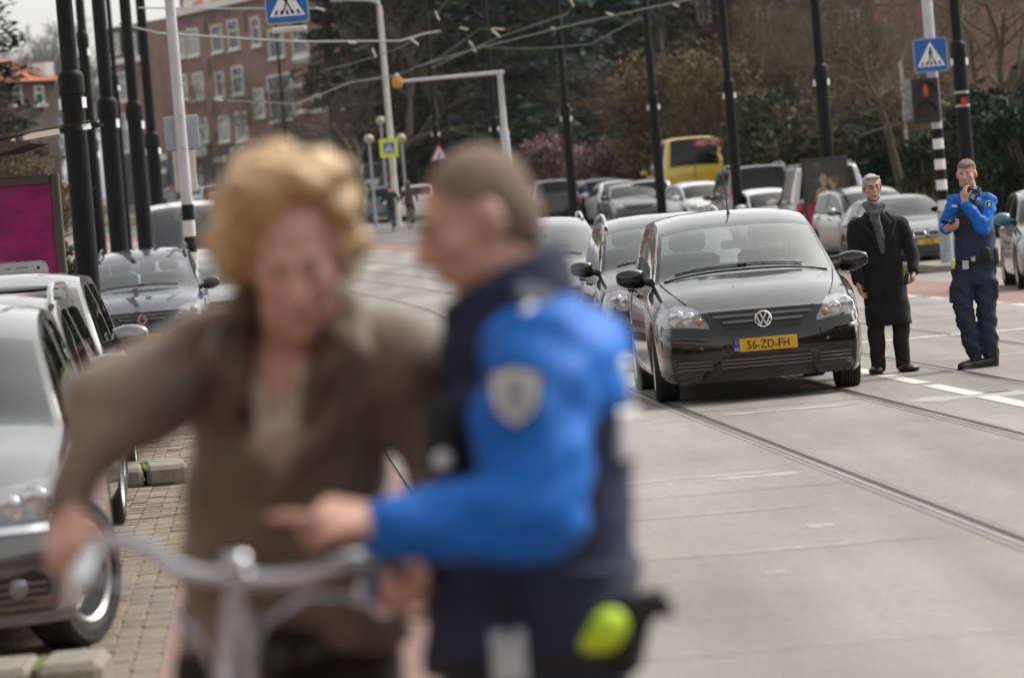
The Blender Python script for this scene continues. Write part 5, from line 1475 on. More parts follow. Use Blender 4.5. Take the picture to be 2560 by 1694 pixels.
# --- third car, silver white estate with rails
SUV = scaled(WAGON, 4.5, 1.82, 1.66)
c3, b3 = car('silver_car', 'pale silver estate car third in the queue, partly behind the blue sleeve', (.42, 49.0, 0), .05, SUV, P_silver, n=56, rails=(2.3, 4.0), wipers=True, plate_f='')

# --- parked cars on the left
A_ = scaled(HATCH, 4.0, 1.76, 1.47)
cA, bA = car('grey_car', 'silver grey hatchback nearest us at the lower left with spoked alloy wheel', (-2.79, 17.3, 0), .07, A_, P_mid, n=72, wipers=True, steer=-.42, gm=G_left, gms=G_dark, front=[(.42, .60), (.46, .70), (.58, .745), (.74, .755), (.80, .73), (.80, .66), (.70, .61), (.55, .585)], group=None)
bA.patch('chrome_strip', [(-.80, .555), (-.80, .585), (.80, .585), (.80, .555)], 'F', .012, m_chrome, cA, 20, 1)
bA.patch('lower_lip', [(-.78, .20), (-.80, .245), (.80, .245), (.78, .20)], 'F', .03, m_grbar, cA, 20, 2)
for sx in (1, -1):
    q = MB(); q.build
    o = MB(); o.ell((0, 0, 0), (.042, .012, .038)); o.build('fog_lamp', m_lampbase, cA, 60, loc=bA.at(sx * .60, .34, 'F', .01))
B_ = scaled(WAGON, 4.2, 1.74, 1.46)
cB, bB = car('silver_car', 'silver estate with roof rails, second parked car from the lower left', (-3.22, 22.0, 0), .05, B_, P_silver2, n=56, rails=(2.0, 3.6), steer=.26, gm=G_left, gms=G_dark, wipers=True, railmat=P_silver)
C_ = scaled(WAGON, 4.2, 1.78, 1.56)
cC, bC = car('white_car', 'pale silver family car third in the parked row at the left', (-3.60, 26.7, 0), .06, C_, P_silver, n=56, gm=G_left, gms=G_dark, wipers=True, rails=None, steer=-.1)
bC.patch('sun_visor_strip', [(-.5, 1.44), (-.5, 1.455), (.5, 1.455), (.5, 1.44)], 'F', .01, m_plas, cC, 12, 1)
ESP = scaled(HATCH, 4.5, 1.80, 1.70, bf=.91, tum=.30)
ESP['platez'] = .44
cD, bD = car('blue_grey_car', 'dark blue grey people carrier with roof rails and plate 87-LL-L', (W(350, 800, 55).x, 56.2, 0), .06, ESP, P_dkblue, n=64, plate_f='87-LL-LB', wipers=True, rails=(2.1, 4.0), gm=G_lilac, railmat=m_plas)
p = bD.at(0, .70, 'F', .03); q = MB()
for k, (w_, h_) in enumerate(((.062, .085),)):
    for a, c in (((0, h_), (w_, 0)), ((w_, 0), (0, -h_)), ((0, -h_), (-w_, 0)), ((-w_, 0), (0, h_))):
        a_, c_ = Vector((a[0], 0, a[1])), Vector((c[0], 0, c[1])); n_ = (c_ - a_).normalized(); R_ = Matrix((n_, Vector((0, 1, 0)), n_.cross(Vector((0, 1, 0))))).transposed()
        q.box((a_ + c_) / 2, ((c_ - a_).length, .02, .034), R_)
q.build('diamond_badge', m_chrome, cD, loc=p)
cE, bE = car('silver_car', 'silver hatchback with bright bonnet behind the blue grey people carrier', (W(520, 690, 66).x, 66.5, 0), .08, scaled(HATCH, 4.0, 1.7, 1.5), P_silver, n=44)
BUS = scaled(VAN, 5.2, 2.0, 2.62); 
cF, bF = car('white_van', 'white van with a wide pale windscreen behind the banded foot of the sign post', (W(450, 560, 76).x, 77.5, 0), .08, BUS, P_white, cat='van', n=44, gm=G_lilac, panel_from=2.2, front=[(.56, .74), (.58, .92), (.70, .95), (.80, .92), (.80, .76)])
cG, bG = car('white_car', 'white car behind the left tram poles', (W(318, 545, 84).x, 86, gz(86)), .08, scaled(HATCH, 4.0, 1.7, 1.5), P_white, n=36, interior=False)

# --- the far left row past the bend and the right hand side
def pxcar(px, Y): return (W(px, 520, Y).x, Y, gz(Y))
SL = .026   # street slope tilts the far cars
car('white_car', 'silver white hatchback facing us, left of the dark saloon with yellow plate', pxcar(2165, 86.1), .16, scaled(HATCH, 4.2, 1.78, 1.60), P_silver, n=40, gm=G_mid, gms=G_dark)
bm_, bb = car('dark_saloon', 'dark saloon facing us behind the older man, windscreen mirroring trees', pxcar(2243, 79.2), .12, scaled(SEDAN, 4.6, 1.84, 1.45), P_grey, n=48, gm=G_mid, gms=G_dark, plate_f='GL-98', front=[(.50, .61), (.53, .69), (.72, .71), (.80, .67), (.76, .62)], grpoly=[(-.32, .56), (-.34, .66), (-.30, .70), (.30, .70), (.34, .66), (.32, .56)])
for sx in (1, -1):
    q = MB(); pts = []
    for k in range(17):
        a = 2 * PI * k / 16; pts.append(bb.at(sx * .155 + .135 * math.copysign(abs(math.cos(a)) ** .6, math.cos(a)), .63 + .062 * math.copysign(abs(math.sin(a)) ** .6, math.sin(a)), 'F', .03))
    q.tube(pts, .016, 6); q.build('kidney_ring', m_chrome, bm_, 60)
wv, wb = car('white_van', 'white van with roof rack bars behind the couple poster', pxcar(2052, 92.2), PI + .02, scaled(VAN, 4.6, 1.95, 2.08, tum=.26), P_white, cat='van', n=40, gm=G_dark, gms=G_dark, panel_from=2.0, interior=False)
for yy in (-.5, .5, 1.4):
    q = MB(); q.box((0, yy, 2.03), (1.5, .06, .05)); q.build('rack_bar', m_alu, wv)
q = MB(); q.box((-.45, .5, 2.09), (.3, 3.0, .05)); q.box((.55, .5, 2.09), (.12, 3.0, .05)); q.build('ladder', m_alu, wv)
dv, db_ = car('dark_van', 'dark grey van seen from behind with tall red tail lights', pxcar(1876, 106.4), PI + .08, scaled(VAN, 4.7, 1.9, 1.95), P_grey, cat='van', n=44, gm=G_dark, gms=G_dark, interior=False, front=None, tailpoly=[(.74, .80), (.73, 1.38), (.80, 1.42), (.86, 1.36), (.865, .80)], rails=(2.0, 4.4))
db_.patch('white_lamp', [(.745, .80), (.74, .95), (.86, .95), (.865, .80)], 'B', .010, m_lamp, dv, 4, 3); db_.patch('white_lamp', [(-.745, .80), (-.74, .95), (-.86, .95), (-.865, .80)], 'B', .010, m_lamp, dv, 4, 3)
yv, yb = car('yellow_van', 'tall yellow minibus with BELBUS and ACTIEF lettering', pxcar(1717, 132.5), PI + .10, scaled(VAN, 5.2, 2.25, 2.68, header=1.6), P_yellow, cat='van', n=48, gm=G_dark, gms=G_dark, interior=False, tailpoly=[(.76, .70), (.755, 1.15), (.82, 1.17), (.87, 1.1), (.87, .72)])
# lettering above its rear windows
m_red_p = M('print_red', (.5, .02, .03), rough=.5); m_dk_p = M('print_dark', (.05, .04, .03), rough=.5)
p = yb.at(.50, 2.36, 'B', .012); text_obj('lettering', 'BELBUS', .17, m_dk_p, yv, p, (0, 0, PI), .95)
p = yb.at(-.52, 2.38, 'B', .02)
q = MB(); q.box((0, 0, .03), (.92, .01, .23)); bo = q.build('sign_board', m_red_p, yv, loc=p); text_obj('lettering', 'ACTIEF', .23, m_signwhite, bo, (0, .008, .03), (0, 0, PI), 1.0)
q = MB(); q.box((0, 0, -.125), (.76, .01, .085)); q.build('lower_line', m_dk_p, bo)
yb.patch('door_seam', [(-.012, .6), (.012, .6), (.012, 2.0), (-.012, 2.0)], 'B', .004, m_plas, yv, 1, 12)
db_.patch('door_number_ridge', [(-.5, .78), (.5, .78), (.5, .81), (-.5, .81)], 'B', .012, m_plas, dv, 8, 1)
small_cars = [
    ('white_car', 'small white hatchback facing us between the yellow minibus and dark van', 1752, 116, .22, scaled(HATCH, 3.7, 1.66, 1.48), P_white, False),
    ('white_car', 'small white car just left of the white van', 1922, 99.8, .2, scaled(HATCH, 3.6, 1.62, 1.46), P_white, False),
    ('navy_estate', 'navy blue estate seen from behind with red tail light', 1488, 135, PI + .16, scaled(WAGON, 4.5, 1.76, 1.5), P_navy, True),
    ('white_car', 'white saloon seen from behind next to the navy estate', 1540, 131, PI + .14, scaled(SEDAN, 4.4, 1.74, 1.43), P_white, True),
    ('grey_car', 'dark grey car with reflecting side, left of the yellow minibus', 1578, 125, .10, scaled(HATCH, 4.2, 1.74, 1.45), P_grey, False),
    ('silver_car', 'silver car with red tail light in front of the yellow minibus', 1612, 126.5, PI + .1, scaled(HATCH, 4.0, 1.7, 1.47), P_silver, True),
    ('black_car', 'black estate seen from behind just right of the shaved head', 1385, 134, PI + .05, scaled(WAGON, 4.4, 1.8, 1.62), P_black2, True),
    ('green_car', 'pale green estate seen from behind at the far end of the street', 912, 178, PI - .02, scaled(WAGON, 4.4, 1.72, 1.48), P_green, True),
    ('teal_car', 'dark teal hatchback seen from behind beside the cyclists', 962, 162, PI - .02, scaled(HATCH, 4.1, 1.72, 1.48), P_teal, True),
    ('silver_car', 'silver car at the far end of the street, left of the green estate', 868, 190, PI - .02, scaled(SEDAN, 4.3, 1.7, 1.42), P_silver, True),
    ('white_car', 'white car beyond the second cyclist, near the shaved forehead', 1052, 160, PI - .02, scaled(HATCH, 4.0, 1.7, 1.45), P_white, True),
    ('white_car', 'white car parked in front of the far shops', 505, 228, PI + .5, scaled(HATCH, 4.0, 1.7, 1.45), P_white, True),
    ('black_car', 'dark car parked in front of the far shops', 425, 236, PI + .5, scaled(HATCH, 4.0, 1.7, 1.45), P_black2, True),
]
for nm, lab, px, Y, yaw, sp, pm, rr in small_cars:
    car(nm, lab, pxcar(px, Y), yaw, sp, pm, n=34, interior=False, gm=G_mid, gms=G_dark, plate_r='' if rr and nm != 'navy_estate' else None, lower=False, handles=False)
fv, fvb = car('white_van', 'white van far away left of the lamp post', pxcar(948, 196), PI + .05, scaled(VAN, 5, 2.0, 2.2), P_white, cat='van', n=30, interior=False, gms=G_dark, lower=False, handles=False)
re_, rb_ = car('grey_brown_car', 'grey brown car with teal mirror cut by the right edge', (W(2706, 690, 57).x, 58.6, 0), -.05, scaled(HATCH, 4.1, 1.74, 1.5), P_grey, gm=G_mid, gms=G_dark, n=48, mirrors=False)
m_tealm = paint('paint_teal_mirror', (.02, .16, .19)); mirror(re_, rb_, -1, HATCH['cowl'] + .25, 1.06, m_tealm, 1.1); mirror(re_, rb_, 1, HATCH['cowl'] + .25, 1.06, m_tealm, 1.1)
# ------------------------------------------------------------------ people
m_skin = M('skin', (.56, .315, .235), rough=.5, var=.14, scale=16, sss=.08)
m_skin2 = M('skin_ruddy', (.60, .33, .25), rough=.5, var=.16, scale=14, sss=.08)
m_lip = M('lips', (.30, .10, .085), rough=.45)
m_eye = M('eye_white', (.55, .52, .48), rough=.25)
m_iris = M('iris', (.03, .03, .035), rough=.2)
m_blond = M('blond_hair', (.74, .54, .30), rough=.5, base2=(.40, .25, .11), scale=11, bump=.8, bscale=45, stretch=(1, 1, .45))
m_buzz = M('cropped_hair', (.27, .19, .14), rough=.8, var=.25, scale=60, bump=.6, bscale=300)
m_whitehair = M('white_hair', (.46, .44, .40), rough=.55, var=.3, scale=40, bump=.6, bscale=120, stretch=(2, 2, .5))
m_brownhair = M('brown_hair', (.07, .042, .024), rough=.55, var=.4, scale=40, bump=.6, bscale=120)
m_jacketb = M('brown_jacket', (.23, .17, .115), rough=.7, var=.35, scale=5, bump=.35, bscale=26, sheen=.15, base2=(.11, .078, .052))
m_leop = M('leopard_print', (.20, .125, .075), rough=.8, base2=(.010, .007, .005), scale=20)
m_blouse = M('speckled_blouse', (.66, .55, .45), rough=.85, base2=(.30, .22, .16), scale=26)
m_dktrous = M('dark_trousers', (.016, .012, .010), rough=.85, var=.3)
m_policeblue = M('uniform_blue', (.008, .145, .56), rough=.62, var=.18, scale=4, bump=.4, bscale=22, spec=.3)
m_navy = M('uniform_navy', (.016, .022, .055), rough=.75, var=.25, scale=6, bump=.3, bscale=24)
m_navy2 = M('vest_navy', (.022, .030, .072), rough=.8, var=.22, scale=5, bump=.3, bscale=30)
m_coat = M('wool_coat', (.0085, .0085, .0095), rough=.92, var=.3, scale=12, bump=.3, bscale=200, sheen=.05)
m_scarf = M('grey_scarf', (.17, .17, .18), rough=.95, base2=(.07, .07, .075), scale=22, bump=.5, bscale=60)
m_shoe = M('black_leather', (.012, .011, .011), rough=.38, var=.3, scale=12, bump=.2, bscale=40)
m_belt = M('black_nylon', (.010, .010, .011), rough=.7, var=.25)
m_hivis = M('hivis_yellow', (.55, .78, .02), rough=.6, var=.12)
m_reflec = M('reflective_grey', (.74, .74, .74), rough=.5, var=.2, scale=30)
m_card = M('card_white', (.5, .55, .58), rough=.3, var=.15, scale=20)
m_jeans = M('jeans', (.05, .07, .12), rough=.85, var=.25)
m_darkj = M('dark_jacket', (.022, .02, .021), rough=.85, var=.25)
m_brownj = M('brown_clothes', (.08, .055, .04), rough=.9, var=.3)
m_shirt = M('pale_shirt', (.4, .42, .48), rough=.85)

def face_frame(f, up=(0, 0, 1)):
    """columns x, y, z with the face looking along -y"""
    f = Vector(f).normalized(); u = Vector(up); x = f.cross(u); x = -x.normalized() if False else u.cross(-f).normalized() * 1.0
    y = -f; x = y.cross(u).normalized(); z = x.cross(y).normalized()
    return Matrix((x, y, z)).transposed()
def head_shape(mb, c, R, s=1.0, jaw=1.0):
    def e(p, r): mb.ell(c + R @ (Vector(p) * s), tuple(q * s for q in r), R, 16, 10)
    e((0, .016, .034), (.076, .096, .084)); e((0, -.018, -.018), (.066, .076, .098)); e((0, -.034, -.070), (.050 * jaw, .056, .044)); e((0, -.072, -.094), (.024, .02, .019))
    for k in (-1, 1):
        e((k * .030, -.083, .034), (.027, .011, .008)); e((k * .038, -.060, -.016), (.024, .022, .030)); e((k * .079, .012, -.006), (.011, .023, .033)); e((k * .044, -.02, -.07), (.02, .04, .034))
    mb.cap(c + R @ (Vector((0, -.092, .024)) * s), .009 * s, c + R @ (Vector((0, -.116, -.022)) * s), .0145 * s)
    e((0, -.104, -.027), (.021, .014, .011)); e((0, -.094, -.055), (.025, .011, .0085)); e((0, -.091, -.067), (.022, .011, .008))
def head_parts(root, c, R, s=1.0, brow=None, lip=True):
    for k in (-1, 1):
        q = MB(); q.ell(c + R @ (Vector((k * .031, -.0845, .014)) * s), (.0125 * s, .009 * s, .0052 * s), R, 10, 8); e = q.build('eye', m_eye, root, 60)
        q = MB(); q.ell(c + R @ (Vector((k * .031, -.0915, .014)) * s), (.0062 * s, .004 * s, .0062 * s), R, 8, 6); q.build('iris', m_iris, e, 60)
        q = MB(); q.cap(c + R @ (Vector((k * .016, -.0965, .036)) * s), .0036 * s, c + R @ (Vector((k * .048, -.082, .040)) * s), .0028 * s, 6); q.build('eyebrow', brow or m_brownhair, root, 60)
    if lip:
        q = MB(); q.ell(c + R @ (Vector((0, -.0985, -.0605)) * s), (.021 * s, .006 * s, .0055 * s), R, 12, 6); q.build('lips', m_lip, root, 60)
def limb(mb, pts, rs, n=14):
    for a, b, r0, r1 in zip(pts[:-1], pts[1:], rs[:-1], rs[1:]): mb.cap(a, r0, b, r1, n)
def hand_shape(mb, wrist, f, n, t, curls=(25, 30, 35, 40), straight=(), s=1.0, thumb=(.55, .75, .35), tcurl=.3):
    """f: finger direction, n: way the fingers curl, t: thumb side"""
    f = Vector(f).normalized(); n = Vector(n); n = (n - f * n.dot(f)).normalized(); t0 = Vector(t); t = f.cross(n); t = t if t.dot(t0) > 0 else -t
    wrist = Vector(wrist)
    lens = (.074, .082, .076, .060); offs = (.030, .010, -.010, -.029); kn = (.088, .091, .086, .078)
    for i in range(4):
        k = wrist + f * kn[i] * s + t * offs[i] * s
        mb.cap(wrist + t * offs[i] * .55 * s + f * .005, .019 * s, k, .0125 * s, 10)
        c = math.radians(4 if i in straight else curls[i]); d = f.copy(); a = 0; p = k
        for j, fr in enumerate((.45, .32, .23)):
            a += c * (1.0 if j == 0 else 1.15); d = f * math.cos(a) + n * math.sin(a)
            q = p + d * lens[i] * fr * s; mb.cap(p, (.0098 - .0010 * j) * s, q, (.0090 - .0010 * j) * s, 8); p = q
    b = wrist + f * .022 * s + t * .026 * s; d = (t * thumb[0] + f * thumb[1] + n * thumb[2]).normalized()
    p = b + d * .048 * s; mb.cap(b, .016 * s, p, .0115 * s, 8); d2 = (d + n * tcurl + f * .25).normalized(); mb.cap(p, .0112 * s, p + d2 * .030 * s, .0085 * s, 8)
def rel(root_loc): 
    o = Vector(root_loc)
    return lambda px, py, Y: W(px, py, Y) - o
def shield(mb, w, h):
    pts = [(-w, h * .55), (-w * .5, h * .62), (0, h * .72), (w * .5, h * .62), (w, h * .55), (w * .98, 0), (w * .75, -h * .45), (0, -h * .85), (-w * .75, -h * .45), (-w * .98, 0)]
    return pts

# ---------------- woman with the bicycle, in front, out of focus
b0 = W(700, 1640, 6.78); base = (b0.x, 6.78, 0); J = rel(base)
wo = empty('person', base); tag(wo, 'woman with wavy blond hair in a brown jacket holding a bicycle', 'person')
hc = J(738, 648, 6.36); hR = face_frame((.04, -.93, -.36))
mb = MB(); head_shape(mb, hc, hR, 1.0)
limb(mb, [hc + Vector((0, .03, -.07)), J(715, 870, 6.55)], [.056, .064])
mb.ell(J(705, 930, 6.50), (.11, .07, .10)); mb.loft([(J(700, 1640, 6.78), .15, .10, 0), (J(715, 1250, 6.66), .13, .09, 0), (J(730, 980, 6.58), .15, .09, 0), (J(735, 880, 6.56), .12, .07, 0)])
shL, elL, wrL = J(480, 890, 6.55), J(262, 1045, 6.42), J(165, 1285, 6.30)
shR, elR, wrR = J(1005, 895, 6.58), J(1100, 1165, 6.58), J(1050, 1370, 6.34)
limb(mb, [J(700, 900, 6.56), shL, elL, wrL], [.06, .055, .042, .030]); limb(mb, [J(760, 900, 6.56), shR, elR, wrR], [.06, .055, .042, .030])
for sx in (-.09, .09): limb(mb, [Vector((sx, 0, .92)), Vector((sx, -.03, .5)), Vector((sx, .02, .1)), Vector((sx, -.12, .05))], [.08, .058, .045, .035])
gL, gR = J(158, 1378, 6.27), J(1018, 1425, 6.30)
hand_shape(mb, wrL + (gL - wrL) * .1, (gL - wrL) + Vector((.01, -.05, 0)), Vector((.15, -.7, -.75)), Vector((1, 0, 0)), curls=(50, 52, 55, 58), s=1.02, tcurl=.6)
hand_shape(mb, wrR + (gR - wrR) * .1, (gR - wrR) + Vector((-.01, -.05, 0)), Vector((-.15, -.7, -.75)), Vector((-1, 0, 0)), curls=(50, 52, 55, 58), s=1.02, tcurl=.6)
obj('body', setmat(blob(mb, .0065, 3), m_skin2), wo)
head_parts(wo, hc, hR, brow=m_blond)
mb = MB()
for px, py, Y, r in ((712, 488, 6.44, (.116, .125, .082)), (606, 550, 6.42, (.052, .095, .095)), (846, 550, 6.41, (.036, .085, .085)), (584, 605, 6.40, (.048, .085, .072)), (862, 595, 6.40, (.034, .080, .070)), (594, 655, 6.41, (.036, .06, .042)),
                    (690, 450, 6.31, (.085, .055, .040)), (628, 500, 6.29, (.045, .042, .050)), (668, 488, 6.285, (.045, .035, .032)), (622, 565, 6.33, (.030, .05, .05)), (765, 448, 6.32, (.065, .050, .034)), (848, 490, 6.34, (.028, .04, .06)), (720, 570, 6.52, (.115, .07, .12)), (665, 428, 6.42, (.07, .08, .05)), (775, 430, 6.42, (.065, .08, .045))):
    mb.ell(J(px, py, Y), r)
hme = setmat(blob(mb, .009, 2, wob=.013, wsc=28), m_blond); ho = obj('hair', hme, wo)
rg = np.random.default_rng(3); n = len(hme.vertices); co = np.empty(n * 3); hme.vertices.foreach_get('co', co); co = co.reshape(-1, 3); nr = np.empty(n * 3); hme.vertices.foreach_get('normal', nr); nr = nr.reshape(-1, 3)
ix = rg.integers(0, n, 5000); p0 = co[ix]; nn = nr[ix]; tg = np.cross(nn, rg.normal(size=(5000, 3))); tg /= np.linalg.norm(tg, axis=1)[:, None] + 1e-9
tg[:, 2] -= .5; q = MB(); ln = .008 + .016 * rg.random(5000)
for i in range(3000):
    a_ = Vector(p0[i] - nn[i] * .002); t_ = Vector(tg[i]).normalized(); n_ = Vector(nn[i]); w_ = t_.cross(n_) * .0011
    b_ = a_ + (t_ * .8 + n_ * .3) * ln[i]; c_ = b_ + (t_ * .9 + n_ * .05 - Vector((0, 0, .3))) * ln[i] * .7
    q.add([a_ - w_, a_ + w_, b_ + w_ * .8, b_ - w_ * .8, c_], [(0, 1, 2, 3), (3, 2, 4)])
tag(q.build('strands', m_blond, ho, recalc=False), kind='stuff')
mb = MB()
mb.loft([(J(733, 1606, 6.78), .212, .145, 0), (J(728, 1540, 6.76), .205, .14, 0), (J(718, 1350, 6.70), .186, .14, 0), (J(722, 1150, 6.64), .172, .13, 0), (J(735, 980, 6.60), .182, .125, 0), (J(740, 890, 6.58), .17, .10, 0), (J(738, 835, 6.58), .10, .08, 0), (J(736, 815, 6.58), .07, .07, 0)], sq=2.4)
limb(mb, [J(640, 880, 6.58), shL, elL, J(170, 1275, 6.31)], [.075, .083, .070, .048]); limb(mb, [J(840, 880, 6.58), shR, elR, J(1052, 1360, 6.36)], [.075, .083, .070, .048])
mb.cap(J(640, 850, 6.56), .07, J(500, 865, 6.56), .07); mb.cap(J(830, 850, 6.57), .07, J(990, 870, 6.58), .07)
jk = obj('jacket', setmat(blob(mb, .009, 3, wob=.026, wsc=7), m_jacketb), wo)
mb = MB(); limb(mb, [J(612, 800, 6.50), J(560, 880, 6.45), J(640, 1080, 6.47), J(690, 1210, 6.50)], [.034, .036, .030, .020]); obj('lapel', setmat(blob(mb, .008, 2), m_jacketb), jk)
mb = MB(); limb(mb, [J(868, 770, 6.52), J(880, 880, 6.46), J(780, 1080, 6.47), J(692, 1210, 6.50)], [.034, .036, .030, .020]); obj('lapel', setmat(blob(mb, .008, 2), m_jacketb), jk)
mb = MB(); limb(mb, [J(618, 760, 6.47), J(586, 870, 6.42), J(585, 985, 6.41), J(622, 1080, 6.43)], [.036, .038, .032, .018]); limb(mb, [J(855, 760, 6.48), J(842, 860, 6.42), J(800, 960, 6.41), J(760, 1050, 6.43)], [.032, .034, .028, .016]); mb.cap(J(650, 780, 6.60), .05, J(830, 780, 6.60), .05)
obj('scarf', setmat(blob(mb, .008, 2, wob=.003, wsc=30), m_leop), wo)
mb = MB(); limb(mb, [J(610, 940, 6.45), J(650, 1060, 6.45), J(688, 1150, 6.49)], [.034, .038, .026]); limb(mb, [J(770, 940, 6.45), J(735, 1050, 6.45), J(694, 1150, 6.49)], [.030, .036, .026])
obj('blouse', setmat(blob(mb, .008, 2), m_blouse), wo)
mb = MB(); mb.loft([(Vector((.02, 0, 1.02)), .19, .13, 0), (Vector((.02, 0, .86)), .20, .135, 0), (Vector((.02, 0, .78)), .19, .13, 0)])
for sx in (-.095, .095): limb(mb, [Vector((sx, 0, .88)), Vector((sx, -.03, .5)), Vector((sx, .02, .1))], [.10, .075, .065])
obj('trousers', setmat(blob(mb, .014, 3), m_dktrous), wo)
for sx in (-.095, .095):
    q = MB(); q.ell((sx, -.07, .045), (.048, .13, .045)); q.build('shoe', m_shoe, wo, 60)

# ---------------- bicycles
def bicycle(name, label, loc, yaw, mframe, hb=None, detail=True, mbar=None, tilt=0.0):
    t = empty(name, loc, rot=(0, tilt, yaw)); tag(t, label, 'bicycle')
    R_ = .345
    for y in (-.56, .52):
        q = MB(); q.tube([(0, y + R_ * math.cos(2 * PI * k / 32), R_ + R_ * math.sin(2 * PI * k / 32)) for k in range(33)], .019, 6, cap=False); wh = q.build('wheel', m_rubber, t, 60)
        q = MB(); q.tube([(0, y + (R_ - .03) * math.cos(2 * PI * k / 32), R_ + (R_ - .03) * math.sin(2 * PI * k / 32)) for k in range(33)], .011, 5, cap=False); q.tube([(-.04, y, R_), (.04, y, R_)], .02, 8); q.build('rim', m_alu, wh, 60)
        q = MB()
        for k in range(14):
            a = 2 * PI * k / 14; q.tube([(.02 * (-1) ** k, y, R_), (0, y + (R_ - .03) * math.cos(a), R_ + (R_ - .03) * math.sin(a))], .0018, 3, cap=False)
        q.build('spokes', m_steel, wh)
        q = MB(); q.grid([[Vector((dx, y + (R_ + .035) * math.cos(a), R_ + (R_ + .035) * math.sin(a))) for dx in (-.03, 0, .03)] for a in [math.radians(20 + (140 if y < 0 else 150) * k / 12) for k in range(13)]]); q.build('mudguard', mframe, t, 60)
    q = MB(); ht, hbm = Vector((0, -.36, .90)), Vector((0, -.40, .74)); st, bb = Vector((0, .20, .82)), Vector((0, .04, .29)); ax = Vector((0, .52, R_))
    for a, b in ((ht, hbm), (hbm, bb), (st, bb), (ht + (hbm - ht) * .5, bb + (st - bb) * .45)): q.tube([a, b], .019, 8)
    for sx in (-.05, .05): q.tube([bb, ax + Vector((sx, 0, 0))], .011, 6); q.tube([st + (bb - st) * .15, ax + Vector((sx, 0, 0))], .009, 6)
    q.build('frame', mframe, t, 60)
    q = MB()
    for sx in (-.045, .045): q.tube([(sx, -.405, .72), (sx, -.45, .55), (sx, -.56, R_)], .013, 7)
    q.tube([(-.05, -.405, .73), (.05, -.405, .73)], .016, 6); q.build('fork', mbar or m_alu, t, 60)
    pts = hb or [(-.30, -.05, 1.05), (-.27, -.17, 1.07), (-.2, -.3, 1.10), (-.08, -.37, 1.06), (0, -.37, 1.05), (.08, -.37, 1.06), (.2, -.3, 1.10), (.27, -.17, 1.07), (.30, -.05, 1.05)]
    q = MB(); q.tube(pts, .0150, 8); q.tube([ht, Vector((0, -.355, pts[4][2] if not hb else 1.06))], .0135, 8); q.box((0, -.365, pts[len(pts) // 2][2]), (.045, .036, .036), bev=.01); hbo = q.build('handlebar', mbar or m_alu, t, 60)
    for sx, e, e2 in ((-1, pts[0], pts[1]), (1, pts[-1], pts[-2])):
        e, e2 = Vector(e), Vector(e2); q = MB(); q.tube([e, e + (e2 - e).normalized() * .12], .017, 8); q.build('grip', m_rubber, t, 60)
    q = MB(); q.ell((0, .26, .93), (.095, .13, .04)); q.ell((0, .12, .93), (.03, .09, .03)); q.tube([(0, .22, .9), (0, .2, .8)], .014, 6); q.build('saddle', m_shoe, t, 60)
    q = MB(); q.tube([(-.09, .04, .29), (.09, .04, .29)], .02, 8); q.tube([(.09, .04, .29), (.09, .14, .18)], .012, 6); q.tube([(-.09, .04, .29), (-.09, -.06, .40)], .012, 6); q.box((.14, .14, .18), (.09, .06, .02)); q.box((-.14, -.06, .40), (.09, .06, .02)); q.build('crank', m_steel, t)
    q = MB(); q.box((0, .5, .76), (.14, .36, .012)); q.tube([(.05, .62, .76), (.05, .53, R_)], .006, 5); q.tube([(-.05, .62, .76), (-.05, .53, R_)], .006, 5); q.build('carrier', mframe, t)
    q = MB(); q.lathe([(.01, .05), (.04, .03), (.046, -.02), (.046, -.03)], axis='Y', n=14, c=(0, -.46, .86)); q.build('headlamp', m_chrome, t, 60)
    q = MB(); q.box((0, .90, .66), (.05, .03, .05)); q.build('rear_light', m_tail, t)
    return t
bk = Vector((W(600, 1440, 6.02).x, 6.02 + .365, 0))
def B_(px, py, Y): return W(px, py, Y) - bk
bar = [B_(182, 1384, 6.36), B_(205, 1378, 6.26), B_(232, 1368, 6.16), B_(290, 1350, 6.08), B_(372, 1368, 6.04), B_(455, 1428, 6.02), B_(530, 1442, 6.02), B_(600, 1447, 6.02), B_(680, 1449, 6.02), B_(760, 1442, 6.02), B_(870, 1400, 6.04), B_(940, 1392, 6.10), B_(978, 1415, 6.18), B_(1000, 1424, 6.26), B_(1016, 1430, 6.36)]
wb_ = bicycle('bicycle', 'city bicycle with curved silver handlebar held by the blond woman', bk, 0.0, m_black, hb=bar)
q = MB(); q.lathe([(.024, 0), (.024, .01), (.018, .022), (1e-3, .025)], n=16); q.build('bell', m_alu, wb_, 60, loc=B_(592, 1418, 6.0))
for sx, pts in ((-1, [(236, 1385, 6.08), (205, 1440, 6.05), (190, 1470, 6.12), (170, 1480, 6.28)]), (1, [(925, 1440, 6.04), (915, 1500, 6.0), (935, 1520, 6.1), (975, 1525, 6.26)])):
    q = MB(); q.tube([B_(*p) for p in pts], [.016, .020, .012, .008], 8); q.build('brake_lever', m_chrome, wb_, 60)
for pts in ([(910, 1490, 6.0), (760, 1490, 5.92), (660, 1560, 5.9), (600, 1690, 5.95)], [(230, 1440, 6.04), (400, 1500, 5.93), (500, 1600, 5.92), (545, 1700, 5.95)]):
    q = MB(); q.tube([B_(*p) for p in pts], .0045, 6); q.build('cable', m_greyplate, wb_, 60)
q = MB(); q.tube([B_(590, 1470, 6.02), B_(575, 1600, 6.03), B_(560, 1760, 6.0)], .0165, 10); q.build('stem', m_alu, wb_, 60)

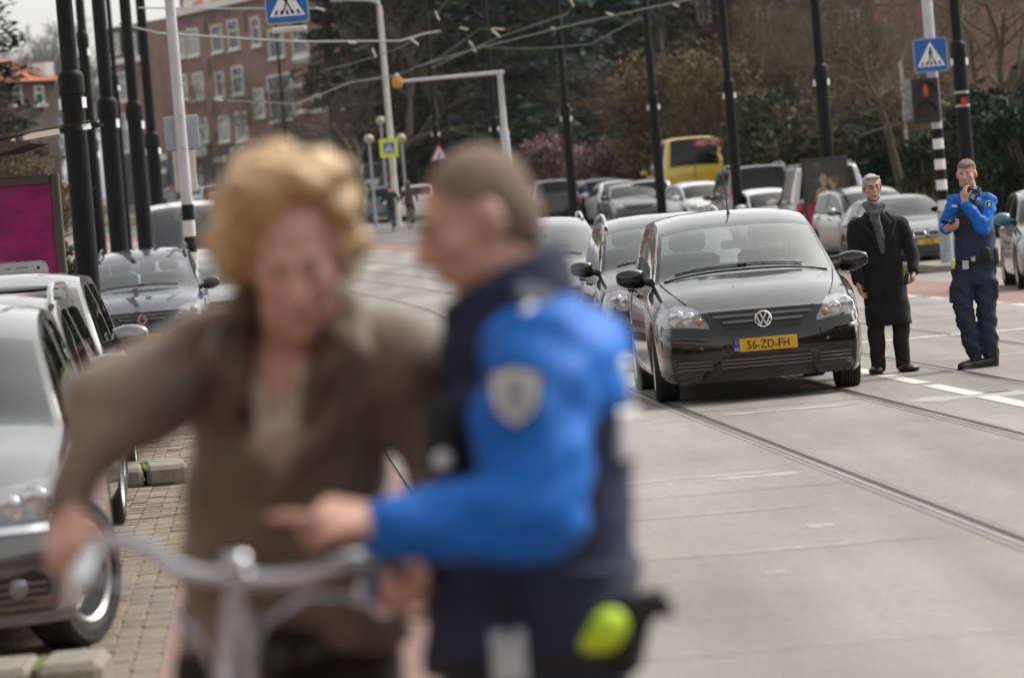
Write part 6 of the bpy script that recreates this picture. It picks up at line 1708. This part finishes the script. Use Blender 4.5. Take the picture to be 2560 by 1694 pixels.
# ---------------- policeman in front, seen from his left side, out of focus
b0 = W(1335, 1640, 6.42); base = (b0.x, 6.42, 0); J = rel(base)
pf = empty('person', base); tag(pf, 'police officer in blue uniform with shaved head pointing at the bicycle', 'person')
hc = J(1192, 556, 6.40); hR = face_frame((-.93, -.20, -.36), (-.30, 0, 1))
mb = MB(); head_shape(mb, hc, hR, .97, jaw=1.08)
limb(mb, [J(1250, 640, 6.42), J(1300, 800, 6.44)], [.068, .075])
mb.loft([(J(1335, 1640, 6.42), .11, .15, 0), (J(1335, 1200, 6.42), .11, .15, 0), (J(1330, 900, 6.42), .10, .16, 0)])
sh, el, wr = J(1372, 905, 6.20), J(1352, 1292, 6.06), J(985, 1312, 6.02)
limb(mb, [J(1330, 900, 6.4), sh, el, wr, J(950, 1310, 6.02)], [.07, .06, .048, .034, .032])
sh2, el2, wr2 = J(1250, 900, 6.68), J(1290, 1250, 6.74), J(1150, 1400, 6.70)
limb(mb, [J(1320, 900, 6.45), sh2, el2, wr2], [.06, .055, .042, .03])
wr_ = J(958, 1306, 6.02)
hand_shape(mb, wr_, Vector((-1, -.12, .28)), Vector((-.1, .35, -1)), Vector((.1, -.7, .8)), curls=(6, 62, 66, 66), straight=(0,), s=1.12, thumb=(.45, .85, .1))
hand_shape(mb, wr2, Vector((-.5, 0, -.8)), Vector((-.7, 0, .1)), Vector((0, -1, 0)), curls=(30, 32, 35, 38))
for sy in (-.1, .1): limb(mb, [Vector((0, sy, .95)), Vector((-.02, sy, .5)), Vector((.02, sy, .1)), Vector((-.12, sy, .05))], [.09, .06, .045, .035])
obj('body', setmat(blob(mb, .0065, 3), m_skin), pf)
head_parts(pf, hc, hR)
mb = MB(); s = .97
for p, r in (((0, .0225, .0445), (.0795, .0940, .0835)), ((0, .050, .004), (.074, .068, .080)), ((0, .058, -.04), (.056, .050, .05))): mb.ell(hc + hR @ (Vector(p) * s), tuple(q * s for q in r), hR)
obj('hair', setmat(blob(mb, .006, 2), m_buzz), pf)
mb = MB()
T = Matrix.Rotation(math.radians(-26), 3, 'Y')
mb.loft([(J(1282, 890, 6.43), .148, .125, 0, T), (J(1275, 820, 6.42), .140, .115, 0, T), (J(1260, 720, 6.41), .122, .103, 0, T), (J(1246, 680, 6.41), .117, .098, 0, T)], n=28)
obj('collar', setmat(blob(mb, .008, 3, wob=.004, wsc=20), m_navy), pf)
mb = MB()
mb.ell(J(1400, 900, 6.42), (.125, .235, .095)); mb.ell(J(1330, 880, 6.30), (.09, .14, .085)); mb.ell(J(1450, 950, 6.40), (.085, .20, .10))
mb.cap(J(1380, 840, 6.34), .075, J(1290, 850, 6.45), .06)
limb(mb, [sh, J(1325, 1085, 6.12), el, J(1180, 1302, 6.05), J(968, 1316, 6.02)], [.096, .100, .080, .070, .050])
limb(mb, [sh2, el2, wr2], [.09, .075, .05])
jk = obj('jacket', setmat(blob(mb, .009, 3, wob=.008, wsc=16), m_policeblue), pf)
mb = MB()
mb.loft([(J(1332, 1560, 6.42), .178, .20, 0), (J(1332, 1400, 6.42), .170, .205, 0), (J(1338, 1180, 6.42), .166, .20, 0), (J(1340, 1040, 6.42), .163, .195, 0), (J(1345, 950, 6.42), .15, .16, 0), (J(1345, 900, 6.42), .11, .12, 0)], n=32, sq=2.7)
vs = obj('vest', setmat(blob(mb, .010, 3, wob=.006, wsc=12), m_navy2), pf)
mb = MB(); mb.loft([(J(1335, 1640, 6.42), .182, .205, 0), (J(1335, 1560, 6.42), .186, .212, 0), (J(1335, 1425, 6.42), .180, .214, 0), (J(1335, 1395, 6.42), .172, .207, 0)], n=32, sq=2.7)
obj('hem', setmat(blob(mb, .010, 3, wob=.008, wsc=14), m_navy), pf)
mb = MB(); mb.loft([(J(1335, 1655, 6.42), .186, .21, 0), (J(1335, 1608, 6.42), .190, .214, 0)], n=32, sq=2.6); mb.build('belt', m_belt, pf, 60)
mb = MB(); mb.loft([(Vector((0, 0, 1.06)), .16, .19, 0), (Vector((0, 0, .85)), .16, .19, 0), (Vector((0, 0, .8)), .14, .17, 0)])
for sy in (-.1, .1): limb(mb, [Vector((0, sy, .88)), Vector((-.02, sy, .5)), Vector((.02, sy, .1))], [.11, .08, .07])
obj('trousers', setmat(blob(mb, .013, 3, wob=.006), m_navy), pf)
for sy in (-.1, .1):
    q = MB(); q.ell((-.07, sy, .05), (.14, .05, .05)); q.build('boot', m_shoe, pf, 60)
q = MB(); q.prism(shield(q, .044, .066), .006); bd = q.build('sleeve_badge', m_belt, pf, loc=J(1288, 985, 6.012), rot=(0, math.radians(6), .05))
q = MB(); q.prism(shield(q, .037, .057), .004); q.build('badge_field', m_reflec, bd, loc=(0, -.004, 0))
q = MB(); q.prism([(-.022, -.02), (-.018, .02), (0, .03), (.018, .02), (.022, -.02), (0, -.035)], .003); q.build('badge_emblem', m_greyplate, bd, loc=(0, -.007, 0))
q = MB(); q.box((0, 0, 0), (.075, .075, .02), Matrix.Rotation(.5, 3, 'X') @ Matrix.Rotation(.35, 3, 'Y'), bev=.008); q.build('shoulder_slide', m_navy, pf, loc=J(1338, 742, 6.22))
q = MB(); q.box((0, 0, 0), (.062, .06, .02), Matrix.Rotation(.5, 3, 'X') @ Matrix.Rotation(.35, 3, 'Y'), bev=.008); q.build('shoulder_badge', m_reflec, pf, loc=J(1350, 778, 6.19))
for px, py, Y, w_, h_, rz in ((1540, 950, 6.30, .075, .07, .85), (1568, 1085, 6.30, .06, .085, .85)):
    q = MB(); q.box((0, 0, 0), (w_, .02, h_), Matrix.Rotation(rz, 3, 'Z'), bev=.006); q.build('reflective_lettering', m_reflec, pf, loc=J(px, py, Y))
q = MB(); q.box((0, 0, 0), (.055, .05, .13), bev=.012); q.cap((0, 0, .06), .008, (.01, 0, .15), .006); q.build('radio', m_belt, pf, 50, loc=J(1108, 1090, 6.24))
q = MB(); q.box((0, 0, 0), (.028, .03, .03), bev=.008); q.build('radio_lens', m_reflec, pf, loc=J(1106, 1150, 6.20))
mb = MB(); mb.ell(J(1512, 1575, 6.24), (.045, .035, .036), Matrix.Rotation(-.4, 3, 'Y')); mb.ell(J(1470, 1600, 6.24), (.03, .03, .026))
obj('hivis_glove', setmat(blob(mb, .007, 2), m_hivis), pf)
mb = MB(); limb(mb, [J(1560, 1600, 6.26), J(1590, 1530, 6.26), J(1640, 1500, 6.26), J(1672, 1530, 6.26)], [.040, .030, .022, .012]); limb(mb, [J(1570, 1520, 6.28), J(1560, 1640, 6.28)], [.035, .035])
obj('holster', setmat(blob(mb, .007, 2), m_belt), pf)
q = MB(); q.box((0, 0, 0), (.055, .006, .085), bev=.003); q.build('identity_card', m_card, pf, loc=J(1272, 1640, 6.19))
q = MB(); q.tube([J(1278, 1430, 6.2), J(1272, 1600, 6.19)], .007, 6); q.build('lanyard', m_belt, pf)

# ---------------- older man in the long coat
YB = 34.2; g0 = W(2226, 924, YB); base = (g0.x, YB, 0); J = rel(base)
om = empty('person', base); tag(om, 'white haired man in a long black coat and grey scarf', 'person')
hc = J(2180, 470, YB); hR = face_frame((.13, -.98, -.06))
mb = MB(); head_shape(mb, hc, hR, 1.0)
limb(mb, [hc + Vector((0, .02, -.07)), J(2190, 545, YB)], [.052, .058])
mb.loft([(J(2214, 740, YB), .14, .10, 0), (J(2200, 640, YB), .15, .10, 0), (J(2192, 560, YB), .15, .08, 0), (J(2190, 545, YB), .07, .06, 0)])
a1, e1, w1 = J(2137, 567, YB), J(2134, 650, YB - .02), J(2146, 705, YB - .10)
a2, e2, w2 = J(2252, 560, YB), J(2280, 633, YB - .02), J(2283, 678, YB - .12)
limb(mb, [J(2190, 560, YB), a1, e1, w1], [.05, .05, .04, .029]); limb(mb, [J(2195, 560, YB), a2, e2, w2], [.05, .05, .04, .029])
hand_shape(mb, w1, Vector((.12, -.15, -1)), Vector((.6, -.3, 0)), Vector((.2, -1, 0)), curls=(16, 20, 24, 28), s=1.02)
hand_shape(mb, w2, Vector((-.25, -.3, -1)), Vector((-.9, -.3, .1)), Vector((-.3, -1, .1)), curls=(40, 42, 44, 46), s=1.02)
k1, f1 = J(2190, 830, YB), J(2196, 915, YB); k2, f2_ = J(2252, 825, YB), J(2256, 908, YB)
limb(mb, [J(2198, 740, YB), k1, f1, f1 + Vector((0, -.02, -.01))], [.07, .05, .036, .03]); limb(mb, [J(2240, 740, YB), k2, f2_, f2_ + Vector((0, -.02, -.01))], [.07, .05, .04, .03])
obj('body', setmat(blob(mb, .006, 3), m_skin2), om)
head_parts(om, hc, hR, brow=m_whitehair)
mb = MB()
for p, r in (((0, .024, .050), (.081, .098, .078)), ((0, .05, .01), (.079, .07, .085)), ((.015, -.046, .094), (.052, .035, .018)), ((-.035, -.042, .090), (.033, .03, .018)), ((.074, .0, .03), (.011, .03, .045)), ((-.074, .0, .03), (.011, .03, .045))): mb.ell(hc + hR @ Vector(p), r, hR)
obj('hair', setmat(blob(mb, .006, 2, wob=.003, wsc=30), m_whitehair), om)
q = MB()
for k in (-1, 1):
    c_ = Vector((k * .032, -.103, .012)); q.tube([hc + hR @ (c_ + Vector((.0235 * math.cos(2 * PI * i / 14), 0, .0165 * math.sin(2 * PI * i / 14)))) for i in range(15)], .0024, 5, cap=False)
    q.tube([hc + hR @ Vector((k * .055, -.102, .018)), hc + hR @ Vector((k * .082, 0, .015))], .0022, 5)
q.tube([hc + hR @ Vector((-.009, -.106, .016)), hc + hR @ Vector((.009, -.106, .016))], .0024, 5); q.build('glasses', m_brown, om, 60)
mb = MB()
mb.loft([(J(2224, 812, YB), .205, .145, 0), (J(2219, 780, YB), .203, .145, 0), (J(2211, 715, YB), .196, .14, 0), (J(2203, 650, YB), .184, .135, 0), (J(2196, 600, YB), .195, .135, 0), (J(2193, 562, YB), .19, .115, 0), (J(2190, 540, YB), .12, .09, 0), (J(2188, 528, YB), .085, .08, 0)], sq=2.3)
limb(mb, [J(2160, 556, YB), a1, e1, J(2145, 702, YB - .09)], [.06, .072, .063, .052]); limb(mb, [J(2228, 552, YB), a2, e2, J(2284, 674, YB - .11)], [.06, .072, .063, .052])
ct = obj('coat', setmat(blob(mb, .009, 3, wob=.006, wsc=12), m_coat), om)
for k, pts in enumerate(([(2164, 532), (2150, 560), (2178, 585), (2206, 640)], [(2214, 530), (2236, 552), (2228, 580), (2208, 640)])):
    q = MB(); pp = [J(x, y, YB - .142 - .012 * (i in (1, 2))) for i, (x, y) in enumerate(pts)]
    q.tube(pp, [.012, .022, .02, .006], 6); q.build('lapel', m_coat, ct, 60)
q = MB(); q.tube([J(2207, 640, YB - .150), J(2211, 720, YB - .146), J(2224, 811, YB - .150)], .005, 5); q.build('front_edge', m_coat, ct)
for px, py in ((2163, 655), (2250, 645)):
    q = MB(); q.box((0, 0, 0), (.13, .02, .055), Matrix.Rotation(.08, 3, 'Y'), bev=.006); q.build('pocket_flap', m_coat, ct, loc=J(px, py, YB - .126))
q = MB(); q.ell((0, 0, 0), (.013, .006, .013), n=10, k=6); q.build('button', m_belt, ct, loc=J(2196, 598, YB - .152))
mb = MB(); 
rg_ = [J(2184 + 19 * math.cos(a), 513 + 2 * math.sin(a), YB - .02 - .085 * math.sin(a)) for a in np.linspace(0, 2 * PI, 13)]
limb(mb, rg_, [.036] * 13); limb(mb, [J(2168, 516, YB - .085), J(2188, 545, YB - .13), J(2200, 590, YB - .135), J(2206, 628, YB - .128)], [.034, .040, .040, .030]); limb(mb, [J(2206, 514, YB - .09), J(2188, 536, YB - .14), J(2178, 548, YB - .14)], [.032, .034, .02])
obj('scarf', setmat(blob(mb, .007, 2, wob=.0025, wsc=26), m_scarf), om)
q = MB(); q.box((0, 0, 0), (.012, .006, .10), bev=.002); q.box((-.03, .001, .02), (.03, .004, .05)); q.build('shirt', m_shirt, om, loc=J(2199, 552, YB - .155))
mb = MB(); limb(mb, [J(2194, 770, YB), k1, J(2197, 916, YB)], [.085, .078, .066]); limb(mb, [J(2250, 765, YB), k2, J(2257, 909, YB)], [.085, .078, .066])
obj('trousers', setmat(blob(mb, .009, 3, wob=.006), m_dktrous), om)
for f_, dx in ((J(2190, 922, YB), -.02), (J(2262, 922, YB), .08)):
    q = MB(); q.ell((f_.x + dx * .4, -.06, .045), (.052 + abs(dx) * .6, .12, .042)); q.box((f_.x + dx * .4, -.05, .012), (.10 + abs(dx), .23, .022), bev=.008); q.build('shoe', m_shoe, om, 60)
ph = empty('mobile_phone', W(2266, 697, YB - .20)); q = MB(); q.box((0, 0, 0), (.035, .055, .105), Matrix.Rotation(.2, 3, 'Y'), bev=.008); q.build('case', m_belt, ph); tag(ph, 'dark phone held low in the hand of the man in the coat', 'phone')

# ---------------- police officer at the right
YB = 33.8; g0 = W(2448, 922, YB); base = (g0.x, YB, 0); J = rel(base)
po = empty('person', base); tag(po, 'police officer with navy vest standing by the tram rails', 'person')
hc = J(2416, 436, YB - .02); hR = face_frame((-.30, -.95, -.10), (.02, 0, 1))
mb = MB(); head_shape(mb, hc, hR, 1.05, jaw=1.15)
limb(mb, [hc + Vector((.01, .02, -.07)), J(2428, 495, YB + .01)], [.062, .068])
mb.loft([(J(2438, 650, YB), .14, .11, -.5), (J(2432, 580, YB), .14, .11, -.5), (J(2428, 510, YB), .16, .10, -.5), (J(2428, 492, YB), .08, .07, -.5)])
aL, eL, wL = J(2470, 506, YB - .04), J(2458, 570, YB - .16), J(2412, 505, YB - .24)
aR, eR, wR = J(2388, 506, YB - .02), J(2366, 566, YB + .0), J(2366, 572, YB - .20)
limb(mb, [J(2430, 505, YB), aL, eL, wL], [.06, .055, .045, .032]); limb(mb, [J(2425, 505, YB), aR, eR, wR], [.06, .055, .045, .032])
hand_shape(mb, wL, Vector((-.05, .10, 1)), Vector((.9, .6, .1)), Vector((-.3, -1, .2)), curls=(28, 32, 36, 40), s=1.05)
hand_shape(mb, wR, Vector((.75, -.65, .12)), Vector((.1, .4, .9)), Vector((-.3, -.6, .5)), curls=(34, 36, 38, 40), s=1.05)
hL, kL, fL = J(2460, 680, YB), J(2466, 770, YB - .03), J(2476, 872, YB + .02)
hRr, kR, fR = J(2410, 680, YB), J(2408, 770, YB - .06), J(2434, 868, YB - .02)
limb(mb, [hL, kL, fL, fL + Vector((-.01, 0, -.03))], [.085, .058, .040, .03]); limb(mb, [hRr, kR, fR, fR + Vector((-.01, 0, -.03))], [.085, .058, .040, .03])
obj('body', setmat(blob(mb, .006, 3), m_skin), po)
head_parts(po, hc, hR)
mb = MB()
for p, r in (((0, .026, .050), (.079, .097, .078)), ((0, .052, .005), (.076, .066, .085)), ((0, -.045, .084), (.060, .04, .022)), ((0, -.07, .078), (.035, .018, .018))): mb.ell(hc + hR @ (Vector(p) * 1.05), tuple(q * 1.05 for q in r), hR)
obj('hair', setmat(blob(mb, .006, 2, wob=.004, wsc=60), m_buzz), po)
mb = MB(); T = Matrix.Rotation(.35, 3, 'Y') @ Matrix.Rotation(.25, 3, 'X')
mb.loft([(J(2430, 502, YB), .118, .10, 0, T), (J(2428, 482, YB), .106, .095, 0, T), (J(2425, 464, YB - .01), .100, .095, 0, T)]); obj('collar', setmat(blob(mb, .007, 2, wob=.004, wsc=30), m_navy), po)
mb = MB()
mb.loft([(J(2440, 650, YB), .172, .138, -.5), (J(2436, 600, YB), .166, .135, -.5), (J(2430, 530, YB), .19, .125, -.5), (J(2428, 503, YB), .15, .10, -.5), (J(2428, 494, YB), .09, .08, -.5)])
limb(mb, [J(2446, 502, YB), aL, eL, J(2416, 512, YB - .23)], [.07, .082, .072, .052]); limb(mb, [J(2408, 502, YB), aR, eR, J(2366, 572, YB - .17)], [.07, .078, .070, .054])
jk = obj('jacket', setmat(blob(mb, .009, 3, wob=.008, wsc=19), m_policeblue), po)
mb = MB()
mb.loft([(J(2440, 632, YB), .178, .148, -.5), (J(2437, 590, YB), .176, .15, -.5), (J(2432, 545, YB), .184, .15, -.5), (J(2429, 515, YB), .165, .13, -.5), (J(2428, 503, YB), .12, .105, -.5)], sq=2.5)
obj('vest', setmat(blob(mb, .009, 2, wob=.005, wsc=13), m_navy2), po)
mb = MB(); mb.loft([(J(2441, 650, YB), .186, .152, -.5), (J(2440, 628, YB), .182, .152, -.5)], sq=2.4); mb.build('hem', m_navy, po, 60)
mb = MB(); mb.loft([(J(2442, 660, YB), .186, .152, -.5), (J(2441, 648, YB), .19, .156, -.5)], sq=2.4); mb.build('belt', m_belt, po, 60)
mb = MB(); mb.loft([(J(2442, 655, YB), .18, .14, -.5), (J(2437, 700, YB), .175, .14, -.5), (J(2436, 712, YB), .15, .12, -.5)])
limb(mb, [hL, J(2464, 725, YB - .01), kL, J(2468, 820, YB), fL + Vector((0, 0, -.03))], [.112, .104, .090, .086, .078]); limb(mb, [hRr, J(2408, 725, YB - .03), kR, J(2420, 820, YB - .05), fR + Vector((0, 0, -.03))], [.112, .104, .090, .084, .076])
obj('trousers', setmat(blob(mb, .009, 3, wob=.012, wsc=17), m_navy), po)
for px, py, dy in ((2478, 722, -.07), (2392, 735, -.09)):
    q = MB(); q.box((0, 0, 0), (.13, .05, .16), bev=.012); q.build('cargo_pocket', m_navy, po, loc=J(px, py, YB + dy + .02), rot=(0, .08, -.4))
for heel, toe in ((J(2484, 905, YB + .0), J(2428, 920, YB - .10)), (J(2440, 893, YB - .02), J(2406, 921, YB - .16))):
    mb = MB(); hz = Vector((heel.x, heel.y, .055)); tz = Vector((toe.x, toe.y, .042)); mb.cap(hz, .050, tz, .042); mb.cap(hz, .052, hz + Vector((-.012, .0, .20)), .066)
    R = Matrix.Rotation(math.atan2(tz.y - hz.y, tz.x - hz.x), 3, 'Z'); mb.box((hz + tz) / 2 - Vector((0, 0, .038)), ((tz - hz).length + .07, .085, .022), R)
    me = blob(mb, .007, 2); co = [v.co.z for v in me.vertices]
    for v in me.vertices: v.co.z = max(v.co.z, .004)
    obj('boot', setmat(me, m_shoe), po)
q = MB(); q.prism(shield(q, .035, .052), .006); bd = q.build('sleeve_badge', m_reflec, po, loc=J(2473, 512, YB - .140), rot=(.1, .12, .35))
q = MB(); q.prism(shield(q, .029, .044), .004); q.build('badge_field', m_belt, bd, loc=(0, -.003, 0)); q = MB(); q.prism([(-.014, -.014), (-.012, .016), (0, .022), (.012, .016), (.014, -.014), (0, -.026)], .003); q.build('badge_emblem', m_reflec, bd, loc=(0, -.006, 0))
q = MB(); q.box((0, 0, 0), (.055, .045, .13), Matrix.Rotation(.45, 3, 'Y'), bev=.012); q.tube([(.035, 0, .05), (.09, .02, .15)], .008, 6); q.build('radio', m_belt, po, 50, loc=J(2432, 500, YB - .22))
q = MB(); q.box((0, -.024, .03), (.035, .006, .045), Matrix.Rotation(.45, 3, 'Y')); q.build('radio_screen', m_greyplate, po, loc=J(2432, 500, YB - .22))
q = MB(); q.box((0, 0, 0), (.15, .02, .10), bev=.01); q.build('black_pouch', m_belt, po, loc=J(2412, 548, YB - .175), rot=(0, 0, -.45))
q = MB(); q.box((0, 0, 0), (.055, .008, .020)); q.build('chest_lettering', m_reflec, po, loc=J(2386, 515, YB - .115), rot=(0, .1, -.7))
q = MB(); q.box((0, 0, 0), (.10, .09, .17), bev=.025); q.build('holster', m_belt, po, 50, loc=J(2482, 640, YB - .07)); q = MB(); q.box((0, 0, 0), (.09, .07, .13), bev=.02); q.build('pouch', m_belt, po, 50, loc=J(2464, 636, YB - .15))
q = MB(); q.box((0, 0, 0), (.055, .006, .075), bev=.002); q.build('identity_card', m_card, po, loc=J(2414, 662, YB - .18), rot=(0, 0, -.2))
q = MB(); q.box((0, 0, 0), (.05, .03, .05), bev=.01); q.build('handcuffs', m_chrome, po, loc=J(2433, 646, YB - .185)); 
q = MB(); q.box((0, 0, 0), (.03, .03, .07), bev=.006); q.build('keys', m_fluo, po, loc=J(2382, 662, YB - .10))
ph = empty('mobile_phone', W(2367, 556, YB - .27)); q = MB(); q.box((0, 0, 0), (.10, .05, .018), Matrix.Rotation(.35, 3, 'Y') @ Matrix.Rotation(-.5, 3, 'X'), bev=.005); q.build('case', m_belt, ph); tag(ph, 'black phone in the raised hand of the right police officer', 'phone')

# ---------------- people inside the cars, cyclists and passers-by
def simple_person(loc, yaw, label, hair, top, legs, seated=False, scale=1.0, hands=None, lean=.0, longhair=False, riding=False, stride=.12):
    t = empty('person', loc, yaw); tag(t, label, 'person'); t.scale = (scale,) * 3
    mb = MB(); zh = 0 if not (seated or riding) else 0
    hip = Vector((0, 0, .92 if not (seated or riding) else (.42 if seated else .95))); ch = hip + Vector((0, -lean, .45)); hc = ch + Vector((0, -lean * .4, .30)); R = face_frame((0, -1, -.05))
    head_shape(mb, hc, R); limb(mb, [hc + Vector((0, .02, -.07)), ch + Vector((0, 0, .08))], [.055, .06])
    mb.loft([(hip, .14, .10, 0), (hip.lerp(ch, .5), .13, .10, 0), (ch, .15, .09, 0), (ch + Vector((0, 0, .08)), .08, .06, 0)])
    ar = []
    for k in (-1, 1):
        s_ = ch + Vector((k * .18, 0, .02)); w_ = Vector(hands[0 if k < 0 else 1]) if hands else hip + Vector((k * .25, -.05, -.05)); e_ = s_.lerp(w_, .5) + Vector((k * .06, .05, -.08)) if hands else s_.lerp(w_, .5) + Vector((k * .02, .03, 0))
        limb(mb, [ch, s_, e_, w_], [.06, .05, .04, .03]); hand_shape(mb, w_, (w_ - e_), Vector((-k * .3, -.3, -.6)), Vector((-k, 0, .3)), curls=(35, 38, 40, 42)); ar.append((s_, e_, w_))
    lg = []
    for k in (-1, 1):
        if seated: pts = [hip + Vector((k * .09, 0, 0)), hip + Vector((k * .11, -.42, .08)), hip + Vector((k * .11, -.60, -.22))]
        elif riding: pts = [hip + Vector((k * .08, 0, 0)), hip + Vector((k * .10, -.36, -.25 if k < 0 else -.12)), hip + Vector((k * .10, -.12, -.70 if k < 0 else -.48))]
        else: pts = [hip + Vector((k * .09, 0, 0)), hip + Vector((k * .09, -.02 + k * stride * .5, -.44)), hip + Vector((k * .09, k * stride, -.84))]
        limb(mb, pts + [pts[-1] + Vector((0, -.13, -.05))], [.08, .055, .042, .033]); lg.append(pts)
    obj('body', setmat(blob(mb, .008, 2), m_skin), t); head_parts(t, hc, R)
    mb = MB(); mb.ell(hc + Vector((0, .028, .045)), (.084, .10, .083)); mb.ell(hc + Vector((0, .055, -.01)), (.082, .07, .10))
    if longhair: mb.ell(hc + Vector((.06, .03, -.09)), (.045, .06, .12)); mb.ell(hc + Vector((-.06, .03, -.09)), (.045, .06, .12)); mb.ell(hc + Vector((0, .07, -.12)), (.08, .05, .14)); mb.ell(hc + Vector((.03, -.06, .085)), (.05, .03, .02))
    obj('hair', setmat(blob(mb, .009, 2, wob=.006, wsc=30), hair), t)
    mb = MB(); mb.loft([(hip - Vector((0, 0, .04)), .18, .14, 0), (hip.lerp(ch, .5), .165, .13, 0), (ch, .18, .12, 0), (ch + Vector((0, 0, .09)), .09, .075, 0)])
    for s_, e_, w_ in ar: limb(mb, [ch, s_, e_, e_.lerp(w_, .85)], [.08, .07, .06, .045])
    obj('jacket', setmat(blob(mb, .012, 3, wob=.006), top), t)
    mb = MB(); mb.ell(hip, (.16, .13, .13))
    for pts in lg: limb(mb, pts, [.10, .075, .06])
    obj('trousers', setmat(blob(mb, .013, 3), legs), t)
    for pts in lg:
        q = MB(); q.ell(pts[-1] + Vector((0, -.08, -.045)), (.045, .125, .045)); q.build('shoe', m_shoe, t, 60)
    return t
def in_car(car_root, sp, side, z=.18):
    y = sp['header'] - sp['L'] / 2 + .12; M_ = car_root.matrix_basis
    p = Euler(car_root.rotation_euler).to_matrix() @ Vector((side * .36, y, z)); return Vector(car_root.location) + p
simple_person(in_car(vw, HATCH, 1, .14), .03, 'driver with fair hair behind the wheel of the front black car', M('fair_hair', (.22, .14, .07), rough=.6, var=.3, scale=30), m_shirt, m_jeans, seated=True, hands=[(-.14, -.42, .66), (.14, -.42, .66)], longhair=True)
simple_person(in_car(c2, MPV, -1, .12), .045, 'dark haired passenger in the second black car', m_brownhair, m_darkj, m_jeans, seated=True, scale=.95)
p = pxcar(978, 144); c_ = (p[0], p[1], gz(p[1]))
bicycle('bicycle', 'dark city bicycle ridden away by the cyclist in the dark jacket', c_, PI + .05, m_black)
simple_person((c_[0], c_[1] - .24, c_[2]), PI + .05, 'cyclist in a dark jacket and jeans riding away, seen from behind', m_brownhair, m_darkj, m_jeans, riding=True, hands=[(-.30, -.42, 1.10), (.30, -.42, 1.10)], lean=.06)
p = pxcar(1024, 146); c_ = (p[0], p[1], gz(p[1]))
cb_ = bicycle('bicycle', 'reddish bicycle with green side bag ridden by the long haired cyclist', c_, PI - .1, M('bike_red', (.14, .04, .025), rough=.4))
q = MB(); q.box((-.12, .52, .55), (.12, .34, .34), bev=.03); q.build('side_bag', M('bag_green', (.06, .10, .03), rough=.8), cb_)
simple_person((c_[0], c_[1] - .24, c_[2]), PI - .1, 'cyclist with long brown hair in dark clothes riding away near the shaved forehead', m_brownhair, m_brownj, m_darkj, riding=True, hands=[(-.30, -.42, 1.10), (.30, -.42, 1.10)], lean=.05, longhair=True)
p = pxcar(520, 214); simple_person((p[0], p[1], gz(p[1])), 2.2, 'distant pedestrian in dark clothes with an orange bag near the shops', m_brownhair, m_darkj, m_dktrous)
p = pxcar(432, 208); simple_person((p[0], p[1], gz(p[1])), .6, 'distant pedestrian in pale clothes between the poles and the sign post', m_brownhair, m_shirt, m_jeans)
b0 = W(2203, 430, 118); bicycle('bicycle', 'bicycle parked behind the silver cars, only its handlebar showing', (b0.x, 118, gz(118)), .5, P_navy)
